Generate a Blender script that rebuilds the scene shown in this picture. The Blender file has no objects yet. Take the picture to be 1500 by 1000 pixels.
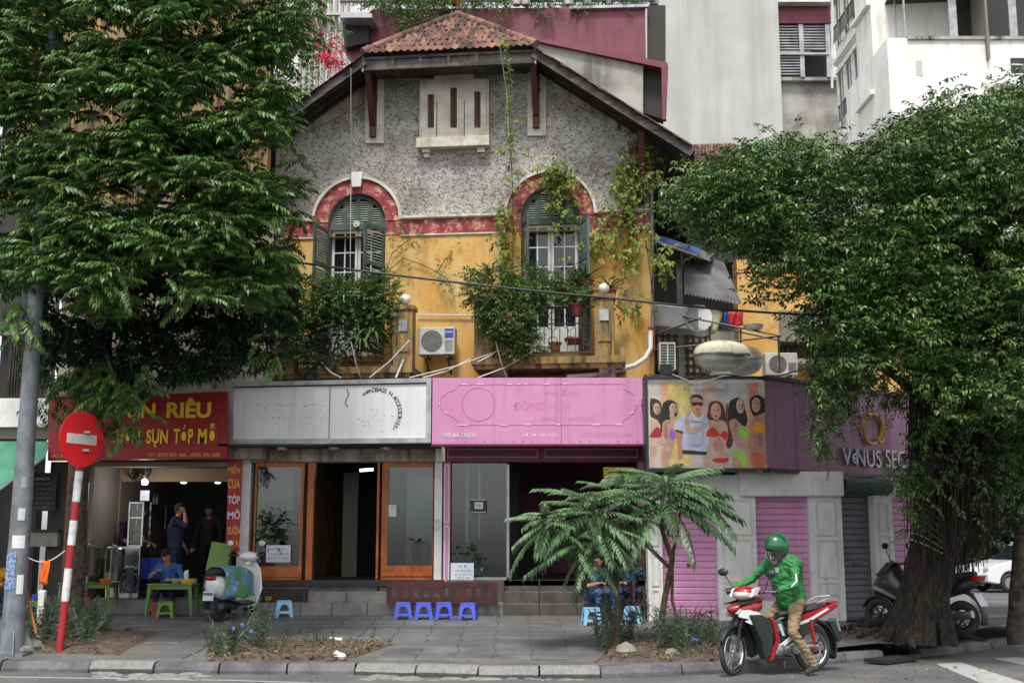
import bpy, math, random
import numpy as np
from math import sin, cos, pi, radians, atan, sqrt
from mathutils import Vector, Matrix, Euler, geometry, noise
random.seed(7); rng = np.random.default_rng(7)
scene = bpy.context.scene
COL = scene.collection
# ------------------------------------------------------------ camera, sky, sun, exposure
FPX = 1750.0; PIT = atan(297/1750.0); CAMZ = 1.6
cd = bpy.data.cameras.new('camera'); cam = bpy.data.objects.new('camera', cd); COL.objects.link(cam)
cam.location = (0, 0, CAMZ); cam.rotation_euler = (pi/2+PIT, 0, 0)
cd.sensor_width = 36; cd.lens = 42.0; cd.clip_end = 600; cd.clip_start = 0.1
scene.camera = cam
world = bpy.data.worlds.new('World'); scene.world = world; world.use_nodes = True
wn = world.node_tree.nodes; wl = world.node_tree.links
SUN_EL = radians(63)
sky = wn.new('ShaderNodeTexSky'); sky.sky_type = 'NISHITA'; sky.sun_disc = False
sky.sun_elevation = SUN_EL; sky.sun_rotation = radians(192); sky.air_density = 1.2; sky.dust_density = 2; sky.ozone_density = 1
hs = wn.new('ShaderNodeHueSaturation'); hs.inputs['Saturation'].default_value = 0.18
bg = wn['Background']; bg.inputs['Strength'].default_value = 0.13
wl.new(sky.outputs[0], hs.inputs['Color']); wl.new(hs.outputs[0], bg.inputs['Color'])
sd = bpy.data.lights.new('sun', 'SUN'); sun = bpy.data.objects.new('sun', sd); COL.objects.link(sun)
sd.energy = 2.0; sd.angle = radians(12); sd.color = (1, .965, .91)
sdir = Vector((sin(radians(192))*cos(SUN_EL), cos(radians(192))*cos(SUN_EL), sin(SUN_EL)))
sun.rotation_euler = sdir.to_track_quat('Z', 'Y').to_euler(); sun.location = (12, -14, 30)
scene.view_settings.view_transform = 'Standard'; scene.view_settings.look = 'None'
scene.view_settings.gamma = 1; scene.view_settings.exposure = 0.92
scene.view_settings.use_curve_mapping = False

# ------------------------------------------------------------ pixel <-> place helpers
SP, CP = sin(PIT), cos(PIT)
def ray(px, py):
    a = (px-750)/FPX; b = (500-py)/FPX
    return a, CP-b*SP, SP+b*CP
def at(px, py, Y):
    x, y, z = ray(px, py); k = Y/y
    return Vector((x*k, Y, CAMZ+z*k))
def gz(x, y):
    return min(.13+.055*(y-15.8), .42) if y > 15.8 else .13
def on_pave(px, py):
    x, y, z = ray(px, py); m = z/y
    Y = (CAMZ+.739)/(.055-m)
    if Y > 21.07: Y = (CAMZ-.42)/(-m)
    return Vector((x/y*Y, Y, gz(0, Y)))
def on_road(px, py):
    x, y, z = ray(px, py); k = -CAMZ/z
    return Vector((x*k, y*k, 0))
class Fr:
    "an upright plane: origin, turned by ang about z; local x along it, local y into the building"
    def __init__(s, ox, oy, deg):
        s.o = Vector((ox, oy, 0)); s.a = radians(deg); s.ax = Vector((cos(s.a), sin(s.a), 0)); s.ay = Vector((-sin(s.a), cos(s.a), 0))
    def w(s, u, v, z): return s.o+s.ax*u+s.ay*v+Vector((0, 0, z))
    def p(s, px, py, off=0):
        d = Vector(ray(px, py)); c = Vector((0, 0, CAMZ))
        k = (s.ay.dot(s.o-c)-off)/s.ay.dot(d); q = c+d*k
        r = q-s.o; return Vector((r.dot(s.ax), -off, q.z))
    def pw(s, px, py, off=0): return s.w(*s.p(px, py, off))
    def uz(s, px, py, off=0): q = s.p(px, py, off); return (q.x, q.z)

# ------------------------------------------------------------ mesh builder
class MB:
    def __init__(s): s.v = []; s.f = []; s.m = []; s.cur = 0
    def add(s, vs, fs):
        b = len(s.v); s.v += [tuple(x) for x in vs]; s.f += [tuple(b+i for i in f) for f in fs]; s.m += [s.cur]*len(fs); return s
    def box(s, x0, x1, y0, y1, z0, z1):
        v = [(x, y, z) for z in (z0, z1) for y in (y0, y1) for x in (x0, x1)]
        return s.add(v, [(0,2,3,1), (4,5,7,6), (0,1,5,4), (2,6,7,3), (0,4,6,2), (1,3,7,5)])
    def obox(s, c, size, rot=None):
        R = rot.to_3x3() if rot else Matrix.Identity(3); c = Vector(c)
        v = [c+R@Vector((x*size[0]/2, y*size[1]/2, z*size[2]/2)) for z in (-1, 1) for y in (-1, 1) for x in (-1, 1)]
        return s.add(v, [(0,2,3,1), (4,5,7,6), (0,1,5,4), (2,6,7,3), (0,4,6,2), (1,3,7,5)])
    def bar(s, p, q, w, h=None, up=(0, 0, 1)):
        p = Vector(p); q = Vector(q); d = (q-p); L = d.length
        if L < 1e-6: return s
        d /= L; up = Vector(up); a = d.cross(up)
        if a.length < 1e-3: a = d.cross(Vector((1, 0, 0)))
        a.normalize(); b = a.cross(d).normalized(); h = h or w
        R = Matrix((d, a, b)).transposed()
        return s.obox((p+q)/2, (L, w, h), R)
    def tube(s, pts, r, n=8, caps=True, flat=1):
        pts = [Vector(p) for p in pts]; N = len(pts); rr = r if isinstance(r, (list, tuple)) else [r]*N
        vs = []; fs = []; prev = None
        for i, p in enumerate(pts):
            t = (pts[min(i+1, N-1)]-pts[max(i-1, 0)])
            if t.length < 1e-9: t = Vector((0, 0, 1))
            t.normalize()
            if prev is None:
                a = t.cross(Vector((0, 0, 1)))
                if a.length < .05: a = t.cross(Vector((0, 1, 0)))
            else: a = prev-t*prev.dot(t)
            a.normalize(); prev = a; b = t.cross(a)
            for k in range(n):
                an = 2*pi*k/n; vs.append(p+a*cos(an)*rr[i]+b*sin(an)*rr[i]*flat)
        for i in range(N-1):
            for k in range(n):
                k2 = (k+1) % n; fs.append((i*n+k, i*n+k2, (i+1)*n+k2, (i+1)*n+k))
        if caps: fs.append(tuple(range(n-1, -1, -1))); fs.append(tuple((N-1)*n+k for k in range(n)))
        return s.add(vs, fs)
    def lathe(s, prof, n=16, c=(0, 0, 0), R=None, sx=1, sy=1):
        c = Vector(c); vs = []; fs = []; N = len(prof)
        for r, z in prof:
            for k in range(n):
                a = 2*pi*k/n; q = Vector((r*cos(a)*sx, r*sin(a)*sy, z)); vs.append(c+(R@q if R else q))
        for i in range(N-1):
            for k in range(n):
                k2 = (k+1) % n; fs.append((i*n+k, i*n+k2, (i+1)*n+k2, (i+1)*n+k))
        if prof[0][0] > 1e-5: fs.append(tuple(range(n-1, -1, -1)))
        if prof[-1][0] > 1e-5: fs.append(tuple((N-1)*n+k for k in range(n)))
        return s.add(vs, fs)
    def ball(s, c, r, n=12, R=None):
        if not isinstance(r, (tuple, list)): r = (r, r, r)
        m = max(4, n//2); vs = []; fs = []; c = Vector(c)
        for i in range(m+1):
            t = pi*i/m
            for k in range(n):
                a = 2*pi*k/n; q = Vector((r[0]*sin(t)*cos(a), r[1]*sin(t)*sin(a), -r[2]*cos(t))); vs.append(c+(R@q if R else q))
        for i in range(m):
            for k in range(n):
                k2 = (k+1) % n; fs.append((i*n+k, i*n+k2, (i+1)*n+k2, (i+1)*n+k))
        return s.add(vs, fs)
    def caps(s, p, q, r0, r1, n=10):
        p = Vector(p); q = Vector(q); d = (q-p); L = max(d.length, 1e-5); d = d/L
        R = d.to_track_quat('Z', 'Y').to_matrix()
        prof = [(r0*sin(a), -r0*cos(a)) for a in (0.001, .4, .8, 1.2, pi/2)]+[(r1*cos(a), L+r1*sin(a)) for a in (0, .4, .8, 1.2, 1.569)]
        return s.lathe(prof, n, p, R)
    def prism(s, poly, y0, y1, holes=(), T=None):
        "poly in (x,z), extruded in y from y0 to y1; T maps a local point"
        loops = [list(poly)]+[list(h) for h in holes]
        flat = [p for l in loops for p in l]; n = len(flat)
        tris = geometry.tessellate_polygon([[Vector((a, b, 0)) for a, b in l] for l in loops])
        vs = [Vector((a, y0, b)) for a, b in flat]+[Vector((a, y1, b)) for a, b in flat]
        if T: vs = [T(v) for v in vs]
        fs = []
        for t in tris:
            a, b, c = [flat[i] for i in t]
            ar = (b[0]-a[0])*(c[1]-a[1])-(b[1]-a[1])*(c[0]-a[0])
            t = t if ar > 0 else (t[0], t[2], t[1])
            fs.append(tuple(t)); fs.append((t[0]+n, t[2]+n, t[1]+n))
        k = 0
        for l in loops:
            m = len(l)
            for i in range(m):
                j = (i+1) % m; fs.append((k+i, k+i+n, k+j+n, k+j))
            k += m
        return s.add(vs, fs)
    def torus(s, c, R, r, n=32, m=10, rot=None, sq=1):
        vs = []; fs = []; c = Vector(c)
        for i in range(n):
            a = 2*pi*i/n
            for j in range(m):
                b = 2*pi*j/m; q = Vector(((R+r*cos(b))*cos(a), r*sq*sin(b), (R+r*cos(b))*sin(a))); vs.append(c+(rot@q if rot else q))
        for i in range(n):
            for j in range(m):
                fs.append((i*m+j, ((i+1) % n)*m+j, ((i+1) % n)*m+(j+1) % m, i*m+(j+1) % m))
        return s.add(vs, fs)
    def mesh(s, name, mats, smooth=False):
        me = bpy.data.meshes.new(name); me.from_pydata(s.v, [], s.f)
        if not isinstance(mats, (list, tuple)): mats = [mats]
        for m in mats: me.materials.append(m)
        if len(mats) > 1: me.polygons.foreach_set('material_index', s.m)
        me.validate(); me.update()
        if smooth:
            me.polygons.foreach_set('use_smooth', [True]*len(me.polygons))
            if hasattr(me, 'set_sharp_from_angle'): me.set_sharp_from_angle(angle=radians(42))
        return me
    def build(s, name, mats, parent=None, world=False, smooth=False, bevel=0, label=None, kind=None):
        if world:
            if parent is not None: M = RM[parent.name].inverted(); s.v = [tuple(M@Vector(v)) for v in s.v]; org = None
            else:
                a = np.array(s.v); org = Vector(((a[:,0].min()+a[:,0].max())/2, (a[:,1].min()+a[:,1].max())/2, a[:,2].min()))
                s.v = [tuple(Vector(v)-org) for v in s.v]
        else: org = None
        o = bpy.data.objects.new(name, s.mesh(name, mats, smooth)); COL.objects.link(o)
        if org: o.location = org
        if parent is not None: o.parent = parent
        RM[o.name] = Matrix.Translation(org) if org else (RM.get(parent.name, Matrix.Identity(4)) if parent is not None else Matrix.Identity(4))
        if bevel:
            b = o.modifiers.new('bevel', 'BEVEL'); b.width = bevel; b.segments = 2; b.limit_method = 'ANGLE'; b.angle_limit = radians(40)
        if label: o['label'] = label
        if kind: o['kind'] = kind
        return o
RM = {}
def tag(o, label=None, cat=None, group=None, kind=None):
    if label: o['label'] = label
    if cat: o['category'] = cat
    if group: o['group'] = group
    if kind: o['kind'] = kind
    return o
def thing(name, label, cat, loc=(0, 0, 0), rz=0, group=None):
    o = bpy.data.objects.new(name, None); COL.objects.link(o); o.empty_display_size = .1
    o.location = loc; o.rotation_euler = (0, 0, rz); RM[o.name] = Matrix.Translation(Vector(loc)) @ Matrix.Rotation(rz, 4, 'Z')
    return tag(o, label, cat, group)
def inst(name, me, parent, loc=(0, 0, 0), rot=(0, 0, 0), sc=(1, 1, 1)):
    o = bpy.data.objects.new(name, me); COL.objects.link(o); o.parent = parent; o.location = loc
    o.rotation_euler = rot if not isinstance(rot, Matrix) else rot.to_euler(); o.scale = sc; RM[o.name] = Matrix.Identity(4); return o
def copy_tree(o, loc=None, rz=None, label=None, parent=None):
    c = o.copy(); COL.objects.link(c)
    if parent is not None: c.parent = parent
    if loc is not None: c.location = loc
    if rz is not None: c.rotation_euler = (0, 0, rz)
    if label: c['label'] = label
    for ch in list(o.children): copy_tree(ch, parent=c)
    return c

# ------------------------------------------------------------ materials
def S(r, g, b, k=1.0):
    f = lambda c: (c/255/12.92 if c <= 10.3 else ((c/255+.055)/1.055)**2.4)*k
    return (f(r), f(g), f(b), 1)
def scl(c, k): return (c[0]*k, c[1]*k, c[2]*k, 1)
def mat(name, col, rough=.7, metal=0, col2=None, scale=3., detail=6, lo=.4, hi=.62, streak=None, sk=(.45, .7), sscale=(6, 6, .7),
        bump=0, bscale=60, spec=.5, grain=.12, spots=None, spk=(.62, .7), spscale=5, alpha=None, emit=None, es=1, coat=0, dist=.02):
    m = bpy.data.materials.new(name); m.use_nodes = True; N = m.node_tree.nodes; L = m.node_tree.links; P = N['Principled BSDF']
    P.inputs['Roughness'].default_value = rough; P.inputs['Metallic'].default_value = metal; P.inputs['Specular IOR Level'].default_value = spec
    if coat: P.inputs['Coat Weight'].default_value = coat; P.inputs['Coat Roughness'].default_value = .08
    tc = N.new('ShaderNodeTexCoord'); oi = N.new('ShaderNodeObjectInfo')
    ad = N.new('ShaderNodeVectorMath'); ad.operation = 'ADD'; L.new(tc.outputs['Object'], ad.inputs[0]); L.new(oi.outputs['Location'], ad.inputs[1])
    vec = ad.outputs[0]
    def noise(sc, det=6, vs=None, rg=.6):
        n = N.new('ShaderNodeTexNoise'); n.inputs['Scale'].default_value = sc; n.inputs['Detail'].default_value = det; n.inputs['Roughness'].default_value = rg
        if vs:
            mp = N.new('ShaderNodeMapping'); mp.inputs['Scale'].default_value = vs; L.new(vec, mp.inputs['Vector']); L.new(mp.outputs[0], n.inputs['Vector'])
        else: L.new(vec, n.inputs['Vector'])
        return n.outputs['Fac']
    def ramp(src, a, b):
        r = N.new('ShaderNodeMapRange'); r.inputs['From Min'].default_value = a; r.inputs['From Max'].default_value = b; L.new(src, r.inputs['Value']); return r.outputs[0]
    def mix(f, a, b, bt='MIX'):
        x = N.new('ShaderNodeMix'); x.data_type = 'RGBA'; x.blend_type = bt
        if isinstance(f, float): x.inputs['Factor'].default_value = f
        else: L.new(f, x.inputs['Factor'])
        for k, s in ((6, a), (7, b)):
            if isinstance(s, tuple): x.inputs[k].default_value = s
            else: L.new(s, x.inputs[k])
        return x.outputs[2]
    c = col
    if col2: c = mix(ramp(noise(scale, detail), lo, hi), col, col2)
    if streak: c = mix(ramp(noise(1, 5, sscale), *sk), c, streak)
    if spots: c = mix(ramp(noise(spscale, 8, None, .7), *spk), c, spots)
    if grain:
        g = ramp(noise(35, 4), .25, .75); mm = N.new('ShaderNodeMapRange'); mm.inputs['To Min'].default_value = 1-grain; mm.inputs['To Max'].default_value = 1+grain
        L.new(g, mm.inputs['Value']); cb = N.new('ShaderNodeVectorMath'); cb.operation = 'SCALE'
        if isinstance(c, tuple): cb.inputs[0].default_value = c[:3]
        else: L.new(c, cb.inputs[0])
        L.new(mm.outputs[0], cb.inputs['Scale']); c = cb.outputs[0]
    if isinstance(c, tuple): P.inputs['Base Color'].default_value = c
    else: L.new(c, P.inputs['Base Color'])
    if bump:
        b = N.new('ShaderNodeBump'); b.inputs['Strength'].default_value = bump; b.inputs['Distance'].default_value = dist
        L.new(noise(bscale, 5), b.inputs['Height']); L.new(b.outputs[0], P.inputs['Normal'])
    if emit: P.inputs['Emission Color'].default_value = emit; P.inputs['Emission Strength'].default_value = es
    return m
def leafmat(name, a, b, rough=.42, trans=.25, spec=.5, c3=None):
    m = bpy.data.materials.new(name); m.use_nodes = True; N = m.node_tree.nodes; L = m.node_tree.links; P = N['Principled BSDF']
    g = N.new('ShaderNodeNewGeometry'); r = N.new('ShaderNodeValToRGB'); L.new(g.outputs['Random Per Island'], r.inputs[0])
    r.color_ramp.elements[0].color = a; r.color_ramp.elements[1].color = b
    if c3: e = r.color_ramp.elements.new(.93); e.color = b; r.color_ramp.elements[2].color = c3
    tc = N.new('ShaderNodeTexCoord'); n = N.new('ShaderNodeTexNoise'); n.inputs['Scale'].default_value = 1.6; n.inputs['Detail'].default_value = 3; L.new(tc.outputs['Object'], n.inputs['Vector'])
    mr = N.new('ShaderNodeMapRange'); mr.inputs['From Min'].default_value = .3; mr.inputs['From Max'].default_value = .7; mr.inputs['To Min'].default_value = .6; mr.inputs['To Max'].default_value = 1.35; L.new(n.outputs['Fac'], mr.inputs['Value'])
    sc = N.new('ShaderNodeVectorMath'); sc.operation = 'SCALE'; L.new(r.outputs[0], sc.inputs[0]); L.new(mr.outputs[0], sc.inputs['Scale'])
    L.new(sc.outputs[0], P.inputs['Base Color']); P.inputs['Roughness'].default_value = rough; P.inputs['Specular IOR Level'].default_value = spec
    t = N.new('ShaderNodeBsdfTranslucent'); L.new(sc.outputs[0], t.inputs['Color']); mx = N.new('ShaderNodeMixShader'); mx.inputs[0].default_value = trans
    L.new(P.outputs[0], mx.inputs[1]); L.new(t.outputs[0], mx.inputs[2]); L.new(mx.outputs[0], N['Material Output'].inputs['Surface'])
    return m
def glassmat(name, tint=(.8, .85, .85, 1), alpha=.3, rough=.03):
    m = bpy.data.materials.new(name); m.use_nodes = True; N = m.node_tree.nodes; L = m.node_tree.links; N.remove(N['Principled BSDF'])
    gl = N.new('ShaderNodeBsdfGlossy'); gl.inputs['Roughness'].default_value = rough; gl.inputs['Color'].default_value = (.9, .93, .95, 1)
    tr = N.new('ShaderNodeBsdfTransparent'); tr.inputs['Color'].default_value = tint; fr = N.new('ShaderNodeFresnel'); fr.inputs['IOR'].default_value = 1.5
    ad = N.new('ShaderNodeMath'); ad.operation = 'MULTIPLY_ADD'; ad.inputs[1].default_value = 1.0; ad.inputs[2].default_value = alpha; L.new(fr.outputs[0], ad.inputs[0])
    mx = N.new('ShaderNodeMixShader'); L.new(ad.outputs[0], mx.inputs[0]); L.new(tr.outputs[0], mx.inputs[1]); L.new(gl.outputs[0], mx.inputs[2]); L.new(mx.outputs[0], N['Material Output'].inputs['Surface'])
    return m

M = {}
M['asphalt'] = mat('asphalt', (.075, .076, .08, 1), .85, col2=(.12, .118, .112, 1), scale=.9, bump=.4, bscale=120, grain=.3, dist=.01, spots=(.035, .035, .038, 1), spscale=1.3)
M['slab'] = mat('pavement_slab', (.15, .152, .155, 1), .62, col2=(.075, .075, .076, 1), scale=1.3, streak=(.1, .1, .1, 1), sk=(.45, .6), sscale=(.5, 2.2, 2), bump=.25, bscale=70, grain=.2, dist=.01, spots=(.21, .205, .19, 1), spk=(.6, .75), spscale=2.3)
M['pave'] = mat('pavement_mortar', (.085, .083, .08, 1), .9, col2=(.13, .12, .11, 1), scale=2, bump=.3, grain=.3)
M['kerb'] = mat('kerb_granite', (.14, .14, .145, 1), .75, col2=(.07, .07, .075, 1), scale=2.5, bump=.5, bscale=40, grain=.25)
M['kerbwhite'] = mat('crumbled_concrete', (.22, .22, .21, 1), .9, col2=(.17, .17, .165, 1), scale=7, bump=1, bscale=25, grain=.3)
M['soil'] = mat('soil', (.12, .085, .06, 1), .95, col2=(.05, .036, .026, 1), scale=9, bump=1, bscale=40, grain=.35)
M['paint'] = mat('road_paint', (.36, .36, .35, 1), .7, col2=(.2, .2, .2, 1), scale=6, lo=.5, hi=.75, grain=.2)
M['ochre'] = mat('ochre_plaster', S(206, 154, 74, .95), .85, col2=S(206, 176, 114), scale=2.2, lo=.38, hi=.66, streak=S(160, 112, 60), sk=(.54, .84), sscale=(3.5, 3.5, .5), bump=.25, bscale=30, spots=S(150, 132, 104), spk=(.58, .68), spscale=2.6, grain=.12)
M['ochre2'] = mat('aged_ochre_plaster', S(160, 128, 74), .88, col2=S(120, 104, 78), scale=3, streak=S(54, 46, 34), sk=(.46, .66), sscale=(7, 7, .8), bump=.3, grain=.2)
M['red'] = mat('worn_crimson_plaster', S(128, 42, 54), .85, col2=S(150, 72, 76), scale=4, spots=S(204, 158, 126), spk=(.5, .62), spscale=7, bump=.3, bscale=30, grain=.15)
M['cream'] = mat('cream_trim', S(208, 204, 192), .8, col2=S(182, 174, 156), scale=3, streak=S(112, 100, 82), sk=(.58, .78), bump=.2, grain=.1)
M['creamdirty'] = mat('dirty_cream_plaster', S(172, 164, 148), .85, col2=S(104, 98, 88), scale=1.6, streak=S(60, 54, 46), sk=(.5, .72), spots=S(170, 92, 56), spk=(.66, .71), spscale=2.2, bump=.3, grain=.15)
def roughcast():
    m = mat('grey_roughcast', S(190, 185, 178), .95, col2=S(140, 135, 129), scale=.9, spots=S(204, 200, 194), spk=(.56, .72), spscale=1.1, grain=.1)
    N = m.node_tree.nodes; L = m.node_tree.links; P = N['Principled BSDF']
    vec = [n for n in N if n.type == 'VECT_MATH' and n.operation == 'ADD'][0].outputs[0]
    v = N.new('ShaderNodeTexNoise'); v.inputs['Scale'].default_value = 25; v.inputs['Detail'].default_value = 4; v.inputs['Roughness'].default_value = .7; L.new(vec, v.inputs['Vector'])
    r = N.new('ShaderNodeMapRange'); r.inputs['From Min'].default_value = .36; r.inputs['From Max'].default_value = .55; r.inputs['To Min'].default_value = .3; r.inputs['To Max'].default_value = 1.15; L.new(v.outputs['Fac'], r.inputs['Value'])
    src = P.inputs['Base Color'].links[0].from_socket
    s = N.new('ShaderNodeVectorMath'); s.operation = 'SCALE'; L.new(src, s.inputs[0]); L.new(r.outputs[0], s.inputs['Scale']); L.new(s.outputs[0], P.inputs['Base Color'])
    b = N.new('ShaderNodeBump'); b.inputs['Strength'].default_value = 1; b.inputs['Distance'].default_value = .035; L.new(v.outputs['Fac'], b.inputs['Height']); L.new(b.outputs[0], P.inputs['Normal'])
    return m
M['roughcast'] = roughcast()
M['tile'] = mat('terracotta_tile', S(126, 86, 70), .88, col2=S(92, 68, 58), scale=5, spots=S(48, 44, 40), spk=(.5, .62), spscale=3.2, bump=.4, bscale=50, grain=.2)
M['tile2'] = mat('terracotta_tile_pale', S(146, 108, 90), .88, col2=S(106, 78, 66), scale=5, spots=S(64, 56, 50), spk=(.56, .66), spscale=4, bump=.4, bscale=50, grain=.2)
M['tile3'] = mat('terracotta_tile_dark', S(92, 62, 52), .9, col2=S(46, 40, 36), scale=5, bump=.4, bscale=50, grain=.25)
M['darkwood'] = mat('weathered_dark_timber', S(62, 52, 46), .85, col2=S(34, 28, 26), scale=4, bump=.4, bscale=30, grain=.2)
M['fascia'] = mat('grey_weathered_board', S(94, 88, 84), .8, col2=S(52, 46, 44), scale=4, sscale=(1, 1, 9), streak=S(34, 30, 28), bump=.2, grain=.15)
M['redwood'] = mat('oxblood_timber', S(78, 30, 28), .6, col2=S(50, 20, 20), scale=4, bump=.2, grain=.15)
M['shutter'] = mat('green_shutter_paint', S(58, 78, 70), .75, col2=S(82, 94, 84), scale=4, streak=S(40, 52, 44), sk=(.5, .75), bump=.15, grain=.12)
M['teal'] = mat('teal_shutter_paint', S(58, 90, 88), .7, col2=S(84, 108, 102), scale=4, streak=S(38, 60, 54), sk=(.5, .75), bump=.15, grain=.12)
M['white'] = mat('white_paint', S(214, 214, 210), .55, col2=S(188, 188, 184), scale=3, grain=.06)
M['whitedirty'] = mat('scuffed_white_paint', S(224, 224, 221), .65, col2=S(206, 206, 202), scale=2.5, streak=S(140, 138, 132), sk=(.6, .85), spots=S(110, 108, 104), spk=(.7, .76), spscale=6, grain=.1)
M['darkglass'] = mat('dark_window_glass', (.012, .014, .016, 1), .06, spec=.7, grain=0)
M['glass'] = glassmat('shop_glass', (.7, .75, .74, 1), .02)
M['black'] = mat('black_shade_paint', (.012, .012, .012, 1), .7, grain=.1)  # flat black standing in for the shade inside rooms and openings
M['iron'] = mat('wrought_iron', (.03, .03, .032, 1), .5, metal=.3, col2=(.06, .045, .035, 1), scale=10, grain=.2)
M['cable'] = mat('black_cable', (.02, .02, .02, 1), .6, grain=0)
M['wcable'] = mat('white_conduit', S(190, 188, 182), .6, grain=.1)
M['metal'] = mat('galvanised_metal', (.42, .43, .44, 1), .42, metal=.6, col2=(.28, .29, .3, 1), scale=3, grain=.12)
M['steel'] = mat('stainless_steel', (.6, .6, .6, 1), .22, metal=1, col2=(.4, .4, .4, 1), scale=5, grain=.1)
M['maroon'] = mat('maroon_sheet_metal', S(120, 50, 68), .5, col2=S(100, 42, 58), scale=2, streak=S(96, 40, 54), sk=(.5, .75), sscale=(8, 8, .3), grain=.06)
M['concrete'] = mat('weathered_concrete', S(188, 188, 184), .9, col2=S(172, 171, 167), scale=.5, streak=S(158, 157, 152), sk=(.5, .75), sscale=(1.3, 1.3, .08), bump=.2, grain=.06)
M['concretedirty'] = mat('stained_concrete', S(170, 168, 160), .9, col2=S(120, 116, 108), scale=.8, streak=S(48, 46, 42), sk=(.52, .66), sscale=(1.5, 1.5, .16), bump=.2, grain=.12)
M['whitewall'] = mat('white_rendered_wall', S(236, 235, 231), .85, col2=S(220, 218, 211), scale=.6, streak=S(180, 176, 166), sk=(.54, .8), sscale=(2, 2, .2), grain=.05)
M['stepgrey'] = mat('grey_granite_step', S(126, 124, 120), .55, col2=S(100, 98, 95), scale=3, bump=.1, grain=.15, streak=S(80, 76, 70), sk=(.6, .8))
M['stepbrown'] = mat('brown_marble_step', S(84, 78, 74), .45, col2=S(60, 55, 52), scale=4, spots=S(128, 118, 108), spk=(.62, .7), spscale=5, grain=.15)
M['orange'] = mat('orange_varnished_timber', S(184, 98, 24), .45, col2=S(150, 74, 18), scale=3, streak=S(118, 56, 16), sk=(.5, .8), sscale=(14, 14, 1), grain=.1)
M['signwhite'] = mat('faded_white_panel', S(228, 229, 228), .6, col2=S(216, 218, 218), scale=1.2, streak=S(204, 206, 206), sk=(.5, .75), sscale=(9, 9, .35), spots=S(128, 130, 132), spk=(.7, .74), spscale=8, grain=.03)
M['signframe'] = mat('aluminium_frame', S(178, 184, 188), .4, metal=.2, col2=S(150, 156, 160), scale=4, grain=.05)
M['pink'] = mat('pink_panel', S(204, 140, 180), .6, col2=S(196, 130, 171), scale=1.2, streak=S(184, 120, 160), sk=(.52, .78), sscale=(9, 9, .4), grain=.04)
M['pinkdark'] = mat('pink_outline', S(184, 112, 158), .6, grain=.1)
M['pinkghost'] = mat('pink_ghost_print', S(190, 122, 164), .6, grain=.05)
M['pinkpale'] = mat('pale_pink_glue', S(232, 196, 218), .6, grain=.1)
M['mauve'] = mat('mauve_panel', S(168, 122, 152), .5, col2=S(154, 108, 138), scale=1, streak=S(108, 66, 94), sk=(.5, .78), sscale=(6, 6, .3), spots=S(168, 124, 150), spk=(.6, .85), spscale=1.2, grain=.04)
M['plum'] = mat('plum_panel', S(122, 40, 72), .5, col2=S(104, 34, 62), scale=2, grain=.06)
M['pinkpost'] = mat('pink_post_paint', S(200, 126, 170), .5, grain=.05)
M['pinkshutter'] = mat('pink_roller_shutter', S(208, 148, 186), .5, col2=S(196, 136, 174), scale=1.5, streak=S(150, 92, 134), sk=(.58, .85), sscale=(8, 8, .5), grain=.06)
M['greyshutter'] = mat('grey_roller_shutter', S(104, 104, 112), .5, col2=S(86, 86, 94), scale=1.5, grain=.08)
M['redsign'] = mat('red_signboard', S(158, 22, 26), .5, col2=S(140, 18, 22), scale=1.5, grain=.05)
M['yellow'] = mat('yellow_lettering', S(242, 206, 36), .5, col2=S(230, 180, 30), scale=4, grain=.03)
M['paleyellow'] = mat('dull_gold_lettering', S(206, 160, 60), .55, grain=.03)
M['gold'] = mat('gold_emblem', S(190, 150, 50), .4, metal=.4, grain=.1)
M['plaingrey'] = mat('grey_letter_side', S(150, 146, 140), .6, grain=0)  # even grey of mouldings, cords, guards and cladding
M['ink'] = mat('black_ink', (.02, .02, .022, 1), .6, grain=0)
M['inkgrey'] = mat('grey_ink', (.2, .2, .22, 1), .7, grain=0)
M['signred'] = mat('reflective_red', S(222, 24, 30), .4, col2=S(210, 26, 30), scale=3, grain=.03)
M['polered'] = mat('faded_red_paint', S(166, 34, 38), .6, col2=S(144, 40, 44), scale=5, grain=.1)
M['polewhite'] = mat('grubby_white_paint', S(214, 214, 214), .6, col2=S(170, 170, 168), scale=7, lo=.55, hi=.7, grain=.1)
M['pole'] = mat('galvanised_pole', S(126, 132, 138), .5, metal=.3, col2=S(104, 108, 112), scale=5, streak=S(150, 154, 158), sk=(.6, .8), spots=S(190, 190, 190), spk=(.66, .7), spscale=9, grain=.12)
M['bark'] = mat('grey_bark', S(92, 84, 72), .95, col2=S(52, 44, 36), scale=9, bump=1, bscale=25, spots=S(132, 126, 108), spk=(.6, .68), spscale=14, grain=.3, dist=.04)
M['banbark'] = mat('banyan_bark', S(62, 56, 48), .95, col2=S(28, 25, 22), scale=7, sscale=(30, 30, 2), streak=S(28, 23, 19), sk=(.45, .6), bump=1, bscale=30, grain=.3, dist=.05)
M['root'] = mat('aerial_root', S(44, 36, 31), .95, col2=S(22, 18, 16), scale=9, grain=.3)
M['twig'] = mat('brown_twig', S(86, 74, 56), .9, col2=S(56, 48, 36), scale=9, grain=.2)
M['stemred'] = mat('reddish_stem', S(104, 66, 50), .8, grain=.2)
M['leafA'] = leafmat('pinnate_leaf', (.042, .095, .02, 1), (.085, .165, .032, 1), .42, .16, .42, (.13, .24, .03, 1))
M['leafB'] = leafmat('dark_leaf', (.012, .032, .014, 1), (.026, .06, .02, 1), .45, .15, .35)
M['leafC'] = leafmat('banyan_leaf', (.038, .078, .018, 1), (.08, .15, .03, 1), .4, .1, .42, (.12, .24, .04, 1))
M['leafD'] = leafmat('balcony_leaf', (.05, .1, .025, 1), (.11, .19, .05, 1), .5, .3, .3, (.16, .22, .04, 1))
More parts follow.
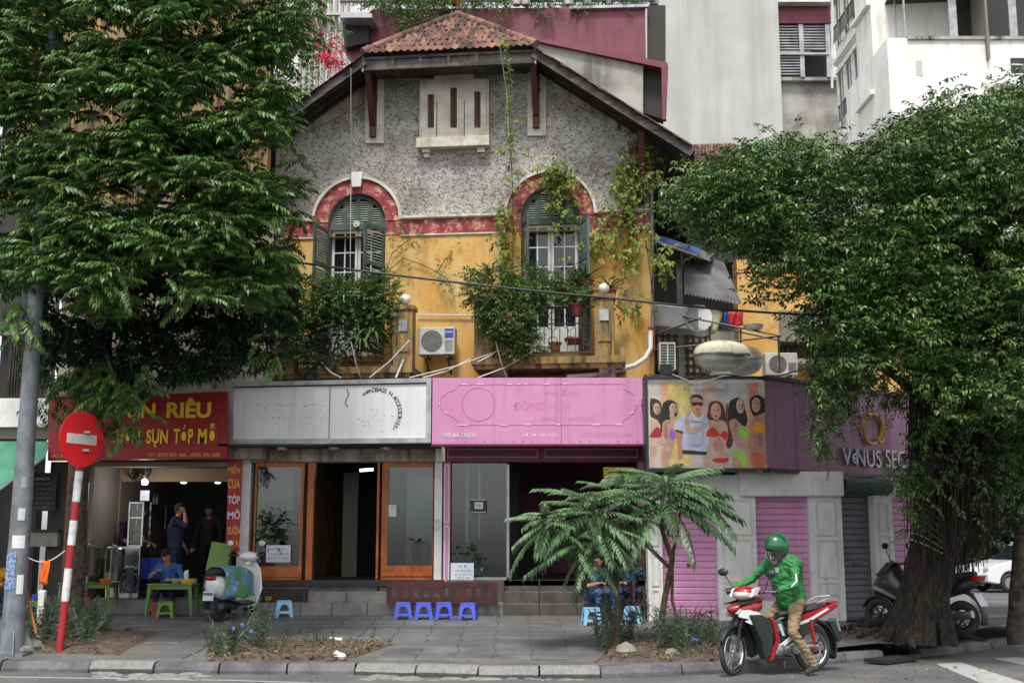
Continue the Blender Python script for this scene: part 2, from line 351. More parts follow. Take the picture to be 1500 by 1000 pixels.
M['leafV'] = leafmat('vine_leaf', (.14, .2, .04, 1), (.3, .34, .07, 1), .5, .35, .3)
M['leafS'] = leafmat('sumac_leaflet', (.09, .17, .08, 1), (.14, .245, .11, 1), .42, .25, .45, (.18, .34, .08, 1))
M['leafR'] = leafmat('ruellia_leaf', (.04, .07, .045, 1), (.1, .13, .075, 1), .5, .2, .4, (.2, .17, .1, 1))
M['leafDry'] = leafmat('dry_leaf', (.12, .075, .035, 1), (.3, .2, .1, 1), .7, .1, .2, (.34, .27, .14, 1))
M['purple'] = leafmat('purple_petal', S(120, 90, 210), S(150, 120, 230), .5, .3)
M['bougain'] = leafmat('bougainvillea_bract', S(190, 20, 60), S(220, 50, 90), .5, .3)
M['skin'] = mat('skin', S(178, 124, 96), .5, col2=S(160, 106, 82), scale=8, grain=.04)
M['hair'] = mat('black_hair', (.008, .007, .006, 1), .85, grain=.2)
M['navy'] = mat('navy_cotton', S(38, 46, 72), .85, col2=S(28, 34, 56), scale=6, bump=.3, bscale=20, grain=.1)
M['blueshirt'] = mat('blue_cotton', S(38, 92, 150), .85, col2=S(30, 74, 126), scale=6, bump=.4, bscale=18, grain=.08)
M['tealshirt'] = mat('dark_teal_cotton', S(30, 68, 86), .85, col2=S(22, 48, 62), scale=6, bump=.4, bscale=18, grain=.08)
M['charcoal'] = mat('charcoal_cotton', S(40, 40, 46), .85, col2=S(28, 28, 32), scale=6, bump=.4, bscale=18, grain=.1)
M['denim'] = mat('blue_denim', S(62, 84, 122), .85, col2=S(48, 66, 100), scale=6, bump=.4, bscale=18, grain=.1)
M['yshirt'] = mat('yellow_cotton', S(214, 160, 40), .8, grain=.08)
M['green'] = mat('green_plastic', S(92, 128, 44), .45, col2=S(78, 112, 38), scale=4, grain=.06)
M['bluep'] = mat('blue_plastic', S(74, 92, 206), .4, col2=S(66, 82, 190), scale=4, grain=.04)
M['lightblue'] = mat('light_blue_plastic', S(140, 190, 222), .4, col2=S(124, 176, 212), scale=4, grain=.04)
M['orangep'] = mat('orange_plastic', S(206, 104, 30), .5, grain=.06)
M['redp'] = mat('red_plastic', S(170, 30, 34), .45, grain=.06)
M['rubber'] = mat('tyre_rubber', (.028, .028, .028, 1), .75, bump=.3, bscale=60, grain=.2)
M['blackp'] = mat('black_plastic', (.016, .022, .024, 1), .4, grain=.15)
M['chrome'] = mat('chrome', (.75, .75, .75, 1), .1, metal=1, grain=0)
M['alloy'] = mat('cast_alloy', (.45, .45, .45, 1), .35, metal=.9, col2=(.28, .28, .28, 1), scale=20, grain=.15)
M['bikered'] = mat('red_gloss_paint', S(158, 20, 24), .25, coat=.5, col2=S(136, 16, 20), scale=5, grain=.04)
M['bikewhite'] = mat('white_gloss_paint', S(220, 220, 220), .25, coat=.6, grain=.03)
M['bikeblue'] = mat('teal_tank_paint', S(60, 120, 120), .25, coat=.5, grain=.04)
M['bikegrey'] = mat('dark_grey_gloss_paint', S(38, 38, 41), .35, coat=.4, grain=.06)
M['lens'] = mat('headlamp_lens', (.7, .72, .74, 1), .08, metal=.5, grain=0)
M['redlens'] = mat('red_lamp_lens', S(150, 16, 22), .15, grain=0)
M['mirror'] = mat('mirror_glass', (.9, .9, .92, 1), .03, metal=1, grain=0)
M['carwhite'] = mat('white_car_paint', S(220, 222, 226), .25, coat=.6, grain=0)
M['carred'] = mat('red_car_paint', S(190, 30, 24), .3, coat=.5, grain=0)
M['jacket'] = mat('green_jacket', S(44, 120, 62), .8, col2=S(34, 98, 48), scale=5, bump=.6, bscale=12, grain=.06, dist=.03)
M['jacketgrey'] = mat('grey_green_sleeve', S(70, 92, 76), .7, bump=.5, bscale=14, grain=.06)
M['khaki'] = mat('khaki_trousers', S(142, 122, 94), .85, col2=S(124, 104, 80), scale=5, bump=.6, bscale=12, grain=.08, dist=.03)
M['helmet'] = mat('green_helmet', S(14, 88, 48), .2, coat=.6, grain=0)
M['visor'] = glassmat('smoked_visor', (.35, .33, .35, 1), .12)
M['boatwhite'] = mat('grimy_fibreglass', S(196, 190, 166), .6, col2=S(160, 152, 128), scale=3, streak=S(96, 90, 74), sk=(.6, .8), grain=.1)
M['tin'] = mat('corrugated_tin', S(136, 136, 138), .55, metal=.3, col2=S(100, 98, 98), scale=2, spots=S(92, 66, 54), spk=(.58, .7), spscale=3, grain=.1)
M['acwhite'] = mat('grimy_ac_casing', S(204, 204, 198), .5, col2=S(178, 176, 168), scale=3, streak=S(136, 130, 118), sk=(.6, .8), grain=.05)
M['acgrille'] = mat('ac_grille', S(96, 100, 102), .5, grain=.05)
M['acblue'] = mat('blue_sticker', S(36, 80, 158), .4, grain=0)
M['greenawn'] = mat('green_awning_canvas', S(72, 136, 112), .8, col2=S(58, 116, 96), scale=2, grain=.06)
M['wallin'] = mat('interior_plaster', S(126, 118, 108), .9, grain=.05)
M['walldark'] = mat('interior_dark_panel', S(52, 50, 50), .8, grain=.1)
M['beige'] = mat('beige_ceiling', S(174, 146, 118), .9, grain=.05)
M['ceramic'] = mat('terracotta_pot', S(160, 78, 48), .7, col2=S(130, 60, 40), scale=5, grain=.1)
M['pot2'] = mat('maroon_pot', S(122, 50, 62), .6, grain=.1)
M['paper'] = mat('white_paper', S(206, 208, 218), .8, col2=S(190, 192, 204), scale=3, grain=.03)
M['lampglass'] = mat('opal_globe', S(214, 212, 204), .3, streak=S(150, 146, 136), sk=(.55, .75), grain=.04)
M['brick'] = mat('exposed_brick', S(140, 78, 56), .9, col2=S(106, 60, 46), scale=6, bump=.4, grain=.2)
M['cloth'] = mat('orange_cloth', S(222, 98, 30), .9, grain=.08)
M['broom'] = mat('broom_stick', S(178, 100, 40), .7, grain=.1)
M['rock'] = mat('rubble', S(136, 132, 126), .95, col2=S(96, 90, 84), scale=5, bump=.5, grain=.2)
M['litter'] = mat('white_litter', S(210, 208, 204), .8, grain=.05)
M['bulb'] = mat('lit_bulb', (1, 1, 1, 1), .5, grain=0, emit=(1, .97, .9, 1), es=6)
M['tube'] = mat('lit_tube', (1, 1, 1, 1), .5, grain=0, emit=(.9, .95, 1, 1), es=3)
M['sofa'] = mat('dark_seat_cover', (.018, .018, .02, 1), .5, grain=.1)
M['curtain'] = mat('pale_backing_panel', S(166, 168, 152), .8, col2=S(150, 150, 140), scale=1, grain=.05)
# ============================================================ GROUND
def struct(o): o['kind'] = 'structure'; return o
KB = [on_road(*p) for p in ((-60,982),(0,983),(130,985),(320,987),(520,988),(700,993),(880,993),(1000,989),(1100,984),(1180,976),(1240,970),(1350,962),(1500,945),(1640,930))]
KB = [Vector((-26, KB[0].y, 0))]+KB
SE = [Vector((12.2, 23.6, 0)), Vector((10.4, 23.4, 0)), Vector((9.7, 24.6, 0)), Vector((9.9, 27, 0)), Vector((17, 60, 0))]
b = MB(); b.add([(-150,-60,0), (150,-60,0), (150,260,0), (-150,260,0)], [(0,1,2,3)]); struct(b.build('road', M['asphalt']))
def zp(x, y): return max(.12, gz(x, y))
b = MB()   # pavement mortar bed, split in strips so that it follows the slope
pave = thing('pavement', None, None); pave['kind'] = 'structure'
edge = [Vector((p.x, p.y+.16, 0)) for p in KB]
ring = [(p.x, p.y) for p in edge]+[(p.x, p.y) for p in SE]+[(17, 80), (-26, 80)]
ys = [14, 15.8, 17, 18.2, 19.4, 20.4, 21.07, 30, 80]
def clip(poly, y, keep_above):
    out = []
    for i in range(len(poly)):
        a, c = poly[i], poly[(i+1) % len(poly)]
        ia = (a[1] >= y) == keep_above; ic = (c[1] >= y) == keep_above
        if ia: out.append(a)
        if ia != ic: t = (y-a[1])/(c[1]-a[1]); out.append((a[0]+t*(c[0]-a[0]), y))
    return out
for y0, y1 in zip(ys[:-1], ys[1:]):
    q = clip(clip(ring, y0, True), y1, False)
    if len(q) < 3: continue
    tr = geometry.tessellate_polygon([[Vector((x, y, 0)) for x, y in q]]); n = len(q)
    fs = []
    for t in tr:
        A, B, Cc = [q[i] for i in t]
        fs.append(tuple(t) if (B[0]-A[0])*(Cc[1]-A[1])-(B[1]-A[1])*(Cc[0]-A[0]) > 0 else (t[0], t[2], t[1]))
    b.add([(x, y, zp(x, y)) for x, y in q], fs)
b.build('mortar_bed', M['pave'], pave)
# kerb stones
kerb = thing('kerb', None, None); kerb['kind'] = 'structure'
def along(pts, step):
    out = [];
    for a, c in zip(pts[:-1], pts[1:]):
        n = max(1, round((c-a).length/step))
        for i in range(n): out.append((a.lerp(c, i/n), a.lerp(c, (i+1)/n)))
    return out
for a, c in along(KB, .95):
    px = 750+FPX*((a.x+c.x)/2)/a.y*.97
    if 1268 < px < 1335: # broken drain opening: sunken stone
        hh = .02
    else: hh = .135
    d = (c-a).normalized(); nrm = Vector((-d.y, d.x, 0)); g = .012
    a2, c2 = a+d*g, c-d*g; r = MB(); j = random.uniform(-.008, .008)
    white = (530 < px < 880) or (150 < px < 300)
    prof = [(0, 0), (-.03 if white else 0, .05), (.035, hh-.01), (.07, hh), (.2, hh+.004), (.2, 0)]
    vs = [(p+nrm*o+Vector((0, 0, z+j))) for p in (a2, c2) for o, z in prof]; n = len(prof)
    fs = [(i, i+n, (i+1) % n+n, (i+1) % n) for i in range(n)]+[tuple(range(n)), tuple(range(2*n-1, n-1, -1))]
    r.add(vs, fs); r.build('kerb_stone', M['kerbwhite'] if white else M['kerb'], kerb)
# crumbled concrete spill along the gutter
def crumble(name, px0, px1, parent):
    r = MB()
    for i in range(int((px1-px0)/3)):
        px = px0+i*3+random.uniform(-2, 2); q = on_road(px, random.uniform(984, 996)); s = random.uniform(.02, .09)
        r.ball((q.x, q.y, 0), (s*1.6, s, s*.28), 6)
    return r.build(name, M['kerbwhite'], parent, kind='stuff')
crumble('crumbled_concrete', 535, 875, kerb); crumble('crumbled_concrete', 145, 300, kerb)
# paving slabs
import itertools
slab = MB(); T = .49
slab.add([(-T/2+.006,-T/2+.006,0),(T/2-.006,-T/2+.006,0),(T/2-.006,T/2-.006,0),(-T/2+.006,T/2-.006,0),(-T/2,-T/2,-.012),(T/2,-T/2,-.012),(T/2,T/2,-.012),(-T/2,T/2,-.012)],
         [(0,1,2,3),(0,4,5,1),(1,5,6,2),(2,6,7,3),(3,7,4,0)])
SL = slab.mesh('slab', M['slab'])
def inside(x, y, poly):
    c = False
    for i in range(len(poly)):
        a, d = poly[i], poly[i-1]
        if (a[1] > y) != (d[1] > y) and x < (d[0]-a[0])*(y-a[1])/(d[1]-a[1])+a[0]: c = not c
    return c
BEDS = [[on_pave(*p).xy for p in q] for q in (
    ((20, 956), (175, 960), (235, 925), (60, 918)),
    ((298, 969), (500, 971), (583, 943), (340, 935)),
    ((868, 971), (1050, 972), (1065, 948), (900, 930)),
    ((1235, 930), (1290, 941), (1405, 940), (1400, 925), (1245, 920)))]
cnt = 0
for i in range(-16, 20):
    for k in range(11):
        x = i*.5+(k % 2)*.03; y = 16.15+k*.5
        if y > 20.9 or abs(x)/y > .445: continue
        cor = [(x+a*T/2, y+c*T/2) for a, c in ((-1,-1),(1,-1),(1,1),(-1,1))]
        if not all(inside(*c, ring) for c in cor): continue
        if any(inside(*c, q) for q in BEDS for c in cor+[(x, y)]): continue
        if y < KB[4].y+.3+.0: continue
        if cnt >= 300: break
        o = inst('slab', SL, pave, (x, y, zp(x, y)+.014+random.uniform(-.002, .002)), (atan(.055)+random.uniform(-.004, .004) if y < 21 else 0, random.uniform(-.004, .004), 0)); cnt += 1
# planting beds: lumpy soil
def bed(poly, lumps, h=.05):
    b = MB(); n = len(poly); cx = sum(p[0] for p in poly)/n; cy = sum(p[1] for p in poly)/n; G = 14
    vs = []; fs = []; ringn = n*5
    rr = []
    for i in range(n):
        for k in range(5):
            a = Vector(poly[i]); c = Vector(poly[(i+1) % n]); rr.append(a.lerp(c, k/5))
    for g in range(7):
        f = g/6
        for p in rr:
            q = Vector((cx, cy)).lerp(p, f); z = zp(q.x, q.y)+.02+(h*(1-f**3))*(.6+.8*random.random())-(.03 if g == 6 else 0)
            vs.append((q.x+random.uniform(-.02, .02), q.y+random.uniform(-.02, .02), z))
    for g in range(6):
        for i in range(ringn): j = (i+1) % ringn; fs.append((g*ringn+i, (g+1)*ringn+i, (g+1)*ringn+j, g*ringn+j))
    b.add(vs, fs)
    for _ in range(lumps):
        f = sqrt(random.random())*.93; p = random.choice(rr); q = Vector((cx, cy)).lerp(p, f); s = random.uniform(.012, .04); b.ball((q.x, q.y, zp(q.x, q.y)+.05), (s, s, s*.7), 6)
    o = b.build('soil_bed', M['soil'], world=True); o['kind'] = 'structure'; return o
for q, n in zip(BEDS, (60, 160, 90, 90)): bed(q, n)
# road markings
b = MB()
def strip(a, c, w, n=40, z=.004):
    a = Vector(a); c = Vector(c); d = (c-a).normalized(); nn = Vector((-d.y, d.x, 0))*w/2
    b.add([a-nn+Vector((0,0,z)), c-nn+Vector((0,0,z)), c+nn+Vector((0,0,z)), a+nn+Vector((0,0,z))], [(0,1,2,3)])
strip(on_road(-80, 990), on_road(330, 996), .09); strip(on_road(330, 996), on_road(640, 1006), .09)
struct(b.build('gutter_line', M['paint'], world=True))
b = MB()
q = [on_road(*p) for p in ((1370, 972), (1408, 970), (1560, 1018), (1480, 1018))]; b.add([Vector((p.x, p.y, .004)) for p in q], [(0,3,2,1)])
q = [on_road(*p) for p in ((1455, 964), (1490, 962), (1640, 985), (1600, 995))]; b.add([Vector((p.x, p.y, .004)) for p in q], [(0,3,2,1)])
struct(b.build('crosswalk_marking', M['paint'], world=True))
# solid black bar painting the shade inside the kerb drain
b = MB(); q0, q1 = on_road(1285, 974), on_road(1333, 968)
b.bar(Vector((q0.x, q0.y+.1, .045)), Vector((q1.x, q1.y+.1, .045)), .34, .05); struct(b.build('drain_shade_fill', M['black'], world=True))

# ============================================================ VILLA
VF = Fr(0, 21.7, -6.5)
villa = thing('villa', 'old two-storey villa with ochre walls, grey roughcast gable and clay tile roof above the shops', 'house', VF.o, VF.a)
def U(px, py, off=0): return VF.uz(px, py, off)
def arcpts(cx, cz, r, n=20, a0=0, a1=pi): return [(cx+r*cos(a0+(a1-a0)*i/n), cz+r*sin(a0+(a1-a0)*i/n)) for i in range(n+1)]
uR = U(955, 400)[0]; uL = U(398, 400)[0]; zB = 4.0; zC = U(720, 319)[1]; zCt = zC+.0
W = []   # windows: centre u, half-width, spring z, bottom z
for x0, x1, ys_, yb in ((481, 565, 326, 520), (763, 849, 315, 516)):
    ua = U(x0, ys_)[0]; ub = U(x1, ys_)[0]; W.append(((ua+ub)/2, (ub-ua)/2, U((x0+x1)/2, ys_)[1], U((x0+x1)/2, yb)[1]))
def opening(w, lo=None):
    c, h, zs, zb = w; zb = lo if lo is not None else zb
    return [(c-h, zb), (c+h, zb)]+arcpts(c, zs, h, 16)
zs = (W[0][2]+W[1][2])/2; W = [(c, h, zs, min(W[0][3], W[1][3])) for c, h, _, _ in W]
zC = zs+.02; FR = .30   # frieze depth
# yellow wall with two door openings, up to the red frieze
z1 = zC-FR
b = MB(); b.prism([(uL, zB), (uR, zB), (uR, z1), (uL, z1)], 0, .35, [[(c-h, zb), (c+h, zb), (c+h, z1-.002), (c-h, z1-.002)] for c, h, _, zb in W]); b.build('yellow_wall', M['ochre'], villa)
b = MB()
segs = [uL, W[0][0]-W[0][1], W[0][0]+W[0][1], W[1][0]-W[1][1], W[1][0]+W[1][1], uR]
for i in (0, 2, 4): b.prism([(segs[i], z1), (segs[i+1], z1), (segs[i+1], zC), (segs[i], zC)], -.012, .35)
b.build('red_frieze', M['red'], villa)
b = MB()
for i in (0, 2, 4):
    a0 = segs[i]-(0 if i == 0 else -.29); a1 = segs[i+1]-(0 if i == 4 else .29)
    b.box(a0, a1, -.045, -.013, zC-.01, zC+.05); b.box(a0, a1, -.07, -.045, zC+.01, zC+.05)
    b.box(a0, a1, -.03, -.012, z1-.03, z1-.004)
b.build('string_course', M['cream'], villa)
# gable of roughcast with arched tops cut out
OV = .75
def Uo(px, py, off=OV): return VF.uz(px, py, off)
eL, eR = Uo(533, 82), Uo(783, 64)
zE = (eL[1]+eR[1])/2; uc = (eL[0]+eR[0])/2; hw = (eR[0]-eL[0])/2
rEnd = Uo(1015, 212); slope = (zE-rEnd[1])/(rEnd[0]-eR[0])
def zroof(u): return zE+slope*(hw-abs(u-uc))     # verge line height
zRidge = zE+slope*hw
top = [(uR, zroof(uR)-.12), (uc+hw, zE-.12), (uc-hw, zE-.12), (uL, zroof(uL)-.12)]
out = [(uL, zC+.001)]
for c, h, z_, zb in W: out += [(c-h, zC+.001)]+list(reversed(arcpts(c, zs+.001, h, 20)))[1:-1]+[(c+h, zC+.001)]
out += [(uR, zC+.001)]+top
b = MB(); b.prism(out, 0.0, .35); b.build('roughcast_gable', M['roughcast'], villa)
R1 = .735*W[0][1]/.5*.5; r_in = W[0][1]; r_out = r_in*1.47; r_hood = r_out*1.07
for c, h, z_, zb in W:
    n = 11     # voussoir-like rendered ring
    b = MB(); o_ = arcpts(c, zs, r_out, 28); i_ = list(reversed(arcpts(c, zs, r_in-.003, 28))); b.prism(o_+i_, -.03, -.001); b.build('arch_surround', M['red'], villa)
    b = MB(); o_ = arcpts(c, zs+.012, r_hood, 28); i_ = list(reversed(arcpts(c, zs+.012, r_out+.002, 28))); b.prism(o_+i_, -.075, -.001); b.build('hood_mould', M['cream'], villa)
    if c == W[0][0]:
        b = MB(); k0 = zs+r_in*1.17; k1 = zs+r_hood*1.08; b.prism([(c-.085, k0), (c+.085, k0), (c+.115, k1), (c-.115, k1)], -.12, -.0755); b.build('keystone', M['white'], villa, bevel=.01)
# white raking bands under the roof, and plates behind the brackets
b = MB()
for (p0, p1, p2, p3) in (((400, 222), (537, 150), (560, 112), (420, 182)), ((820, 140), (923, 201), (933, 168), (800, 92))):
    b.prism([U(*p) for p in (p0, p1, p2, p3)], -.04, -.001)
b.prism([U(*p) for p in ((563, 131), (613, 99), (560, 108))], -.034, -.001)
b.prism([U(*p) for p in ((783, 118), (745, 92), (785, 90))], -.034, -.001)
b.build('raking_band', M['creamdirty'], villa)
for x0, x1, ya, yb in ((536, 563, 118, 211), (773, 800, 105, 200)):
    b = MB(); b.prism([U(x0, yb), U(x1, yb), U(x1, ya), U(x0, ya)], -.06, -.002); b.build('bracket_plate', M['cream'], villa)
b = MB(); b.prism([U(921, 312), U(934, 312), U(934, 195), U(921, 200)], -.05, -.002); b.build('corner_plaster_strip', M['creamdirty'], villa)
# timber brackets
for px, ya, yb in ((549, 100, 203), (786, 92, 190)):
    u = U(px, 150)[0]; zt = zE-.12; zb_ = U(px, yb)[1]
    b = MB(); b.box(u-.06, u+.06, -.15, -.061, zb_, zt); b.bar((u, -.13, zb_+.25), (u, -OV+.1, zt-.12), .11, .12); b.box(u-.06, u+.06, -OV+.05, -.15, zt-.14, zt-.02)
    b.ball((u, -.13, zb_+.75), (.09, .07, .07), 8)
    b.build('timber_bracket', M['redwood'], villa)
u = U(940, 250)[0]; b = MB(); zt = zroof(u)-.2; b.box(u-.06, u+.06, -.15, -.002, zt-1.3, zt); b.bar((u, -.13, zt-1.1), (u, -OV+.15, zt-.1), .11, .12); b.build('timber_bracket', M['redwood'], villa)
# attic vent panel
def box_px(b, x0, y0, x1, y1, o0, o1, f=U): (a, z_1), (c, z_0) = f(x0, y0), f(x1, y1); b.box(a, c, -o1, -o0, z_0, z_1)
slots = [(627.5, 637, 141, 190), (660.5, 670.5, 131, 190), (695.5, 705, 137, 190)]
vp = thing  # noqa
b = MB(); holes = [[U(x0, y1), U(x1, y1), U(x1, y0), U(x0, y0)] for x0, x1, y0, y1 in slots]
b.prism([U(616, 208), U(717, 206), U(717, 118), U(616, 120)], -.1, -.002, holes); ap = b.build('attic_vent_panel', M['cream'], villa)
b = MB(); box_px(b, 637, 108, 695, 119, .0, .09); b.build('cap', M['cream'], ap)
b = MB(); box_px(b, 612.5, 207, 718.5, 217.5, .0, .2); b.build('sill', M['cream'], ap, bevel=.01)
for x in (626, 706):
    b = MB(); box_px(b, x-5.5, 218, x+5.5, 226, .0, .15); box_px(b, x-4, 226, x+4, 232, .0, .1); b.build('corbel', M['cream'], ap)
b = MB(); 
for k in range(20): box_px(b, 634+k*3.4, 219, 635.6+k*3.4, 225, .001, .03)
b.build('dentil_strip', M['cream'], ap, kind='stuff')
b = MB(); b.box(*[U(641, 150)[0], U(642, 150)[0]], -.105, -.1, U(641, 205)[1], U(641, 152)[1]); b.box(*[U(681, 150)[0], U(682, 150)[0]], -.105, -.1, U(641, 205)[1], U(641, 152)[1]); b.build('groove', M['darkwood'], ap)
b = MB()
for x0, x1, y0, y1 in slots: box_px(b, x0+2.5, y0, x1-1, y1, .0, .05)
b.build('slat', M['redwood'], ap)
# --- windows
def shutter_leaf(name, w, h, matk, parent, hinge, ang, sgn):
    "leaf hinged at local hinge; sgn=+1: extends to +u when closed"
    T_ = lambda v: Vector((hinge[0], hinge[1], hinge[2]))+Matrix.Rotation(ang, 3, 'Z')@Vector((sgn*v.x, v.y, v.z))
    b = MB()
    def bx(x0, x1, z0, z1, y0=-.02, y1=.02):
        c = [T_(Vector((x, y, z))) for z in (z0, z1) for y in (y0, y1) for x in (x0, x1)]; b.add(c, [(0,2,3,1), (4,5,7,6), (0,1,5,4), (2,6,7,3), (0,4,6,2), (1,3,7,5)])
    bx(0, .06, 0, h); bx(w-.06, w, 0, h)
    for z in (0, h*.33, h*.68, h-.07): bx(.06, w-.06, z, z+.07)
    fr_ = b.build(name, M[matk], parent)
    zz = .09
    b2 = MB(); b = b2; nsl = 0
    sl = MB()
    while zz < h-.09:
        if not any(a-.02 < zz < a+.085 for a in (0, h*.33, h*.68, h-.07)):
            c = T_(Vector((w/2, 0, zz))); R = Matrix.Rotation(ang, 3, 'Z')@Matrix.Rotation(radians(35), 3, 'X')
            s_ = MB(); s_.obox((0, 0, 0), (w-.12, .05, .008)); 
            key = (round(w, 3), matk)
            if key not in SLM: SLM[key] = s_.mesh('louvre', M['louvre_'+matk])
            inst('louvre', SLM[key], fr_, c, R)
        zz += .055
    return fr_
SLM = {}
M['louvre_shutter'] = mat('highlit_green_louvre', S(176, 184, 172), .7, col2=S(140, 152, 140), scale=8, grain=.1)  # slats paler than the frame: their highlights are put into the colour
M['louvre_teal'] = mat('highlit_teal_louvre', S(172, 186, 178), .7, col2=S(132, 152, 144), scale=8, grain=.1)  # teal slats, highlight brightness likewise in the colour
def villa_window(i, w, angs, mk):
    c, h, z_, zb = w
    win = MB()
    # arched louvre top: frame + slats
    zt = zs-.14
    win.prism([(c-h, zt)]+[(c+h, zt)]+arcpts(c, zs, h-.004, 18), .06, .1, [
        [(c-h*.8, zs-.02), (c-h*.52, zs-.02), (c-h*.52, zs+h*.66), (c-h*.62, zs+h*.58), (c-h*.8, zs+h*.38)],
        [(c-h*.36, zs-.02), (c-h*.07, zs-.02), (c-h*.07, zs+h*.84), (c-h*.36, zs+h*.78)],
        [(c+h*.07, zs-.02), (c+h*.36, zs-.02), (c+h*.36, zs+h*.78), (c+h*.07, zs+h*.84)],
        [(c+h*.52, zs-.02), (c+h*.8, zs-.02), (c+h*.8, zs+h*.38), (c+h*.62, zs+h*.58), (c+h*.52, zs+h*.66)]])
    wo = win.build('window', M['shutter'], villa, label='arched french window with green louvred fanlight, %s' % ('under the white keystone' if i == 0 else 'behind the climbing vine'))
    lb = {}
    for x0, x1, hh in ((-.8, -.52, .6), (-.36, -.07, .8), (.07, .36, .8), (.52, .8, .6)):
        z = zs
        while z < zs+h*hh:
            wd = (x1-x0)*h
            top_ok = z-zs < h*(.4 if abs(x0+x1) > 1 else .8)+(0 if abs(x0+x1) < 1 else .08)
            key = ('fan', round(wd, 3))
            if key not in SLM: s_ = MB(); s_.obox((0,0,0), (wd, .045, .008)); SLM[key] = s_.mesh('louvre', M['louvre_'+mk])
            if top_ok: inst('louvre', SLM[key], wo, (c+(x0+x1)/2*h, .08, z), (radians(35), 0, 0))
            z += .045
    b = MB(); b.box(c-h, c+h, .3, .34, zb, zs+h*.95); b.build('room_shade_fill', M['black'], wo)  # black panel painting the shade of the room behind the panes
    # casements
    for sgn, ang in ((-1, 0.0), (1, 0.0)):
        x0 = c+sgn*.006; x1 = c+sgn*(h-.05); lo, hi = min(x0, x1), max(x0, x1); b = MB()
        Y0, Y1 = .13, .17
        b.box(lo, lo+.05, Y0, Y1, zb, zt); b.box(hi-.05, hi, Y0, Y1, zb, zt); b.box(lo+.05, hi-.05, Y0, Y1, zt-.05, zt); b.box(lo+.05, hi-.05, Y0, Y1, zb, zb+.5)
        ph = (zt-.05-zb-.5)/5
        for k in range(1, 5): b.box(lo+.05, hi-.05, Y0+.005, Y1-.005, zb+.5+ph*k-.012, zb+.5+ph*k+.012)
        b.box((lo+hi)/2-.012, (lo+hi)/2+.012, Y0+.007, Y1-.007, zb+.5, zt-.05)
        cf = b.build('casement', M['white'], wo)
        for k in range(5):
            for x_0, x_1 in ((lo+.05, (lo+hi)/2-.012), ((lo+hi)/2+.012, hi-.05)):
                pm = MB(); z0 = zb+.5+ph*k+.012; z1_ = zb+.5+ph*(k+1)-.012; pm.box(x_0, x_1, .148, .154, z0, z1_); pm.build('pane', M['darkglass'], cf)
    b = MB(); b.box(c-h, c-h+.045, .05, .2, zb, zt); b.box(c+h-.045, c+h, .05, .2, zb, zt); b.box(c-h+.045, c+h-.045, .051, .2, zt-.001, zt+.03); b.build('frame', M['shutter'], wo)
    sh = zt-zb-.02
    shutter_leaf('shutter', h*.98, sh, 'shutter' if i == 0 else 'shutter', villa, (c-h+.02, -.02, zb+.01), -radians(angs[0]), 1)
    shutter_leaf('shutter', h*.98, sh, mk, villa, (c+h-.02, -.02, zb+.01), radians(angs[1]), -1)
villa_window(0, W[0], (104, 60), 'shutter')
villa_window(1, W[1], (72, 112), 'teal')
c = W[0][0]; b = MB(); b.ball((c, -.0, zs-.05), .05, 10); b.torus((c, -.03, zs-.05), .055, .012, 16, 6); b.build('window_lamp', M['cream'], villa)
# --- roof
def P3(u, z, off): return (u, -off, z)
apx_off = -.32; zA = zRidge; eaveL, eaveR = P3(uc-hw, zE, OV), P3(uc+hw, zE, OV); apex = P3(uc, zA, apx_off); back = -7.0
b = MB()    # decking below tiles: two main slopes and front hip
lowR = uc+ (rEnd[0]-uc); lowL = uc-(rEnd[0]-uc)
def slab3(pts, th):
    pts = [Vector(p) for p in pts]; n_ = (pts[1]-pts[0]).cross(pts[2]-pts[0]).normalized()
    if n_.z < 0: n_ = -n_
    n = len(pts); vs = pts+[p-n_*th for p in pts]
    b.add(vs, [tuple(range(n)), tuple(range(2*n-1, n-1, -1))]+[(i, (i+1) % n, (i+1) % n+n, i+n) for i in range(n)])
slab3([eaveR, P3(lowR, zroof(lowR), OV), P3(lowR, zroof(lowR), back), P3(uc, zRidge, back), apex], .07)
slab3([eaveL, apex, P3(uc, zRidge, back), P3(lowL, zroof(lowL), back), P3(lowL, zroof(lowL), OV)], .07)
slab3([eaveL, eaveR, apex], .05)
b.build('roof_deck', M['darkwood'], villa)
# rafters under the verge overhang
b = MB()
for sgn in (1, -1):
    for k in range(7):
        u = uc+sgn*(hw+.15+k*.42); 
        if abs(u-uc) > abs(lowR-uc): break
        z = zroof(u)-.11; b.box(u-.035, u+.035, -OV+.04, 0, z-.09, z)
    for dy in (.12, .4, .62):
        a_ = uc+sgn*hw; e_ = uc+sgn*(lowR-uc); b.bar((a_, -OV+dy, zE-.2), (e_, -OV+dy, zroof(e_)-.2), .05, .09)
b.build('rafters', M['darkwood'], villa)
# verge boards + fascia box
b = MB()
for sgn in (1, -1):
    a_ = uc+sgn*hw; e_ = uc+sgn*(lowR-uc); b.bar((a_, -OV-.02, zE-.14), (e_, -OV-.02, zroof(e_)-.14), .035, .2)
b.build('verge_board', M['fascia'], villa)
b = MB(); b.bar((lowR+.02, -OV, zroof(lowR)-.12), (lowR+.02, -back, zroof(lowR)-.12), .03, .16); b.build('eaves_board', M['darkwood'], villa)
zf0, zf1 = zE-.33, zE-.07
b = MB(); b.box(uc-hw, uc+hw, -OV+.03, -OV+.07, zf0, zf1)
b.box(uc-hw, uc+hw, -OV, -OV+.03, zf1-.05, zf1); b.box(uc-hw, uc+hw, -OV, -OV+.03, zf0, zf0+.06)
for k in range(7): x = uc-hw+k*(2*hw-.05)/6; b.box(x, x+.05, -OV+.002, -OV+.03, zf0+.06, zf1-.05)
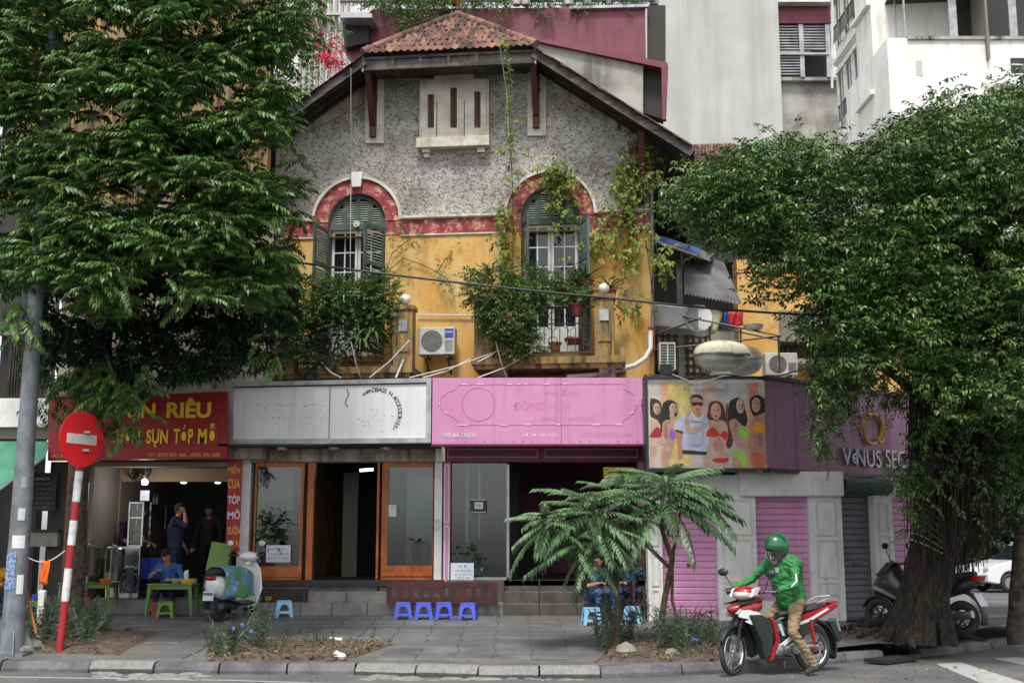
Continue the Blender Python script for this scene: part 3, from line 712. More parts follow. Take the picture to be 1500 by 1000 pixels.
b.box(uc-hw, uc+hw, -OV+.07, -.02, zf0+.1, zf0+.13)
b.build('eaves_fascia', M['fascia'], villa)
b = MB(); b.box(uc-hw-.03, uc-hw-.002, -OV-.01, -OV+.06, zf0-.02, zf1+.02); b.box(uc+hw+.002, uc+hw+.03, -OV-.01, -OV+.06, zf0-.02, zf1+.02); b.build('corner_trim', M['cream'], villa)
# individual clay tiles on the hip
tm = []
for mk in ('tile', 'tile2', 'tile3'):
    t = MB(); n = 6; w, L = .15, .3; vs = []; fs = []
    for j, (yy, dz) in enumerate(((0, .012), (L, 0))):
        for i in range(n+1):
            x = -w/2+w*i/n; z = .018*cos(2*pi*i/n)+dz; vs.append((x, yy, z))
        for i in range(n+1):
            x = -w/2+w*i/n; z = .018*cos(2*pi*i/n)+dz-.018; vs.append((x, yy, z))
    m2 = 2*(n+1)
    for i in range(n):
        fs += [(i, i+1, m2+i+1, m2+i), (n+1+i, m2+n+1+i, m2+n+2+i, n+2+i), (i, n+1+i, n+2+i, i+1)]
    t.add(vs, fs); tm.append(t.mesh('tile', M[mk], smooth=True))
e0, e1, ap_ = Vector(eaveL), Vector(eaveR), Vector(apex)
mid = (e0+e1)/2; sd_ = (ap_-mid); SL_ = sd_.length; sd_.normalize(); xd = (e1-e0).normalized(); nd = xd.cross(sd_).normalized()
Rt = Matrix((xd, sd_, nd)).transposed()
row = 0; y = -.06
while y < SL_-.1:
    half = (hw)*(1-(y+.1)/SL_); n = int(2*half/.14); 
    for k in range(n+1):
        x = -half+(k+.5)*(2*half)/(n+1)
        p = mid+xd*x+sd_*y+nd*(.035+random.uniform(0, .012)); R = Rt@Euler((random.uniform(-.03, .03)+.06, random.uniform(-.05, .05), random.uniform(-.05, .05))).to_matrix()
        inst('tile', tm[random.choices((0, 1, 2), (5, 3, 4))[0]], villa, p, R)
    y += .215; row += 1
# hip rolls
hr = []
for mk in ('tile', 'tile2', 'tile3'):
    t = MB(); t.tube([(0, 0, 0), (0, .34, 0)], [.085, .07], 10); hr.append(t.mesh('ridge_tile', M[mk], smooth=True))
def rolls(a, c, n):
    a, c = Vector(a), Vector(c); d = (c-a).normalized(); R = d.to_track_quat('Y', 'Z').to_matrix()
    for i in range(n):
        p = a.lerp(c, (i-.1)/n)+Vector((random.uniform(-.01, .01), 0, .03+random.uniform(0, .02))); inst('ridge_tile', random.choice(hr), villa, p, R@Euler((.05, 0, random.uniform(-.06, .06))).to_matrix())
rolls(eaveL, apex, 8); rolls(eaveR, apex, 8); rolls(apex, P3(uc, zRidge, back), 22)
# verge tiles on both slopes, seen edge-on
for sgn in (1, -1):
    a_ = Vector(P3(uc+sgn*hw, zE, OV)); e_ = Vector(P3(uc+sgn*(lowR-uc), zroof(lowR), OV)); d = (a_-e_).normalized(); L = (a_-e_).length; n = int(L/.2)
    R = Matrix((Vector((0, -1, 0)).cross(Vector((0,0,0))) if 0 else Vector((0, 1, 0))*(-sgn), d, Vector((0, 1, 0)).cross(d)*(-sgn))).transposed()
    for rowi in range(2):
        for i in range(n):
            p = e_+d*(i*L/n)+Vector((0, -.02+rowi*.15, 0))+R.col[2]*(.03+.016*random.random()); inst('tile', tm[random.choices((0, 1, 2), (2, 2, 5))[0]], villa, p, R@Euler((.07, random.uniform(-.05, .05), random.uniform(-.06, .06))).to_matrix())
# rest of both slopes: joined tile courses
b = MB()
for sgn in (1, -1):
    for k in range(15):
        u0 = uc+sgn*(lowR-uc)-sgn*k*.22; z0 = zroof(u0)+.02
        if abs(u0-uc) < .1: break
        yy = OV-.45
        if abs(u0-uc) < hw: yy = min(yy, apx_off+(OV-apx_off)*(abs(u0-uc)/hw)-.3)
        u1 = u0-sgn*.25; b.add([(u0, -yy, z0+.03), (u0, -back, z0+.03), (u1, -back, zroof(u1)+.015), (u1, -yy, zroof(u1)+.015), (u0, -yy, z0-.01), (u0, -back, z0-.01)], [(0,1,2,3), (0,4,5,1)])
b.build('tile_courses', M['tile3'], villa, kind='stuff')
# side walls
b = MB(); b.box(uR-.35, uR, .36, 7, .4, zroof(uR)-.2); b.box(uL, uL+.35, .36, 7, .4, zroof(uL)-.2); b.build('side_wall', M['ochre2'], villa)
# --- balconies
zF = W[0][3]    # floor of balcony
bal = thing
def balcony(x0, x1, yslab, posts, lab):
    off = .95; root = MB()
    ua = Uo(x0, yslab, off)[0]; ub = Uo(x1, yslab, off)[0]; zt = Uo((x0+x1)/2, yslab-4, off)[1]
    root.box(ua, ub, -off, -.002, zt-.12, zt); root.box(ua+.04, ub-.04, -off+.05, -.003, zt-.2, zt-.121)
    o = root.build('balcony', M['ochre2'], villa, label=lab)
    for u in (ua+.35, ub-.45):
        b = MB(); b.prism([(-.05, zt-.2), (-.85, zt-.2), (-.7, zt-.38), (-.3, zt-.46), (-.05, zt-.75)], u, u+.28, T=lambda v: Vector((v.y, v.x, v.z))); b.build('bracket', M['creamdirty'], o)
    pu = []
    for px in posts:
        u = Uo(px, 480, off)[0]; b = MB(); pu.append(u); b.box(u-.17, u+.17, -off+.03, -off+.33, zt, zt+1.02); b.box(u-.2, u+.2, -off, -off+.36, zt+1.02, zt+1.1); b.box(u-.11, u+.11, -off+.01, -off+.029, zt+.25, zt+.85)
        b.build('pier', M['ochre2'], o, bevel=.008)
    b = MB(); y = -off+.17
    a_, c_ = pu[0]+.17, pu[1]-.17
    b.box(a_, c_, y-.02, y+.02, zt+.88, zt+.92); b.box(a_, c_, y-.015, y+.015, zt+.08, zt+.11); b.box(a_, c_, y-.012, y+.012, zt+.6, zt+.62)
    n = max(6, int((c_-a_)/.13))
    for k in range(n): x = a_+(k+.5)*(c_-a_)/n; b.box(x-.007, x+.007, y-.007, y+.007, zt+.11, zt+.88)
    for k in range(n//2):
        x = a_+(k+.5)*(c_-a_)/(n//2)
        b.torus((x, y, zt+.75), .07, .008, 14, 5); b.torus((x, y, zt+.3), .08, .008, 14, 5)
        b.tube([(x-.09, y, zt+.55), (x-.02, y, zt+.5), (x, y, zt+.42), (x+.02, y, zt+.5), (x+.09, y, zt+.55)], .007, 5)
    b.build('railing', M['iron'], o)
    return ua, ub, zt, off, pu
BL = balcony(392, 603, 541, (418, 590), 'planted balcony with yellow piers below the keystone window')
BR = balcony(690, 915, 526, (708, 885), 'balcony with yellow piers and iron railing above the pink sign')
# small plaques on piers
for (ua, ub, zt, off, pu), i in ((BL, 1), (BR, 1)):
    b = MB(); b.box(pu[i]-.08, pu[i]+.08, -off-.012, -off+.009, zt+.62, zt+.82); b.build('meter_box', M['metal'], villa)
VB = (BL, BR)
# ground floor walls of the villa (behind shopfronts), returns
b = MB(); b.box(uL, uR, .0, .33, 3.2, zB-.001); b.build('lintel_wall', M['creamdirty'], villa)

# ============================================================ ROOFTOP ADDITION behind the gable
rt = thing('rooftop_extension', 'maroon sheet-metal rooftop extension behind the tiled gable', 'roof extension', VF.w(0, 2.2, 9), VF.a)
def fw(pts, off0, off1, name, m, parent, fr=VF, **k):
    "prism whose outline is given in pixels at offset off0, going back to off1"
    q = [fr.uz(x, y, off0) for x, y in pts]; b = MB(); b.prism(q, -off0, -off1, T=lambda v: fr.w(v.x, v.y, v.z)); return b.build(name, M[m], parent, world=True, **k)
fw([(520, 92), (500, 70), (545, 14), (945, 10), (945, 105), (760, 95)], -2.2, -5.5, 'maroon_wall', 'maroon', rt)
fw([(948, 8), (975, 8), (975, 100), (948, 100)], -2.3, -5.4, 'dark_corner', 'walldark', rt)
fw([(783, 60), (785, 55), (978, 92), (978, 101)], -1.5, -2.5, 'flashing', 'maroon', rt)
fw([(784, 62), (942, 97), (942, 190), (800, 100)], -1.6, -2.1, 'white_gable_wall', 'concretedirty', rt)
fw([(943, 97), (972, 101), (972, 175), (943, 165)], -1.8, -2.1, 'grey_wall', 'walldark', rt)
fw([(969, 98), (979, 96), (976, 175), (970, 175)], -1.45, -1.6, 'maroon_post', 'maroon', rt)
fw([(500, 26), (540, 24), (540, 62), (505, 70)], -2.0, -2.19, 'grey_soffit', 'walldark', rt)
fw([(498, 20), (545, 20), (545, 26), (498, 26)], -1.6, -2.19, 'gutter', 'signframe', rt)
fw([(835, 9), (950, 6), (950, 10), (835, 13)], -2.1, -2.199, 'parapet_trim', 'signframe', rt)
b = MB()
for k in range(80):
    px = 500+k*5.8
    for y in (0,): b.bar(VF.pw(px, 8, -2.3), VF.pw(px, -30, -2.3), .02)
b.bar(VF.pw(498, -12, -2.3), VF.pw(960, -14, -2.3), .04); b.bar(VF.pw(498, 3, -2.3), VF.pw(960, 1, -2.3), .04)
b.build('terrace_railing', M['iron'], rt, world=True)
# ============================================================ lettering helper
def lettering(txt, fr, x0, y0, x1, y1, off, mk, parent, bold=.0, depth=.01, name='lettering', rot=0, shear=0, world=True, spacing=1):
    "raised or printed text fitted to a box on the frame's plane"
    cu = bpy.data.curves.new('text', 'FONT'); cu.body = txt; cu.offset = bold; cu.extrude = .001; cu.shear = shear; cu.space_character = spacing; cu.resolution_u = 4
    cu.align_x = 'CENTER'
    ob = bpy.data.objects.new('text', cu); me = bpy.data.meshes.new_from_object(ob); bpy.data.objects.remove(ob)
    n = len(me.vertices)
    if not n: return None
    co = np.zeros(n*3); me.vertices.foreach_get('co', co); co = co.reshape(-1, 3)
    if rot: c_, s_ = cos(rot), sin(rot); co[:, :2] = co[:, :2]@np.array([[c_, s_], [-s_, c_]])
    mn, mx = co.min(0), co.max(0)
    a = fr.p(x0, y1, off); c = fr.p(x1, y0, off)
    b = MB(); vs = []
    for v in co:
        u = a.x+(v[0]-mn[0])/(mx[0]-mn[0])*(c.x-a.x); z = a.z+(v[1]-mn[1])/(mx[1]-mn[1])*(c.z-a.z)
        o = off+(depth if v[2] > 0 else .0012); vs.append(fr.w(u, -o, z))
    b.add(vs, [tuple(p.vertices) for p in me.polygons]); bpy.data.meshes.remove(me)
    return b.build(name, M[mk], parent, world=True)
def fbox(b, fr, x0, y0, x1, y1, o0, o1, ref=None):
    "box whose front face (offset o1 towards the street) fills the pixel box; goes back to o0"
    a = fr.p(x0, y1, o1); c = fr.p(x1, y0, o1)
    return fquad(b, fr, a.x, c.x, a.z, c.z, o0, o1)
def fquad(b, fr, u0, u1, z0, z1, o0, o1):
    v = [fr.w(x, -o, z) for z in (z0, z1) for o in (o1, o0) for x in (u0, u1)]
    return b.add(v, [(0,2,3,1), (4,5,7,6), (0,1,5,4), (2,6,7,3), (0,4,6,2), (1,3,7,5)])
def part(name, mk, parent, fr, boxes, **k):
    b = MB()
    for q in boxes: fbox(b, fr, *q)
    return b.build(name, M[mk], parent, world=True, **k)

# ============================================================ HANDBAG SHOP (white sign) and its front
F1 = Fr(-1.4, 20.4, -9.5); F2 = Fr(0, 20.4, -.4); SH = Fr(0, 21.45, 0)
s1 = thing('shop_sign', 'long faded white signboard with aluminium frame and curved handbag lettering', 'sign', F1.pw(480, 651), F1.a)
part('panel', 'signwhite', s1, F1, [(338, 562, 628, 645, -.25, -.012)])
q = [F1.uz(*p) for p in ((334, 651.5), (631, 648), (632, 553.5), (337, 560))]; qi = [F1.uz(*p) for p in ((342, 643), (624, 641), (625, 560), (343, 566))]
b = MB(); b.prism(q, -.02, .25, [qi], T=lambda v: F1.w(v.x, v.y, v.z)); b.build('frame', M['signframe'], s1, world=True)
part('panel_joint', 'inkgrey', s1, F1, [(482.3, 561, 483, 645, -.012, -.008)])
def on_sign(fr, pts, off, name, mk, parent, r=.004, n=4):
    b = MB(); b.tube([fr.pw(x, y, off) for x, y in pts], r, n); return b.build(name, M[mk], parent, world=True)
on_sign(F1, [(508, 569), (511, 577), (507, 585), (506, 590), (509, 595)], -.005, 'hanging_wire', 'ink', s1, .007)
# circular lettering
def arc_text(txt, fr, cx, cy, r, a0, a1, hpx, mk, parent, off):
    n = len(txt); b = MB(); cz = fr.p(cx, cy, off); k = (fr.p(cx+10, cy, off).x-cz.x)/10
    for i, ch in enumerate(txt):
        if ch == ' ': continue
        a = radians(a0+(a1-a0)*i/(n-1)); cu = bpy.data.curves.new('t', 'FONT'); cu.body = ch; cu.offset = .012; cu.extrude = 0; cu.resolution_u = 3; cu.align_x = 'CENTER'
        ob = bpy.data.objects.new('t', cu); me = bpy.data.meshes.new_from_object(ob); bpy.data.objects.remove(ob)
        s = hpx*k/.73; ux, uz_ = cz.x+r*k*cos(a), cz.z+r*k*sin(a); ro = a-pi/2
        vs = [fr.w(ux+s*(v.co.x*cos(ro)-v.co.y*sin(ro)), -off-.002, uz_+s*(v.co.x*sin(ro)+v.co.y*cos(ro))) for v in me.vertices]
        b.add(vs, [tuple(p.vertices) for p in me.polygons]); bpy.data.meshes.remove(me)
    return b.build('lettering', M[mk], parent, world=True)
arc_text('\u2022HANDBAGS N ACCESSORIES\u2022', F1, 552, 605, 31, 128, -42, 6.2, 'ink', s1, -.009)
b = MB(); rr = random.Random(3)   # specks of glue where letters have come off
def speck(fr, x, y, s, off): c = fr.p(x, y, off); k = .0116*s; b.box(0, 0, 0, 0, 0, 0) if 0 else b.add([fr.w(c.x-k/2, -off-.001, c.z-k/2), fr.w(c.x+k/2, -off-.001, c.z-k*.3), fr.w(c.x+k*.4, -off-.001, c.z+k/2), fr.w(c.x-k*.5, -off-.001, c.z+k*.4)], [(0,1,2,3)])
for x in range(377, 488, 4):
    if rr.random() < .75: speck(F1, x+rr.uniform(-1, 1), 593+rr.uniform(-1, 2), rr.uniform(.8, 2), -.011)
for x in range(368, 488, 8): speck(F1, x+rr.uniform(-1, 1), 611+rr.uniform(-.5, .5), rr.uniform(1, 2), -.011)
for x, y in ((373,602),(388,598),(390,601),(440,601),(470,600),(481,601),(545,600),(552,600),(549,608),(563,608),(574,609),(576,609),(557,614),(532,617),(537,617),(540,618),(535,622),(541,622),(490,623),(560,632),(507,633),(490,568),(533,568),(526,614)): speck(F1, x, y, rr.uniform(1, 2.2), -.011)
b.build('glue_specks', M['inkgrey'], s1, world=True, kind='stuff')
# soffit and lintel with downlights
sf = thing('handbag_shop', 'vacant shopfront with orange timber window frames and grey steps under the white sign', 'shopfront', SH.w(-3.2, 0, .9), 0)
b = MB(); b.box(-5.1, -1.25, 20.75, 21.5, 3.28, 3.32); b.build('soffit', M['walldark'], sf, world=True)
for px in (413, 490, 565):
    q = at(px, 653.5, 21.0); b = MB(); b.lathe([(.09, 0), (.11, .02), (.11, .05)], 14, (q.x, 21.0, 3.225)); b.build('downlight', M['metal'], sf, world=True)
part('lintel', 'creamdirty', sf, SH, [(353, 656, 652, 676, -.3, .1)])
part('lintel_cap', 'whitedirty', sf, SH, [(356, 655, 366, 677, -.1, .13), (638, 653, 652, 675.5, -.1, .13)])
part('pillar', 'whitedirty', sf, SH, [(343, 677, 368, 905, -.3, .02)])
part('pillar', 'whitedirty', sf, SH, [(635, 676, 648, 862, -.3, .04)])
# QR codes left out; small plain notices
def window_unit(x0, x1, gx0, gx1, y0, yg, ym, yb, lab):
    b = MB(); a = SH.p(x0, yb, 0); c = SH.p(x1, y0, 0); g0 = SH.p(gx0, yg, 0); g1 = SH.p(gx1, y0+6, 0)
    b.prism([(a.x, a.z), (c.x, a.z), (c.x, c.z), (a.x, c.z)], 0, .1, [[(g0.x, g0.z), (g1.x, g0.z), (g1.x, g1.z), (g0.x, g1.z)]], T=lambda v: SH.w(v.x, v.y, v.z))
    w = b.build('window', M['orange'], sf, world=True, label=lab)
    b = MB(); fquad(b, SH, g0.x, g1.x, g0.z, g1.z, -.06, -.052); b.build('pane', M['glass'], w, world=True)
    b = MB(); m_ = SH.p(x0, ym, 0).z; fquad(b, SH, a.x+.03, c.x-.05, a.z+.02, m_, 0, .02); fquad(b, SH, a.x+.01, c.x-.02, m_+.02, m_+.07, 0, .035); b.build('kick_panel', M['orange'], w, world=True)
    return w, g0, g1
wL, gl0, gl1 = window_unit(368, 446, 372, 442, 677, 829, 846, 862, 'left window with a hanging plant and a notice')
wR, gr0, gr1 = window_unit(557, 635, 567, 634, 677, 828, 845, 862, 'right window with a spiky plant')
part('door_jamb', 'orange', sf, SH, [(446.5, 677, 461, 862, -.12, .05)])
part('door_jamb', 'orange', sf, SH, [(550, 677, 556.5, 848, -.12, .05)])
# interior
zFl = .99
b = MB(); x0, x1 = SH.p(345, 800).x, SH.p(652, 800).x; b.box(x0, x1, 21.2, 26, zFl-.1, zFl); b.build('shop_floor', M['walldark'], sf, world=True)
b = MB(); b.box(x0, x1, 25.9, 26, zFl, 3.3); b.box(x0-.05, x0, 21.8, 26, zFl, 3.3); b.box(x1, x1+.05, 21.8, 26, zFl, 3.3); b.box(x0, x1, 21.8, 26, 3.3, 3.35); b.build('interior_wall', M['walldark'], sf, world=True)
part('backing_panel', 'curtain', sf, Fr(0, 22.1, 0), [(374, 660, 432, 850, -.03, 0)]); part('backing_panel', 'curtain', sf, Fr(0, 22.1, 0), [(594, 660, 640, 850, -.03, 0)])
b = MB(); fbox(b, Fr(0, 23.5, 0), 500, 692, 525, 850, -.05, 0); b.build('inner_door', M['interior'] if 'interior' in M else M['wallin'], sf, world=True)
q = at(537, 690, 24); b = MB(); b.bar((q.x-.12, 24, q.z+.02), (q.x+.15, 23.7, q.z+.02), .04, .05); b.build('tube_lamp', M['tube'], sf, world=True)
# steps
zs_ = [(zFl, .8, 21.35, 452, 553), (.8, .61, 21.05, 449, 567)]
for zt, zb_, Y, xa, xb in zs_:
    a, c = at(xa, 860, Y).x, at(xb, 860, Y).x
    for k in range(2): w = (c-a)/2; b = MB(); b.box(a+w*k+.003, a+w*(k+1)-.003, Y, Y+.42, zb_-.02, zt); b.build('step_stone', M['stepgrey'], sf, world=True, bevel=.008)
Y = 20.78; xs = [375, 440, 486, 538, 604, 655, 738]
for xa, xb in zip(xs[:-1], xs[1:]): b = MB(); b.box(at(xa, 890, Y).x+.004, at(xb, 890, Y).x-.004, Y, 21.5, .2, .62); b.build('step_stone', M['stepgrey'], sf, world=True, bevel=.008)
b = MB(); b.box(x0, at(450, 870, 21.2).x, 21.3, 21.6, .3, .98); b.box(at(556, 870, 21.2).x, x1, 21.3, 21.6, .3, .86); b.build('sill_wall', M['stepgrey'], sf, world=True)
# notices
def notice(fr, x0, y0, x1, y1, off, lab, cat, lines, mk='paper', ink='inkgrey', name='notice'):
    t = thing(name, lab, cat, fr.pw((x0+x1)/2, y1, off), fr.a); b = MB(); fbox(b, fr, x0, y0, x1, y1, off-.004, off); b.build('sheet', M[mk], t, world=True)
    for (tx, a, b_, c, d, *bo) in lines: lettering(tx, fr, a, b_, c, d, off, ink, t, bold=(bo[0] if bo else .01), depth=.002)
    return t
notice(SH, 389.5, 798, 426, 823, .015, 'handwritten paper notice on the left orange-framed window', 'notice', [('SANG NHƯỢNG', 396, 802, 419, 806), ('cho thuê cửa hàng', 393, 809, 423, 813), ('liên hệ chủ nhà', 392, 815, 422, 819)])
notice(SH, 660, 824, 694, 849, .15, 'handwritten paper notice leaning in the pink shop display window', 'notice', [('A B', 672, 827, 684, 831), ('cho thuê nhà', 667, 833, 690, 837), ('liên hệ chính chủ', 666, 839, 691, 843), ('0912 344', 670, 844, 689, 848)], ink='inkgrey')
notice(SH, 569, 739, 581, 756, .02, 'small white sticker card on the right orange door post', 'sticker', [('MENU', 572, 742, 578, 744)])
notice(SH, 636, 760, 645, 776, .06, 'small white sticker on the white pillar beside the pink post', 'sticker', [('SHOP', 638, 762, 643, 764)])
# ============================================================ PINK SHOP
s2 = thing('shop_sign', 'long pink signboard with peeled-off lettering and a small white street address', 'sign', F2.pw(790, 650), F2.a)
zt2, zb2 = F2.p(790, 553).z, F2.p(790, 650).z; xq = [633, 822, 946]
for xa, xb in zip(xq[:-1], xq[1:]): b = MB(); fquad(b, F2, F2.p(xa, 600).x+.003, F2.p(xb, 600).x-.003, zb2, zt2, -.25, 0); b.build('panel', M['pink'], s2, world=True)
b = MB(); fquad(b, F2, F2.p(632, 600).x, F2.p(947, 600).x, zb2-.03, zb2-.001, -.25, -.01); b.build('edge', M['plum'], s2, world=True)
lettering('59B BÀ TRIỆU', F2, 649, 632, 696, 642, .0, 'white', s2, bold=.01, depth=.008)
out = [(671, 563), (912, 563)]; 
b = MB()
def ln(pts, r=.0035, mk=None): b.tube([F2.pw(x, y, .003) for x, y in pts], r, 4)
ln([(673, 563), (912, 562), (914, 570), (925, 575), (931, 583), (934, 592), (930, 601), (924, 609), (913, 615), (911, 622), (673, 622), (668, 614), (655, 606), (646, 599), (644, 590), (647, 582), (657, 574), (666, 571), (673, 563)])
ln([(701+24*cos(a/24*2*pi), 592+24.5*sin(a/24*2*pi)) for a in range(25)], .004)
b.build('outline', M['pinkdark'], s2, world=True)
b = MB()
for seg in ([(677, 563), (684, 563)], [(699, 563), (708, 563)], [(743, 563), (750, 563)], [(757, 563), (762, 563)], [(769, 563), (772, 563)], [(796, 563), (805, 563)], [(825, 562), (831, 562)], [(671, 622.5), (686, 622.5)], [(731, 622.5), (744, 622.5)], [(770, 622), (776, 622)], [(815, 622), (820, 622)], [(868, 622), (880, 622)], [(901, 622), (911, 622)], [(929, 581), (933, 587), (933.5, 593)], [(923, 606), (928, 604)], [(645, 588), (644, 592)], [(650, 603), (655, 606)]): ln(seg, .009)
b.build('torn_tape', M['pinkpale'], s2, world=True, kind='stuff')
lettering('ĐÔNG HOA', F2, 752, 586, 838, 601, -.0005, 'pinkghost', s2, bold=0, depth=.003, name='ghost_lettering')
lettering('PHẤN', F2, 798, 568, 847, 580, -.0005, 'pinkghost', s2, bold=0, depth=.003, name='ghost_lettering')
lettering('BEAUTY HOUSE', F2, 792, 610, 870, 616, -.0005, 'pinkghost', s2, bold=0, depth=.003, name='ghost_lettering')
lettering('CƠ SỞ  HÀ NỘI', F2, 764, 633, 815, 640, -.0005, 'pinkpale', s2, bold=0, depth=.003, name='ghost_lettering')
lettering('HOTLINE 0936 598', F2, 850, 633, 925, 640, -.0005, 'pinkghost', s2, bold=0, depth=.003, name='ghost_lettering')
b = MB()
for k in range(22): speck(F2, 640+k*14, 646.5, rr.uniform(.8, 2), .002)
for k in range(7): speck(F2, 941.5, 566+k*12, 1.2, .002)
b.build('screw_heads', M['ink'], s2, world=True, kind='stuff')
pk = thing('pink_shop', 'dark vacant shop with plum lintel and pink posts under the pink sign', 'shopfront', SH.w(1, 0, .9), 0)
b = MB(); b.box(-1.2, 2.3, 20.7, 21.6, 3.28, 3.32); b.build('soffit', M['plum'], pk, world=True)
part('lintel', 'plum', pk, SH, [(652.5, 653, 946, 676, -.3, .1)])
for xa, xb in ((655, 788), (798, 934)):
    b = MB(); a, c = SH.p(xa, 670, .1), SH.p(xb, 657, .1); b.prism([(a.x, a.z), (c.x, a.z), (c.x, c.z), (a.x, c.z)], -.112, -.101, [[(a.x+.02, a.z+.02), (c.x-.02, a.z+.02), (c.x-.02, c.z-.02), (a.x+.02, c.z-.02)]], T=lambda v: SH.w(v.x, v.y, v.z)); b.build('moulding', M['plaingrey'], pk, world=True)
def post(x0, x1, y0, y1, off=.08):
    o = part('pink_post', 'pinkpost', pk, SH, [(x0, y0, x1, y1, -.2, off)])
    for ya, yb in ((y0+3, y0+88), (y0+93, y1-2)):
        b = MB(); a, c = SH.p(x0+1.5, yb, off), SH.p(x1-1.5, ya, off); b.prism([(a.x, a.z), (c.x, a.z), (c.x, c.z), (a.x, c.z)], -off-.01, -off-.001, [[(a.x+.02, a.z+.02), (c.x-.02, a.z+.02), (c.x-.02, c.z-.02), (a.x+.02, c.z-.02)]], T=lambda v: SH.w(v.x, v.y, v.z)); b.build('moulding', M['white'], o, world=True)
post(648.5, 660, 677, 853)
part('pink_post', 'pinkpost', pk, SH, [(938, 655, 952, 800, -.2, .08)])
# display glass, frames
part('display_frame', 'metal', pk, SH, [(661, 845, 745, 849, -.1, .02), (742, 680, 746, 849, -.1, .02)])
b = MB(); fbox(b, SH, 661, 678, 742, 845, -.06, -.05); b.build('pane', M['glass'], pk, world=True)
part('display_post', 'white', pk, Fr(0, 22.2, 0), [(681, 660, 687, 850, -.1, 0)]); part('display_post', 'metal', pk, Fr(0, 22.4, 0), [(700, 660, 704, 850, -.05, 0)])
part('blue_poster', 'acblue', pk, Fr(0, 22.5, 0), [(689, 758, 699, 800, -.02, 0)])
x0, x1 = SH.p(655, 800).x+.0, SH.p(945, 800).x
b = MB(); b.box(x0, x1, 21.3, 26.5, zFl-.1, zFl); b.build('shop_floor', M['stepbrown'], pk, world=True)
b = MB(); b.box(x0, x1, 26.4, 26.5, zFl, 3.4); b.box(x0, x0+.05, 21.8, 26.5, zFl, 3.4); b.box(x1, x1+.05, 21.8, 26.5, zFl, 3.4); b.box(x0, x1, 21.8, 26.5, 3.38, 3.42); b.build('interior_wall', M['plum'], pk, world=True)
part('inner_shelf', 'walldark', pk, Fr(0, 25, 0), [(785, 697, 850, 705, -.4, 0), (760, 780, 800, 850, -.3, 0)])
part('inner_partition', 'walldark', pk, Fr(0, 23.4, 0), [(735, 670, 760, 850, -.3, 0)])
# brown steps
for zt, zb_, Y in ((zFl, .8, 21.3), (.8, .61, 21.0), (.61, .3, 20.7)):
    xe = [738, 790, 845, 900, 948]
    for xa, xb in zip(xe[:-1], xe[1:]): b = MB(); b.box(at(xa, 870, Y).x+.003, at(xb, 870, Y).x-.003, Y, Y+.5, zb_-.02, zt); b.build('step_stone', M['stepbrown'], pk, world=True, bevel=.008)
b = MB(); b.box(at(655, 870, 21).x, at(738, 870, 21).x, 21.05, 21.7, .5, .975); b.build('sill_wall', M['stepbrown'], pk, world=True)
notice(SH, 689, 731.5, 712.5, 749.5, .1, 'small dark plaque with a white centre hanging on the pink shop glass', 'plaque', [], mk='ink')
b = MB(); fbox(b, SH, 695, 735, 707.5, 745, .1, .108); b.build('plaque_centre', M['paper'], bpy.data.objects['notice.004'], world=True)
b = MB(); [fbox(b, SH, 690, y, 712, y+1.3, .1, .11) for y in (731, 749)]; b.build('rail', M['metal'], bpy.data.objects['notice.004'], world=True)
lettering('OPEN', SH, 698, 738, 705, 742, .108, 'inkgrey', bpy.data.objects['notice.004'], bold=.01, depth=.002)
# yellow board behind the sumac
by = thing('yellow_board', 'small yellow slatted board hanging at the right end of the pink shop', 'sign', SH.w(2.0, -.3, 2.6)); 
for k in range(5): b = MB(); fbox(b, SH, 884, 684+k*4, 929, 687+k*4, .2, .22); b.build('slat', M['yellow'], by, world=True)
# ============================================================ corner lingerie shop
VA = Fr(0, 19.4, 0); pB = VA.pw(1120.5, 600); VS = Fr(pB.x, pB.y, 39); VW = Fr(0, 20.0, 0); pC = VW.pw(1232, 800); VW2 = Fr(pC.x, pC.y, 33)
vs_ = thing('corner_shop', 'corner shop with mauve wraparound fascia and white pilasters between roller shutters', 'shopfront', VW.w(3.2, 0, .35), 0)
zs1, zs0 = VA.p(1100, 555).z, VA.p(1100, 685).z
def fq(name, mk, fr, u0, u1, z0, z1, o0, o1, parent=vs_, **k): b = MB(); fquad(b, fr, u0, u1, z0, z1, o0, o1); return b.build(name, M[mk], parent, world=True, **k)
uA0, uA1 = VA.p(949, 600).x, VA.p(1120.5, 600).x
uS1 = VS.p(1376, 640).x
fq('fascia_backing', 'blackp', VA, uA0-.05, uA1, zs0-.05, zs1+.05, -.3, -.004)
fq('fascia_edge', 'blackp', VA, uA0-.06, uA1, zs1+.002, zs1+.04, -.1, .05); fq('fascia_edge', 'blackp', VA, uA0-.06, uA1, zs0-.04, zs0-.002, -.1, .05); fq('fascia_edge', 'blackp', VA, uA0-.045, uA0-.005, zs0-.07, zs1+.07, -.1, .06)
um = [0, uS1*.3, uS1*.62, uS1]
for a, c in zip(um[:-1], um[1:]): fq('mauve_panel', 'mauve', VS, a+.002, c-.002, zs0, zs1, -.2, 0)
fq('fascia_edge', 'blackp', VS, 0.02, uS1, zs1+.002, zs1+.06, -.1, .05); fq('fascia_edge', 'blackp', VS, .02, uS1, zs0-.07, zs0-.002, -.1, .05)
lettering('V NUS', VS, 1232, 660, 1287, 681, 0, 'metal', vs_, depth=.05, bold=.006); lettering('e', VS, 1246, 664, 1254, 679, 0, 'metal', vs_, depth=.05, bold=.006)
lettering('SECRET', VS, 1295, 663, 1352, 685, 0, 'metal', vs_, depth=.05, bold=.006)
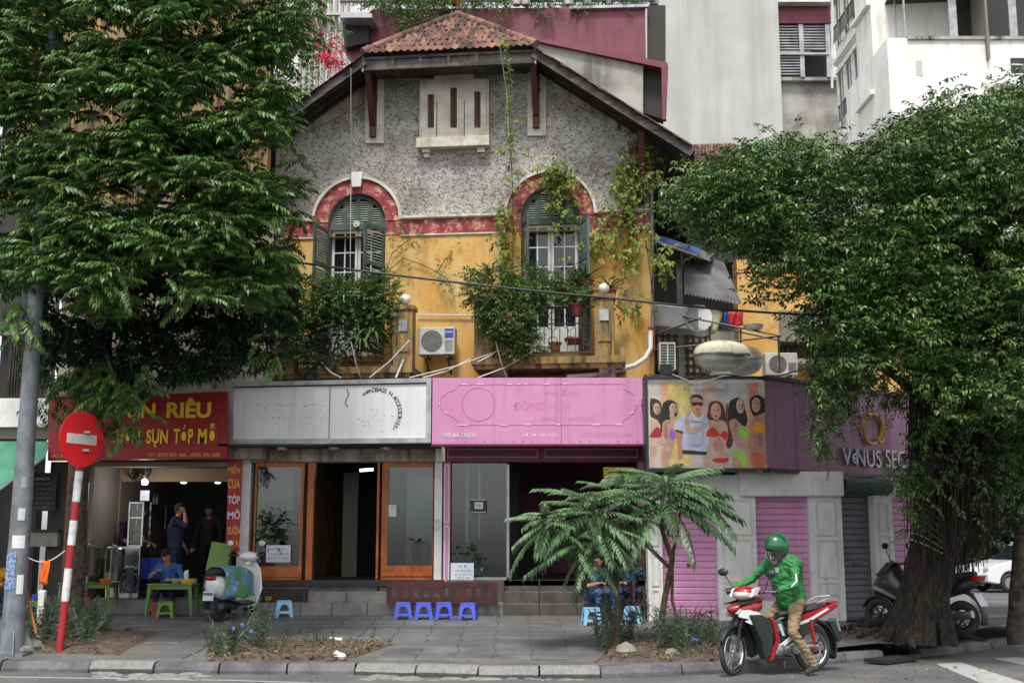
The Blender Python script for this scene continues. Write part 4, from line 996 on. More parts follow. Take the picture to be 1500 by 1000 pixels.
b = MB(); b.tube([VS.pw(1270+0*k+14*cos(a)+8, 628+22*sin(a), .04) for k, a in enumerate(np.linspace(-2.2, 4.6, 20))], .03, 6); b.tube([VS.pw(1290+8*cos(a), 622+26*sin(a), .06) for a in np.linspace(-.6, 2.4, 10)], .025, 6); b.build('emblem', M['gold'], vs_, world=True, smooth=True)
# roof slab
b = MB(); pE = VS.w(uS1, .2, 0)
poly = [(VA.w(uA0, 0, 0).x, 19.62), (uA1+.1, 19.62), (pE.x, pE.y+.1), (pE.x, 27), (VA.w(uA0, 0, 0).x, 27)]
b.prism([(x, y) for x, y in poly], zs1-.32, zs1-.22, T=lambda v: Vector((v.x, v.z, v.y))); b.build('flat_roof', M['concretedirty'], vs_, world=True)
# walls
uw0 = VW.p(952, 800).x; uw1 = VW.p(1232, 800).x; gq = .3
fq('wall_above', 'whitedirty', VW, uw0, VW.p(1085, 700).x, VW.p(1000, 750).z, zs0-.08, -.3, 0.02)
b = MB(); fbox(b, VW, 1085, 690, 1236, 726.5, -.35, .16); b.build('shutter_box', M['whitedirty'], vs_, world=True, bevel=.03)
def pilaster(fr, x0, x1, y0, y1, off=.0, panels=((.06, .3), (.33, .66), (.69, .96)), xin=.22):
    a, c = fr.p(x0, y1, off), fr.p(x1, y0, off); b = MB(); fquad(b, fr, a.x, c.x, a.z-.1, c.z, off-.3, off); p = b.build('pilaster', M['whitedirty'], vs_, world=True)
    H = c.z-a.z; W_ = c.x-a.x
    for f0, f1 in panels:
        b = MB(); za, zb_ = c.z-H*f1, c.z-H*f0; ua, ub = a.x+W_*xin, c.x-W_*xin
        b.prism([(ua, za), (ub, za), (ub, zb_), (ua, zb_)], -off-.018, -off-.001, [[(ua+.025, za+.025), (ub-.025, za+.025), (ub-.025, zb_-.025), (ua+.025, zb_-.025)]], T=lambda v: fr.w(v.x, v.y, v.z)); b.build('panel_moulding', M['white'], p, world=True)
def rshutter(fr, x0, x1, y0, y1, mk, off=-.12, pitch=.105, name='roller_shutter', n_=None):
    a, c = fr.p(x0, y1, off), fr.p(x1, y0, off); root = MB(); fquad(root, fr, a.x-.02, c.x+.02, a.z, a.z+.05, off-.03, off+.005); root = root.build(name, M[mk], vs_, world=True)
    z = a.z+.05; key = (name, round(c.x-a.x, 3), mk)
    while z < c.z:
        b = MB(); u0, u1 = a.x, c.x; pr = [(0, 0), (.012, .012), (.012, pitch-.02), (0, pitch-.004), (-.02, pitch-.004), (-.02, 0)]
        vs = [fr.w(u, -off-d, z+h) for u in (u0, u1) for d, h in pr]; n = 6; b.add(vs, [(i, (i+1) % n, (i+1) % n+n, i+n) for i in range(n)]+[tuple(range(n)), tuple(range(2*n-1, n-1, -1))]); b.build('slat', M[mk], root, world=True); z += pitch
    b = MB(); fbox(b, fr, (x0+x1)/2-6, y1-87, (x0+x1)/2+6, y1-83, off, off+.03); b.build('lock', M['blackp'], root, world=True)
pilaster(VW, 951, 969, 750, 914, .02)
rshutter(VW, 969, 1056, 726, 912, 'pinkshutter')
pilaster(VW, 1054, 1106, 726, 914, .03, ((.03, .31), (.34, .68), (.71, .97)), .12)
rshutter(VW, 1106, 1192, 727, 880, 'pinkshutter')
fq('low_wall', 'whitedirty', VW, VW.p(1100, 880).x, VW.p(1195, 880).x, .2, VW.p(1100, 880, -.1).z, -.3, -.05)
pilaster(VW, 1191, 1232, 727, 914, .03, ((.03, .31), (.34, .64), (.67, .97)), .2)
rshutter(VW2, 1234, 1281, 716, 910, 'greyshutter', -.1)
b = MB(); a = VW2.pw(1234, 712, .05); c = VW2.pw(1300, 712, .05); b.tube([a, c], .14, 14); b.build('shutter_roll', mat('dark_green_roll', S(40, 70, 58), .6), vs_, world=True) if 0 else b.build('shutter_roll', M['shutter'], vs_, world=True)
fq('gap_shade_strip', 'blackp', VW2, VW2.p(1281.5, 800).x, VW2.p(1289, 800).x, .3, zs0-.08, -.3, .02)  # black strip painting the shade of the gap beside the pilaster
pilaster(VW2, 1288, 1306, 726, 905, .03)
rshutter(VW2, 1306, 1363, 728, 829, 'pinkshutter', -.05)
fq('low_wall', 'whitedirty', VW2, VW2.p(1306, 850).x, VW2.p(1420, 850).x, .2, VW2.p(1306, 829, 0).z, -.3, .0)
fq('wall_above', 'whitedirty', VW2, VW2.p(1300, 720).x, VW2.p(1420, 720).x, VW2.p(1306, 728, 0).z, zs0-.08, -.3, .0)
pilaster(VW2, 1364, 1380, 728, 900, .02)
# back wall of the corner shop, side return
b = MB(); b.box(VW.w(uw0, 0, 0).x, 9.6, 26.6, 26.8, .2, zs1-.33); b.build('back_wall', M['walldark'], vs_, world=True)
# poster on the fascia: flat print
po = thing('poster', 'large advertising poster with a man in white between five women in swimwear', 'poster', VA.pw(1035, 685, .0), 0)
fq('sheet', 'white', VA, uA0, uA1-.004, zs0, zs1, -.003, .001, po)
PC = {}
def pc(r, g, b_):
    k = (r, g, b_)
    if k not in PC: PC[k] = mat('print_ink', S(r, g, b_, .98), .45, col2=S(r*.86, g*.84, b_*.84), scale=7, detail=2, lo=.35, hi=.68, grain=.05)
    return PC[k]
layer = [.002]
def flat(pts, rgb, name='print'):
    "one flat shape of printed colour"
    layer[0] += .00025; o = layer[0]; b = MB(); q = [VA.uz(x, y, 0) for x, y in pts]
    tr = geometry.tessellate_polygon([[Vector((x, z, 0)) for x, z in q]]); fs = []
    for t in tr:
        A, B, Cc = [q[i] for i in t]; fs.append(tuple(t) if (B[0]-A[0])*(Cc[1]-A[1])-(B[1]-A[1])*(Cc[0]-A[0]) > 0 else (t[0], t[2], t[1]))
    b.add([VA.w(x, -o, z) for x, z in q], fs); PR.setdefault(rgb, MB()).add(b.v, b.f)
PR = {}
def smooth_pts(pts, n=5):
    out = []; N = len(pts)
    for i in range(N):
        p0, p1, p2, p3 = pts[i-1], pts[i], pts[(i+1) % N], pts[(i+2) % N]
        for k in range(n):
            t = k/n; out.append(tuple(.5*((2*p1[j])+(-p0[j]+p2[j])*t+(2*p0[j]-5*p1[j]+4*p2[j]-p3[j])*t*t+(-p0[j]+3*p1[j]-3*p2[j]+p3[j])*t**3) for j in (0, 1)))
    return out
def Z8(pts): return [(940+x/7.145, 560+y/7.145) for x, y in pts]    # zoomed coordinates of the print
def sm(pts, rgb): flat(smooth_pts(Z8(pts)), rgb)
def ell(cx, cy, rx, ry, rgb, tilt=0):
    c_, s_ = cos(tilt), sin(tilt); flat(Z8([(cx+rx*cos(a)*c_-ry*sin(a)*s_, cy+rx*cos(a)*s_+ry*sin(a)*c_) for a in np.linspace(0, 2*pi, 20)[:-1]]), rgb)
bgc = [((88, 150), (206, 196, 178)), ((150, 200), (196, 186, 178)), ((200, 278), (214, 160, 128)), ((278, 400), (212, 190, 110)), ((400, 520), (216, 200, 120)), ((520, 640), (206, 196, 190)), ((640, 780), (208, 178, 166)), ((780, 900), (190, 186, 186)), ((900, 1080), (196, 192, 186)), ((1080, 1120), (210, 180, 150)), ((1120, 1220), (212, 140, 116)), ((1220, 1286), (200, 196, 180))]
for (a, c), rgb in bgc: flat(Z8([(a, 2), (c, 2), (c, 884), (a, 884)]), rgb)
SKN = (204, 170, 152); SK2 = (188, 150, 132)
HR = (34, 24, 24)
# woman far left
sm([(90, 180), (130, 168), (180, 190), (205, 230), (208, 300), (200, 420), (180, 430), (120, 380), (90, 330)], (60, 38, 34)); ell(158, 275, 38, 62, SKN, -.1)
flat(Z8([(90, 380), (120, 370), (170, 400), (200, 470), (210, 560), (200, 640), (150, 700), (140, 884), (90, 884)]), SKN); sm([(90, 545), (150, 470), (190, 480), (208, 540), (190, 575), (90, 572)], (168, 28, 48))
# second woman
sm([(240, 200), (300, 182), (355, 210), (375, 260), (370, 340), (330, 370), (250, 420), (215, 520), (195, 470), (205, 330), (215, 240)], HR)
sm([(215, 440), (260, 390), (310, 400), (330, 430), (335, 600), (325, 700), (270, 884), (225, 884), (225, 600)], SK2); ell(328, 275, 40, 60, SKN); flat(Z8([(290, 320), (340, 330), (345, 420), (300, 420)]), SKN); sm([(310, 480), (345, 520), (350, 570), (320, 605), (295, 580), (290, 530)], (158, 92, 200)); sm([(160, 620), (220, 570), (270, 590), (265, 625), (190, 650), (100, 690), (90, 640)], SKN)
# man
sm([(360, 400), (430, 345), (520, 300), (610, 340), (680, 370), (700, 520), (690, 720), (430, 715), (420, 540), (350, 500)], (198, 204, 222))
flat(Z8([(540, 260), (625, 260), (625, 350), (590, 370), (535, 320)]), (206, 146, 112)); ell(578, 235, 68, 98, (210, 150, 118)); sm([(505, 190), (520, 140), (580, 122), (632, 150), (645, 200), (630, 180), (570, 155), (520, 170), (512, 225)], (24, 22, 24))
flat(Z8([(520, 205), (640, 208), (638, 240), (600, 246), (585, 226), (568, 246), (526, 244)]), (16, 16, 20)); ell(585, 283, 24, 7, (150, 60, 60)); sm([(350, 500), (430, 520), (425, 560), (415, 640), (430, 760), (390, 800), (370, 640)], (200, 138, 104)); flat(Z8([(352, 490), (432, 512), (428, 540), (350, 512)]), (60, 56, 60))
flat(Z8([(510, 405), (625, 412), (625, 420), (510, 413)]), (60, 70, 110)); flat(Z8([(480, 622), (580, 628), (580, 634), (480, 628)]), (120, 124, 140)); flat(Z8([(425, 705), (700, 725), (700, 760), (425, 745)]), (30, 30, 40))
flat(Z8([(520, 300), (560, 360), (600, 378), (640, 330), (650, 350), (600, 400), (545, 380), (510, 320)]), (226, 228, 236))
# centre woman
sm([(690, 300), (710, 215), (775, 192), (840, 220), (870, 300), (900, 400), (950, 520), (950, 640), (900, 690), (850, 560), (820, 400), (720, 400), (685, 360)], (84, 30, 36))
sm([(460, 330), (510, 305), (490, 360), (500, 430), (520, 480), (600, 460), (660, 430), (720, 395), (840, 395), (890, 440), (905, 560), (880, 640), (900, 760), (910, 884), (690, 884), (680, 760), (700, 620), (670, 470), (560, 530), (480, 530), (452, 430)], SKN)
ell(775, 300, 54, 86, (214, 164, 140)); ell(780, 352, 20, 8, (168, 52, 56)); ell(755, 288, 12, 5, (40, 24, 24)); ell(800, 288, 12, 5, (40, 24, 24))
sm([(672, 560), (690, 500), (745, 465), (800, 520), (815, 545), (860, 505), (900, 530), (900, 570), (870, 605), (815, 555), (770, 572), (700, 565)], (214, 34, 32)); sm([(745, 800), (900, 790), (880, 840), (770, 835)], (206, 34, 30)); flat(Z8([(800, 560), (808, 560), (814, 640), (806, 640)]), (190, 40, 40))
# green swimsuit woman
sm([(905, 260), (930, 190), (1000, 160), (1060, 190), (1075, 260), (1105, 380), (1080, 460), (1020, 420), (960, 400), (920, 500), (900, 400)], (28, 22, 24))
sm([(920, 400), (980, 380), (1020, 420), (1060, 470), (1110, 560), (1120, 640), (1090, 884), (950, 884), (970, 720), (1010, 700), (950, 560), (915, 460)], SK2); ell(1030, 250, 42, 76, SKN, -.1); sm([(1020, 470), (1050, 455), (1105, 500), (1120, 580), (1060, 575), (1025, 560)], (158, 206, 72)); sm([(960, 720), (1040, 700), (1080, 760), (1100, 884), (1060, 884), (1000, 780), (950, 775)], (160, 208, 70))
sm([(940, 560), (1000, 570), (1050, 640), (1140, 700), (1285, 720), (1285, 760), (1150, 745), (1020, 700)], SK2)
# right woman
sm([(1130, 180), (1200, 130), (1265, 155), (1284, 200), (1284, 330), (1230, 340), (1170, 350), (1135, 270)], (34, 26, 26)); sm([(1150, 420), (1200, 350), (1260, 330), (1286, 350), (1286, 884), (1160, 884), (1180, 600), (1140, 520)], (176, 134, 112)); ell(1195, 235, 46, 78, (190, 150, 130)); sm([(1170, 500), (1190, 430), (1250, 412), (1286, 440), (1286, 515), (1200, 518)], (218, 152, 30)); sm([(1115, 460), (1160, 455), (1160, 500), (1120, 500)], (212, 150, 34)); sm([(1140, 740), (1286, 765), (1286, 884), (1165, 884)], (196, 100, 62))
def face(cx, cy, sc, hair=(40, 26, 24)):
    ell(cx+20*sc, cy+8*sc, 14*sc, 44*sc, (186, 138, 116)); ell(cx-14*sc, cy-20*sc, 10*sc, 3*sc, (70, 46, 40)); ell(cx+14*sc, cy-20*sc, 10*sc, 3*sc, (70, 46, 40))
    ell(cx-15*sc, cy-8*sc, 8*sc, 4*sc, hair); ell(cx+15*sc, cy-8*sc, 8*sc, 4*sc, hair); flat(Z8([(cx-1*sc, cy-2*sc), (cx+6*sc, cy+22*sc), (cx-4*sc, cy+24*sc)]), (170, 118, 98)); ell(cx+1*sc, cy+38*sc, 11*sc, 5*sc, (160, 60, 64))
ell(785, 395, 46, 14, (176, 128, 106)); ell(800, 660, 60, 60, (190, 142, 118)); ell(250, 500, 16, 90, (168, 120, 98)); ell(980, 470, 24, 60, (170, 122, 100)); ell(1240, 600, 26, 80, (152, 112, 92)); ell(560, 600, 90, 60, (182, 190, 210)); ell(640, 480, 20, 90, (172, 180, 202)); ell(890, 330, 12, 120, (120, 60, 60)); ell(712, 320, 8, 70, (120, 56, 56))
face(158, 272, 1); face(336, 272, 1); face(1040, 248, 1); face(1200, 232, 1)
for i, (rgb, mbx) in enumerate(PR.items()): mbx.build('print', pc(*rgb), po, world=True)
lettering("VENUS'SECRET", VA, 1014, 568.5, 1063, 573.5, .016, 'inkgrey', po, bold=.0, depth=.001); lettering('VS', VA, 1002, 562, 1012, 572, .016, 'inkgrey', po, depth=.001, shear=.4)
# ============================================================ NOODLE SHOP (left)
NS = Fr(0, 21.3, 0); NR = Fr(0, 20.75, 0)
s3 = thing('shop_sign', 'red noodle shop signboard with large yellow letters at the left', 'sign', NR.pw(200, 673), 0)
qs = [NR.uz(*p) for p in ((70, 674), (333, 671), (333, 573), (203, 577), (72, 583))]; b = MB(); b.prism(qs, 0, .14, T=lambda v: NR.w(v.x, v.y, v.z)); b.build('board', M['redsign'], s3, world=True)
b = MB(); b.bar(NR.pw(72, 581, 0), NR.pw(333, 572, 0), .25, .04); b.build('top_rail', M['concretedirty'], s3, world=True)
for tx, x0, y0, x1, y1, mk, bo in (('BÚN', 168, 585, 229, 612, 'yellow', .035), ('RIÊU', 244, 583, 310, 612, 'yellow', .035), ('SƯỜN', 163, 623, 206, 650, 'yellow', .03), ('SỤN', 214, 628, 247, 655, 'yellow', .03), ('TÓP', 254, 622, 284, 650, 'yellow', .03), ('MỠ', 290, 620, 318, 650, 'yellow', .03), ('ĐT: 0972 692 465 - 0376 393 428', 217, 663, 322, 669, 'paleyellow', .02), ('ĐC: 59 BÀ TRIỆU', 75, 664, 130, 671, 'paleyellow', .02)):
    lettering(tx, NR, x0, y0, x1, y1, .014 if mk == 'yellow' else .001, mk, s3, bold=bo, depth=.02)
lettering('NHÀ', NR, 88, 618, 100, 636, .001, 'acblue', s3, bold=.04, depth=.012)
ns = thing('noodle_shop', 'open-fronted noodle shop, dark inside, below the red signboard', 'shopfront', NS.w(-6, 0, .6), 0)
xl, xr = NS.p(132, 800).x, NS.p(331, 800).x
b = MB(); fbox(b, NS, 131, 676, 340, 683, -.3, .02); b.build('lintel', M['wallin'], ns, world=True)
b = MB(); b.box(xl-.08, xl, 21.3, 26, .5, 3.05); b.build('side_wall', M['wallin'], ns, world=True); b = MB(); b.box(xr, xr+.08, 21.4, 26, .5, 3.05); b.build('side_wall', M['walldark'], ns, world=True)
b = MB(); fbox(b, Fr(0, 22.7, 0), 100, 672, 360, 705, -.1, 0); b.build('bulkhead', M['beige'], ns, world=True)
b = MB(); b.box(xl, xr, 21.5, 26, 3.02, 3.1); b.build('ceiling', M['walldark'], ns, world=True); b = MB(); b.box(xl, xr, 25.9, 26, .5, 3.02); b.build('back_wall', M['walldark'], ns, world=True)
b = MB(); b.box(xl, xr, 21.6, 26, .45, .66); b.build('floor', M['stepgrey'], ns, world=True)
b = MB(); b.box(xl, xl+.9, 22.71, 22.8, .66, 2.8) if 0 else b.box(xl, xl+.02, 22.7, 22.75, .66, 2.8); b.build('inner_edge', M['beige'], ns, world=True)
def banner(x0, y0, x1, y1, words, lab, fr=NS, off=.06):
    t = thing('banner', lab, 'banner', fr.pw((x0+x1)/2, y1, off), 0); b = MB(); fbox(b, fr, x0, y0, x1, y1, off-.03, off); b.build('board', M['redsign'], t, world=True)
    n = len(words); H = (y1-y0)/n
    for i, (w, mk) in enumerate(words): lettering(w, fr, x0+3.5, y0+H*i+H*.2, x1-3, y0+H*(i+.85), off, mk, t, bold=.02, depth=.004)
banner(330, 674, 355, 808, [('MIẾN', 'paleyellow'), ('CUA', 'paleyellow'), ('TÓP', 'paper'), ('MỠ', 'paper'), ('SƯỜN', 'paleyellow'), ('SỤN', 'paleyellow')], 'narrow red banner right of the noodle shop opening')
banner(104, 676, 131, 806, [('BÚN', 'paleyellow'), ('RIÊU', 'paleyellow'), ('CUA', 'paleyellow'), ('BẮP', 'paleyellow'), ('BÒ', 'paleyellow')], 'narrow red banner left of the noodle shop opening, behind the striped pole')
for px, py in ((176, 707.5), (243, 703.6), (269, 707.5), (299, 703.6), (319, 707.5)):
    q = at(px, py, 23.5 if py < 705 else 23.0); b = MB(); b.lathe([(.045, 0), (.055, .015), (.055, .02)], 12, q); b.build('ceiling_light', M['bulb'], ns, world=True)
# hanging bulb
q = at(212, 706, 21.9); t = thing('pendant_lamp', 'lit white bulb hanging in the noodle shop entrance', 'lamp', q); b = MB(); b.lathe([(.0, -.05), (.04, -.045), (.058, -.01), (.052, .03), (.03, .055), (.022, .06)], 14, q); b.build('bulb', M['bulb'], t, world=True, smooth=True); b = MB(); b.tube([q+Vector((0, 0, .06)), q+Vector((.0, 0, .12))], .025, 8); b.tube([q+Vector((0, 0, .12)), q+Vector((.01, 0, .4))], .005, 5); b.build('cord', M['plaingrey'], t, world=True)
pl = bpy.data.lights.new('bulb_light', 'POINT'); pl.energy = 6; pl.shadow_soft_size = .06; lo_ = bpy.data.objects.new('bulb_light', pl); COL.objects.link(lo_); lo_.parent = t; lo_.location = (0, -.1, -.12)
# wall fan
q = at(204, 688, 22.45); t = thing('wall_fan', 'black wall fan on the beige bulkhead of the noodle shop', 'fan', q); b = MB(); b.torus(q, .21, .014, 24, 6); 
for k in range(12): a = k*pi/6; b.tube([q, q+Vector((.21*cos(a), -.02, .21*sin(a)))], .004, 4)
b.torus(q, .12, .006, 18, 5); b.build('cage', M['blackp'], t, world=True)
b = MB()
for k in range(3): a = k*2*pi/3; b.obox(q+Vector((.1*cos(a), .03, .1*sin(a))), (.17, .01, .09), Matrix.Rotation(-a, 3, 'Y')@Matrix.Rotation(.3, 3, 'X'))
b.ball(q+Vector((0, .06, 0)), (.06, .07, .06), 10); b.bar(q+Vector((0, .1, 0)), q+Vector((0, .24, -.05)), .04); b.build('blades', M['blackp'], t, world=True)
# display cabinet (tall aluminium and glass)
KC = Fr(0, 21.75, 0)
t = thing('display_cabinet', 'tall narrow glass food cabinet with aluminium frame on the steel counter', 'cabinet', KC.w(-6.6, -.1, .7))
a, c = KC.p(191, 800), KC.p(214, 735)
for (x, y) in ((a.x, 21.6), (c.x, 21.6), (a.x, 22.05), (c.x, 22.05)): b = MB(); b.box(x-.014, x+.014, y-.014, y+.014, a.z, c.z); b.build('post', M['steel'], t, world=True)
for z in (a.z, (a.z+c.z)/2+.1, c.z-.03): b = MB(); b.box(a.x-.0, c.x+.0, 21.585, 22.06, z, z+.025); b.build('shelf', M['steel'], t, world=True)
b = MB(); b.box(a.x+.02, c.x-.02, 21.61, 21.615, a.z+.03, c.z-.03); b.build('pane', M['glass'], t, world=True)
b = MB(); xm = (a.x+c.x)/2; b.ball((xm, 21.85, (a.z+c.z)/2+.2), (.1, .1, .08), 10); b.ball((xm, 21.8, a.z+.15), (.11, .12, .1), 10); b.ball((xm-.02, 21.8, a.z+.32), (.09, .1, .07), 10); b.build('food', M['boatwhite'], t, world=True)
b = MB(); b.box(a.x-.35, c.x+.0, 21.55, 22.15, .66, a.z-.002); t2 = b.build('steel_counter', M['steel'], world=True, bevel=.01); tag(t2, 'stainless steel counter carrying the glass food cabinet in the noodle shop', 'counter')
# shelf with bottles
KS = Fr(0, 24.5, 0); t = thing('wall_shelf', 'dark wall shelf inside the noodle shop', 'shelf', KS.pw(240, 742)); b = MB(); fbox(b, KS, 216, 738, 266, 741, -.3, 0); b.build('board', M['darkwood'], t, world=True); b = MB(); fbox(b, KS, 241, 741, 244, 775, -.3, -.25); b.build('post', M['metal'], t, world=True)
for px, lab in ((225, 'left white sauce bottle on the noodle shop wall shelf'), (229.5, 'right white sauce bottle on the noodle shop wall shelf')):
    q = KS.pw(px, 738, -.1); b = MB(); b.lathe([(.03, 0), (.033, .02), (.033, .12), (.012, .15), (.01, .2), (0, .21)], 10, q); tag(b.build('sauce_bottle', M['white'], world=True, smooth=True), lab, 'bottle')
notice(Fr(0, 22.3, 0), 205, 718, 219, 733, 0, 'small white payment card above the noodle shop food cabinet', 'notice', [])
# pots
def stockpot(px, py, Y, r, h, lab, lidh=.04):
    q = at(px, py, Y); t = thing('stock_pot', lab, 'pot', q, 0, 'stainless stock pots at the noodle stall')
    b = MB(); b.lathe([(r*.95, 0), (r, .02), (r, h), (r*1.04, h+.012), (r*.96, h+.014), (r*.94, h-.04)], 26, q); b.build('pot_body', M['steel'], t, world=True, smooth=True)
    b = MB(); b.lathe([(r*1.02, h+.015), (r*.8, h+lidh), (.03, h+lidh+.01), (.0, h+lidh+.01)], 26, q); b.tube([q+Vector((-.05, 0, h+lidh)), q+Vector((-.04, 0, h+lidh+.04)), q+Vector((.04, 0, h+lidh+.04)), q+Vector((.05, 0, h+lidh))], .008, 6); b.build('lid', M['steel'], t, world=True, smooth=True)
    for s in (-1, 1): b = MB(); b.tube([q+Vector((s*r, -.05, h*.78)), q+Vector((s*(r+.045), -.04, h*.78)), q+Vector((s*(r+.045), .04, h*.78)), q+Vector((s*r, .05, h*.78))], .009, 6); b.build('handle', M['steel'], t, world=True)
stockpot(128, 843, 20.55, .2, .45, 'wide stainless stock pot on the green table behind the striped pole')
stockpot(166, 850, 20.9, .17, .52, 'second stainless stock pot, right of the green table')
stockpot(188, 868, 21.15, .15, .4, 'smaller dark stainless pot nearest the steel counter')
q = at(166, 850, 20.9); b = MB(); b.tube([q+Vector((-.05, -.05, .3)), q+Vector((.0, -.1, .78))], .008, 6); b.ball(q+Vector((-.05, -.05, .3)), (.05, .05, .03), 8); tag(b.build('ladle', M['steel'], world=True), 'steel ladle standing upright in the second stock pot', 'ladle')
q = at(190, 852, 20.75); b = MB(); b.torus(q, .16, .02, 22, 6); b.torus(q, .08, .012, 18, 6)
for k in range(8): a = k*pi/4; b.tube([q, q+Vector((.16*cos(a), 0, .16*sin(a)))], .006, 4)
tag(b.build('floor_fan', M['blackp'], world=True), 'small black floor fan beside the stock pots', 'fan')
# ---- plastic stools and tables
def stool_mesh(w, h, mk, t, base=None):
    "low plastic stool: seat, four splayed legs, stretchers with arched cut-outs"
    b = MB(); tw = w*.82; b.box(-tw/2, tw/2, -tw/2, tw/2, h-.022, h); s = b.build('seat', M[mk], t, bevel=.008)
    for ax in range(4):
        R = Matrix.Rotation(ax*pi/2, 3, 'Z')
        # side panel with an arch cut
        o_ = [(-w/2, 0), (-w/2+w*.19, 0), (-w*.27, h*.26), (-w*.3, h*.26)]
        n = 8; arch = [(w*.27*cos(a), h*.42+h*.36*sin(a)) for a in np.linspace(pi, 0, 9)]
        outl = [(-w/2, 0), (-w/2+w*.17, 0), (-w*.27, h*.42)]+arch[1:-1]+[(w*.27, h*.42), (w/2-w*.17, 0), (w/2, 0), (tw/2, h-.022), (-tw/2, h-.022)]
        lean = (w-tw)/2
        def T_(v, R=R): f = 1-v.z/h; return R@Vector((v.x, v.y*1-(tw/2+lean*f), v.z))
        b = MB(); b.prism(outl, 0, .014, T=T_); p = b.build('leg_panel', M[mk], t)
        b = MB(); zz = h*.22
        b.prism([(-w*.36, zz), (w*.36, zz), (w*.35, zz+.035), (-w*.35, zz+.035)], .002, .012, T=T_); b.build('stretcher', M[mk], t)
    return t
def stool_at(name, px, py, mk, lab, group, w=.29, h=.27, rz=0, src=None, road=False):
    q = on_pave(px, py); q.z += .014
    if src: return copy_tree(src, q, rz, lab)
    t = thing(name, lab, 'stool', q, rz, group); return stool_mesh(w, h, mk, t)
gB = 'blue plastic stools on the pavement'
st = stool_at('plastic_stool', 590, 907, 'bluep', 'royal blue plastic stool, leftmost of the four in front of the maroon grille', gB, rz=.12)
stool_at('', 620, 907.5, '', 'royal blue plastic stool, second from the left in front of the maroon grille', gB, src=st, rz=.1)
stool_at('', 649, 907.5, '', 'royal blue plastic stool, third from the left in front of the maroon grille', gB, src=st, rz=.16)
stool_at('', 686, 908.5, '', 'royal blue plastic stool, rightmost of the four, set apart from the others', gB, src=st, rz=-.1)
lb_ = stool_at('plastic_stool', 415, 904, 'lightblue', 'light blue plastic stool alone near the grey steps', 'light blue plastic stools', rz=.3)
stool_at('', 866, 916, '', 'light blue plastic stool left of the hidden sitters behind the sumac', 'light blue plastic stools', src=lb_, rz=.1)
stool_at('', 927, 914, '', 'light blue plastic stool beside the seated man behind the sumac', 'light blue plastic stools', src=lb_, rz=-.2)
gs = stool_at('plastic_stool', 243, 905, 'green', 'green plastic stool under the front green table by the scooter', 'green plastic stools', rz=.1)
stool_at('', 45, 905, '', 'green plastic stool behind the lamp post at far left', 'green plastic stools', src=gs, rz=.4)
ss_ = stool_at('plastic_stool', 57, 893, 'bluep', 'blue plastic stool behind the green one at far left', 'blue stools of the noodle shop', rz=.2)
stool_at('', -14, 902, '', 'blue plastic stool under the person in yellow at the left edge', '', src=ss_, rz=.3)
def ptable(px, py, w, d, h, lab, rz=0):
    q = on_pave(px, py); q.z += .014; t = thing('plastic_table', lab, 'table', q, rz, 'green plastic tables'); b = MB(); b.box(-w/2, w/2, -d/2, d/2, h-.03, h); b.build('tabletop', M['green'], t, bevel=.01)
    b = MB(); b.box(-w/2+.03, w/2-.03, -d/2+.02, -d/2+.035, h-.09, h-.031); b.box(-w/2+.03, w/2-.03, d/2-.035, d/2-.02, h-.09, h-.031); b.build('apron', M['green'], t)
    for sx in (-1, 1):
        for sy in (-1, 1): b = MB(); b.tube([(sx*(w/2-.06), sy*(d/2-.05), h-.03), (sx*(w/2-.01), sy*(d/2-.02), 0)], [.045, .025], 4); b.build('leg', M['green'], t)
    return t
ptable(252, 902, .78, .5, .53, 'green plastic table where the diner in blue eats')
ptable(128, 900, .9, .5, .53, 'green plastic table with the stock pot behind the striped pole')
def bucket(px, py, mk, r, h, lab):
    q = on_pave(px, py); b = MB(); b.lathe([(r*.75, 0), (r, h), (r*1.05, h), (r*1.05, h-.02), (r*.97, h-.02), (r*.72, .01), (0, .01)], 18, q+Vector((0, 0, .015))); return tag(b.build('bucket', M[mk], world=True, smooth=True), lab, 'bucket')
bucket(124, 898, 'orangep', .11, .27, 'orange plastic bucket under the green table behind the striped pole'); bucket(152, 897, 'metal', .1, .24, 'grey bucket under the green table behind the striped pole'); bucket(228, 904, 'ceramic', .1, .24, 'brown bucket under the front green table')
# bowl and tray on the front table
q = on_pave(256, 902); zt = q.z+.55
def bowl(px, Y, z, r, mk, lab):
    x = at(px, 850, Y).x; b = MB(); b.lathe([(r*.5, 0), (r*.8, .03), (r, .075), (r*.95, .075), (r*.7, .03), (0, .015)], 18, (x, Y, z)); return tag(b.build('bowl', M[mk], world=True, smooth=True), lab, 'bowl')
Yt = q.y
bowl(258, Yt-.05, zt, .1, 'boatwhite', 'noodle bowl in front of the diner in blue'); bowl(155, 20.2, on_pave(128, 900).z+.55, .11, 'orangep', 'orange bowl on the green table behind the striped pole')
b = MB(); x = at(276, 850, Yt).x; b.lathe([(.13, 0), (.15, .07), (.14, .07), (.12, .01), (0, .01)], 20, (x, Yt, zt)); tag(b.build('basket', M['paleyellow'], world=True), 'yellow basket beside the noodle bowl', 'basket')
b = MB(); x = at(272, 850, Yt).x; b.lathe([(.035, 0), (.045, .1), (.04, .1), (.03, .02), (0, .02)], 10, (x, Yt+.02, zt+.06)); b.add([(x-.04, Yt, zt+.16), (x+.03, Yt, zt+.15), (x+.04, Yt+.01, zt+.22), (x-.02, Yt+.02, zt+.21)], [(0,1,2,3)]); tag(b.build('tissue_holder', M['paper'], world=True), 'white tissue holder standing in the yellow basket', 'tissue holder')
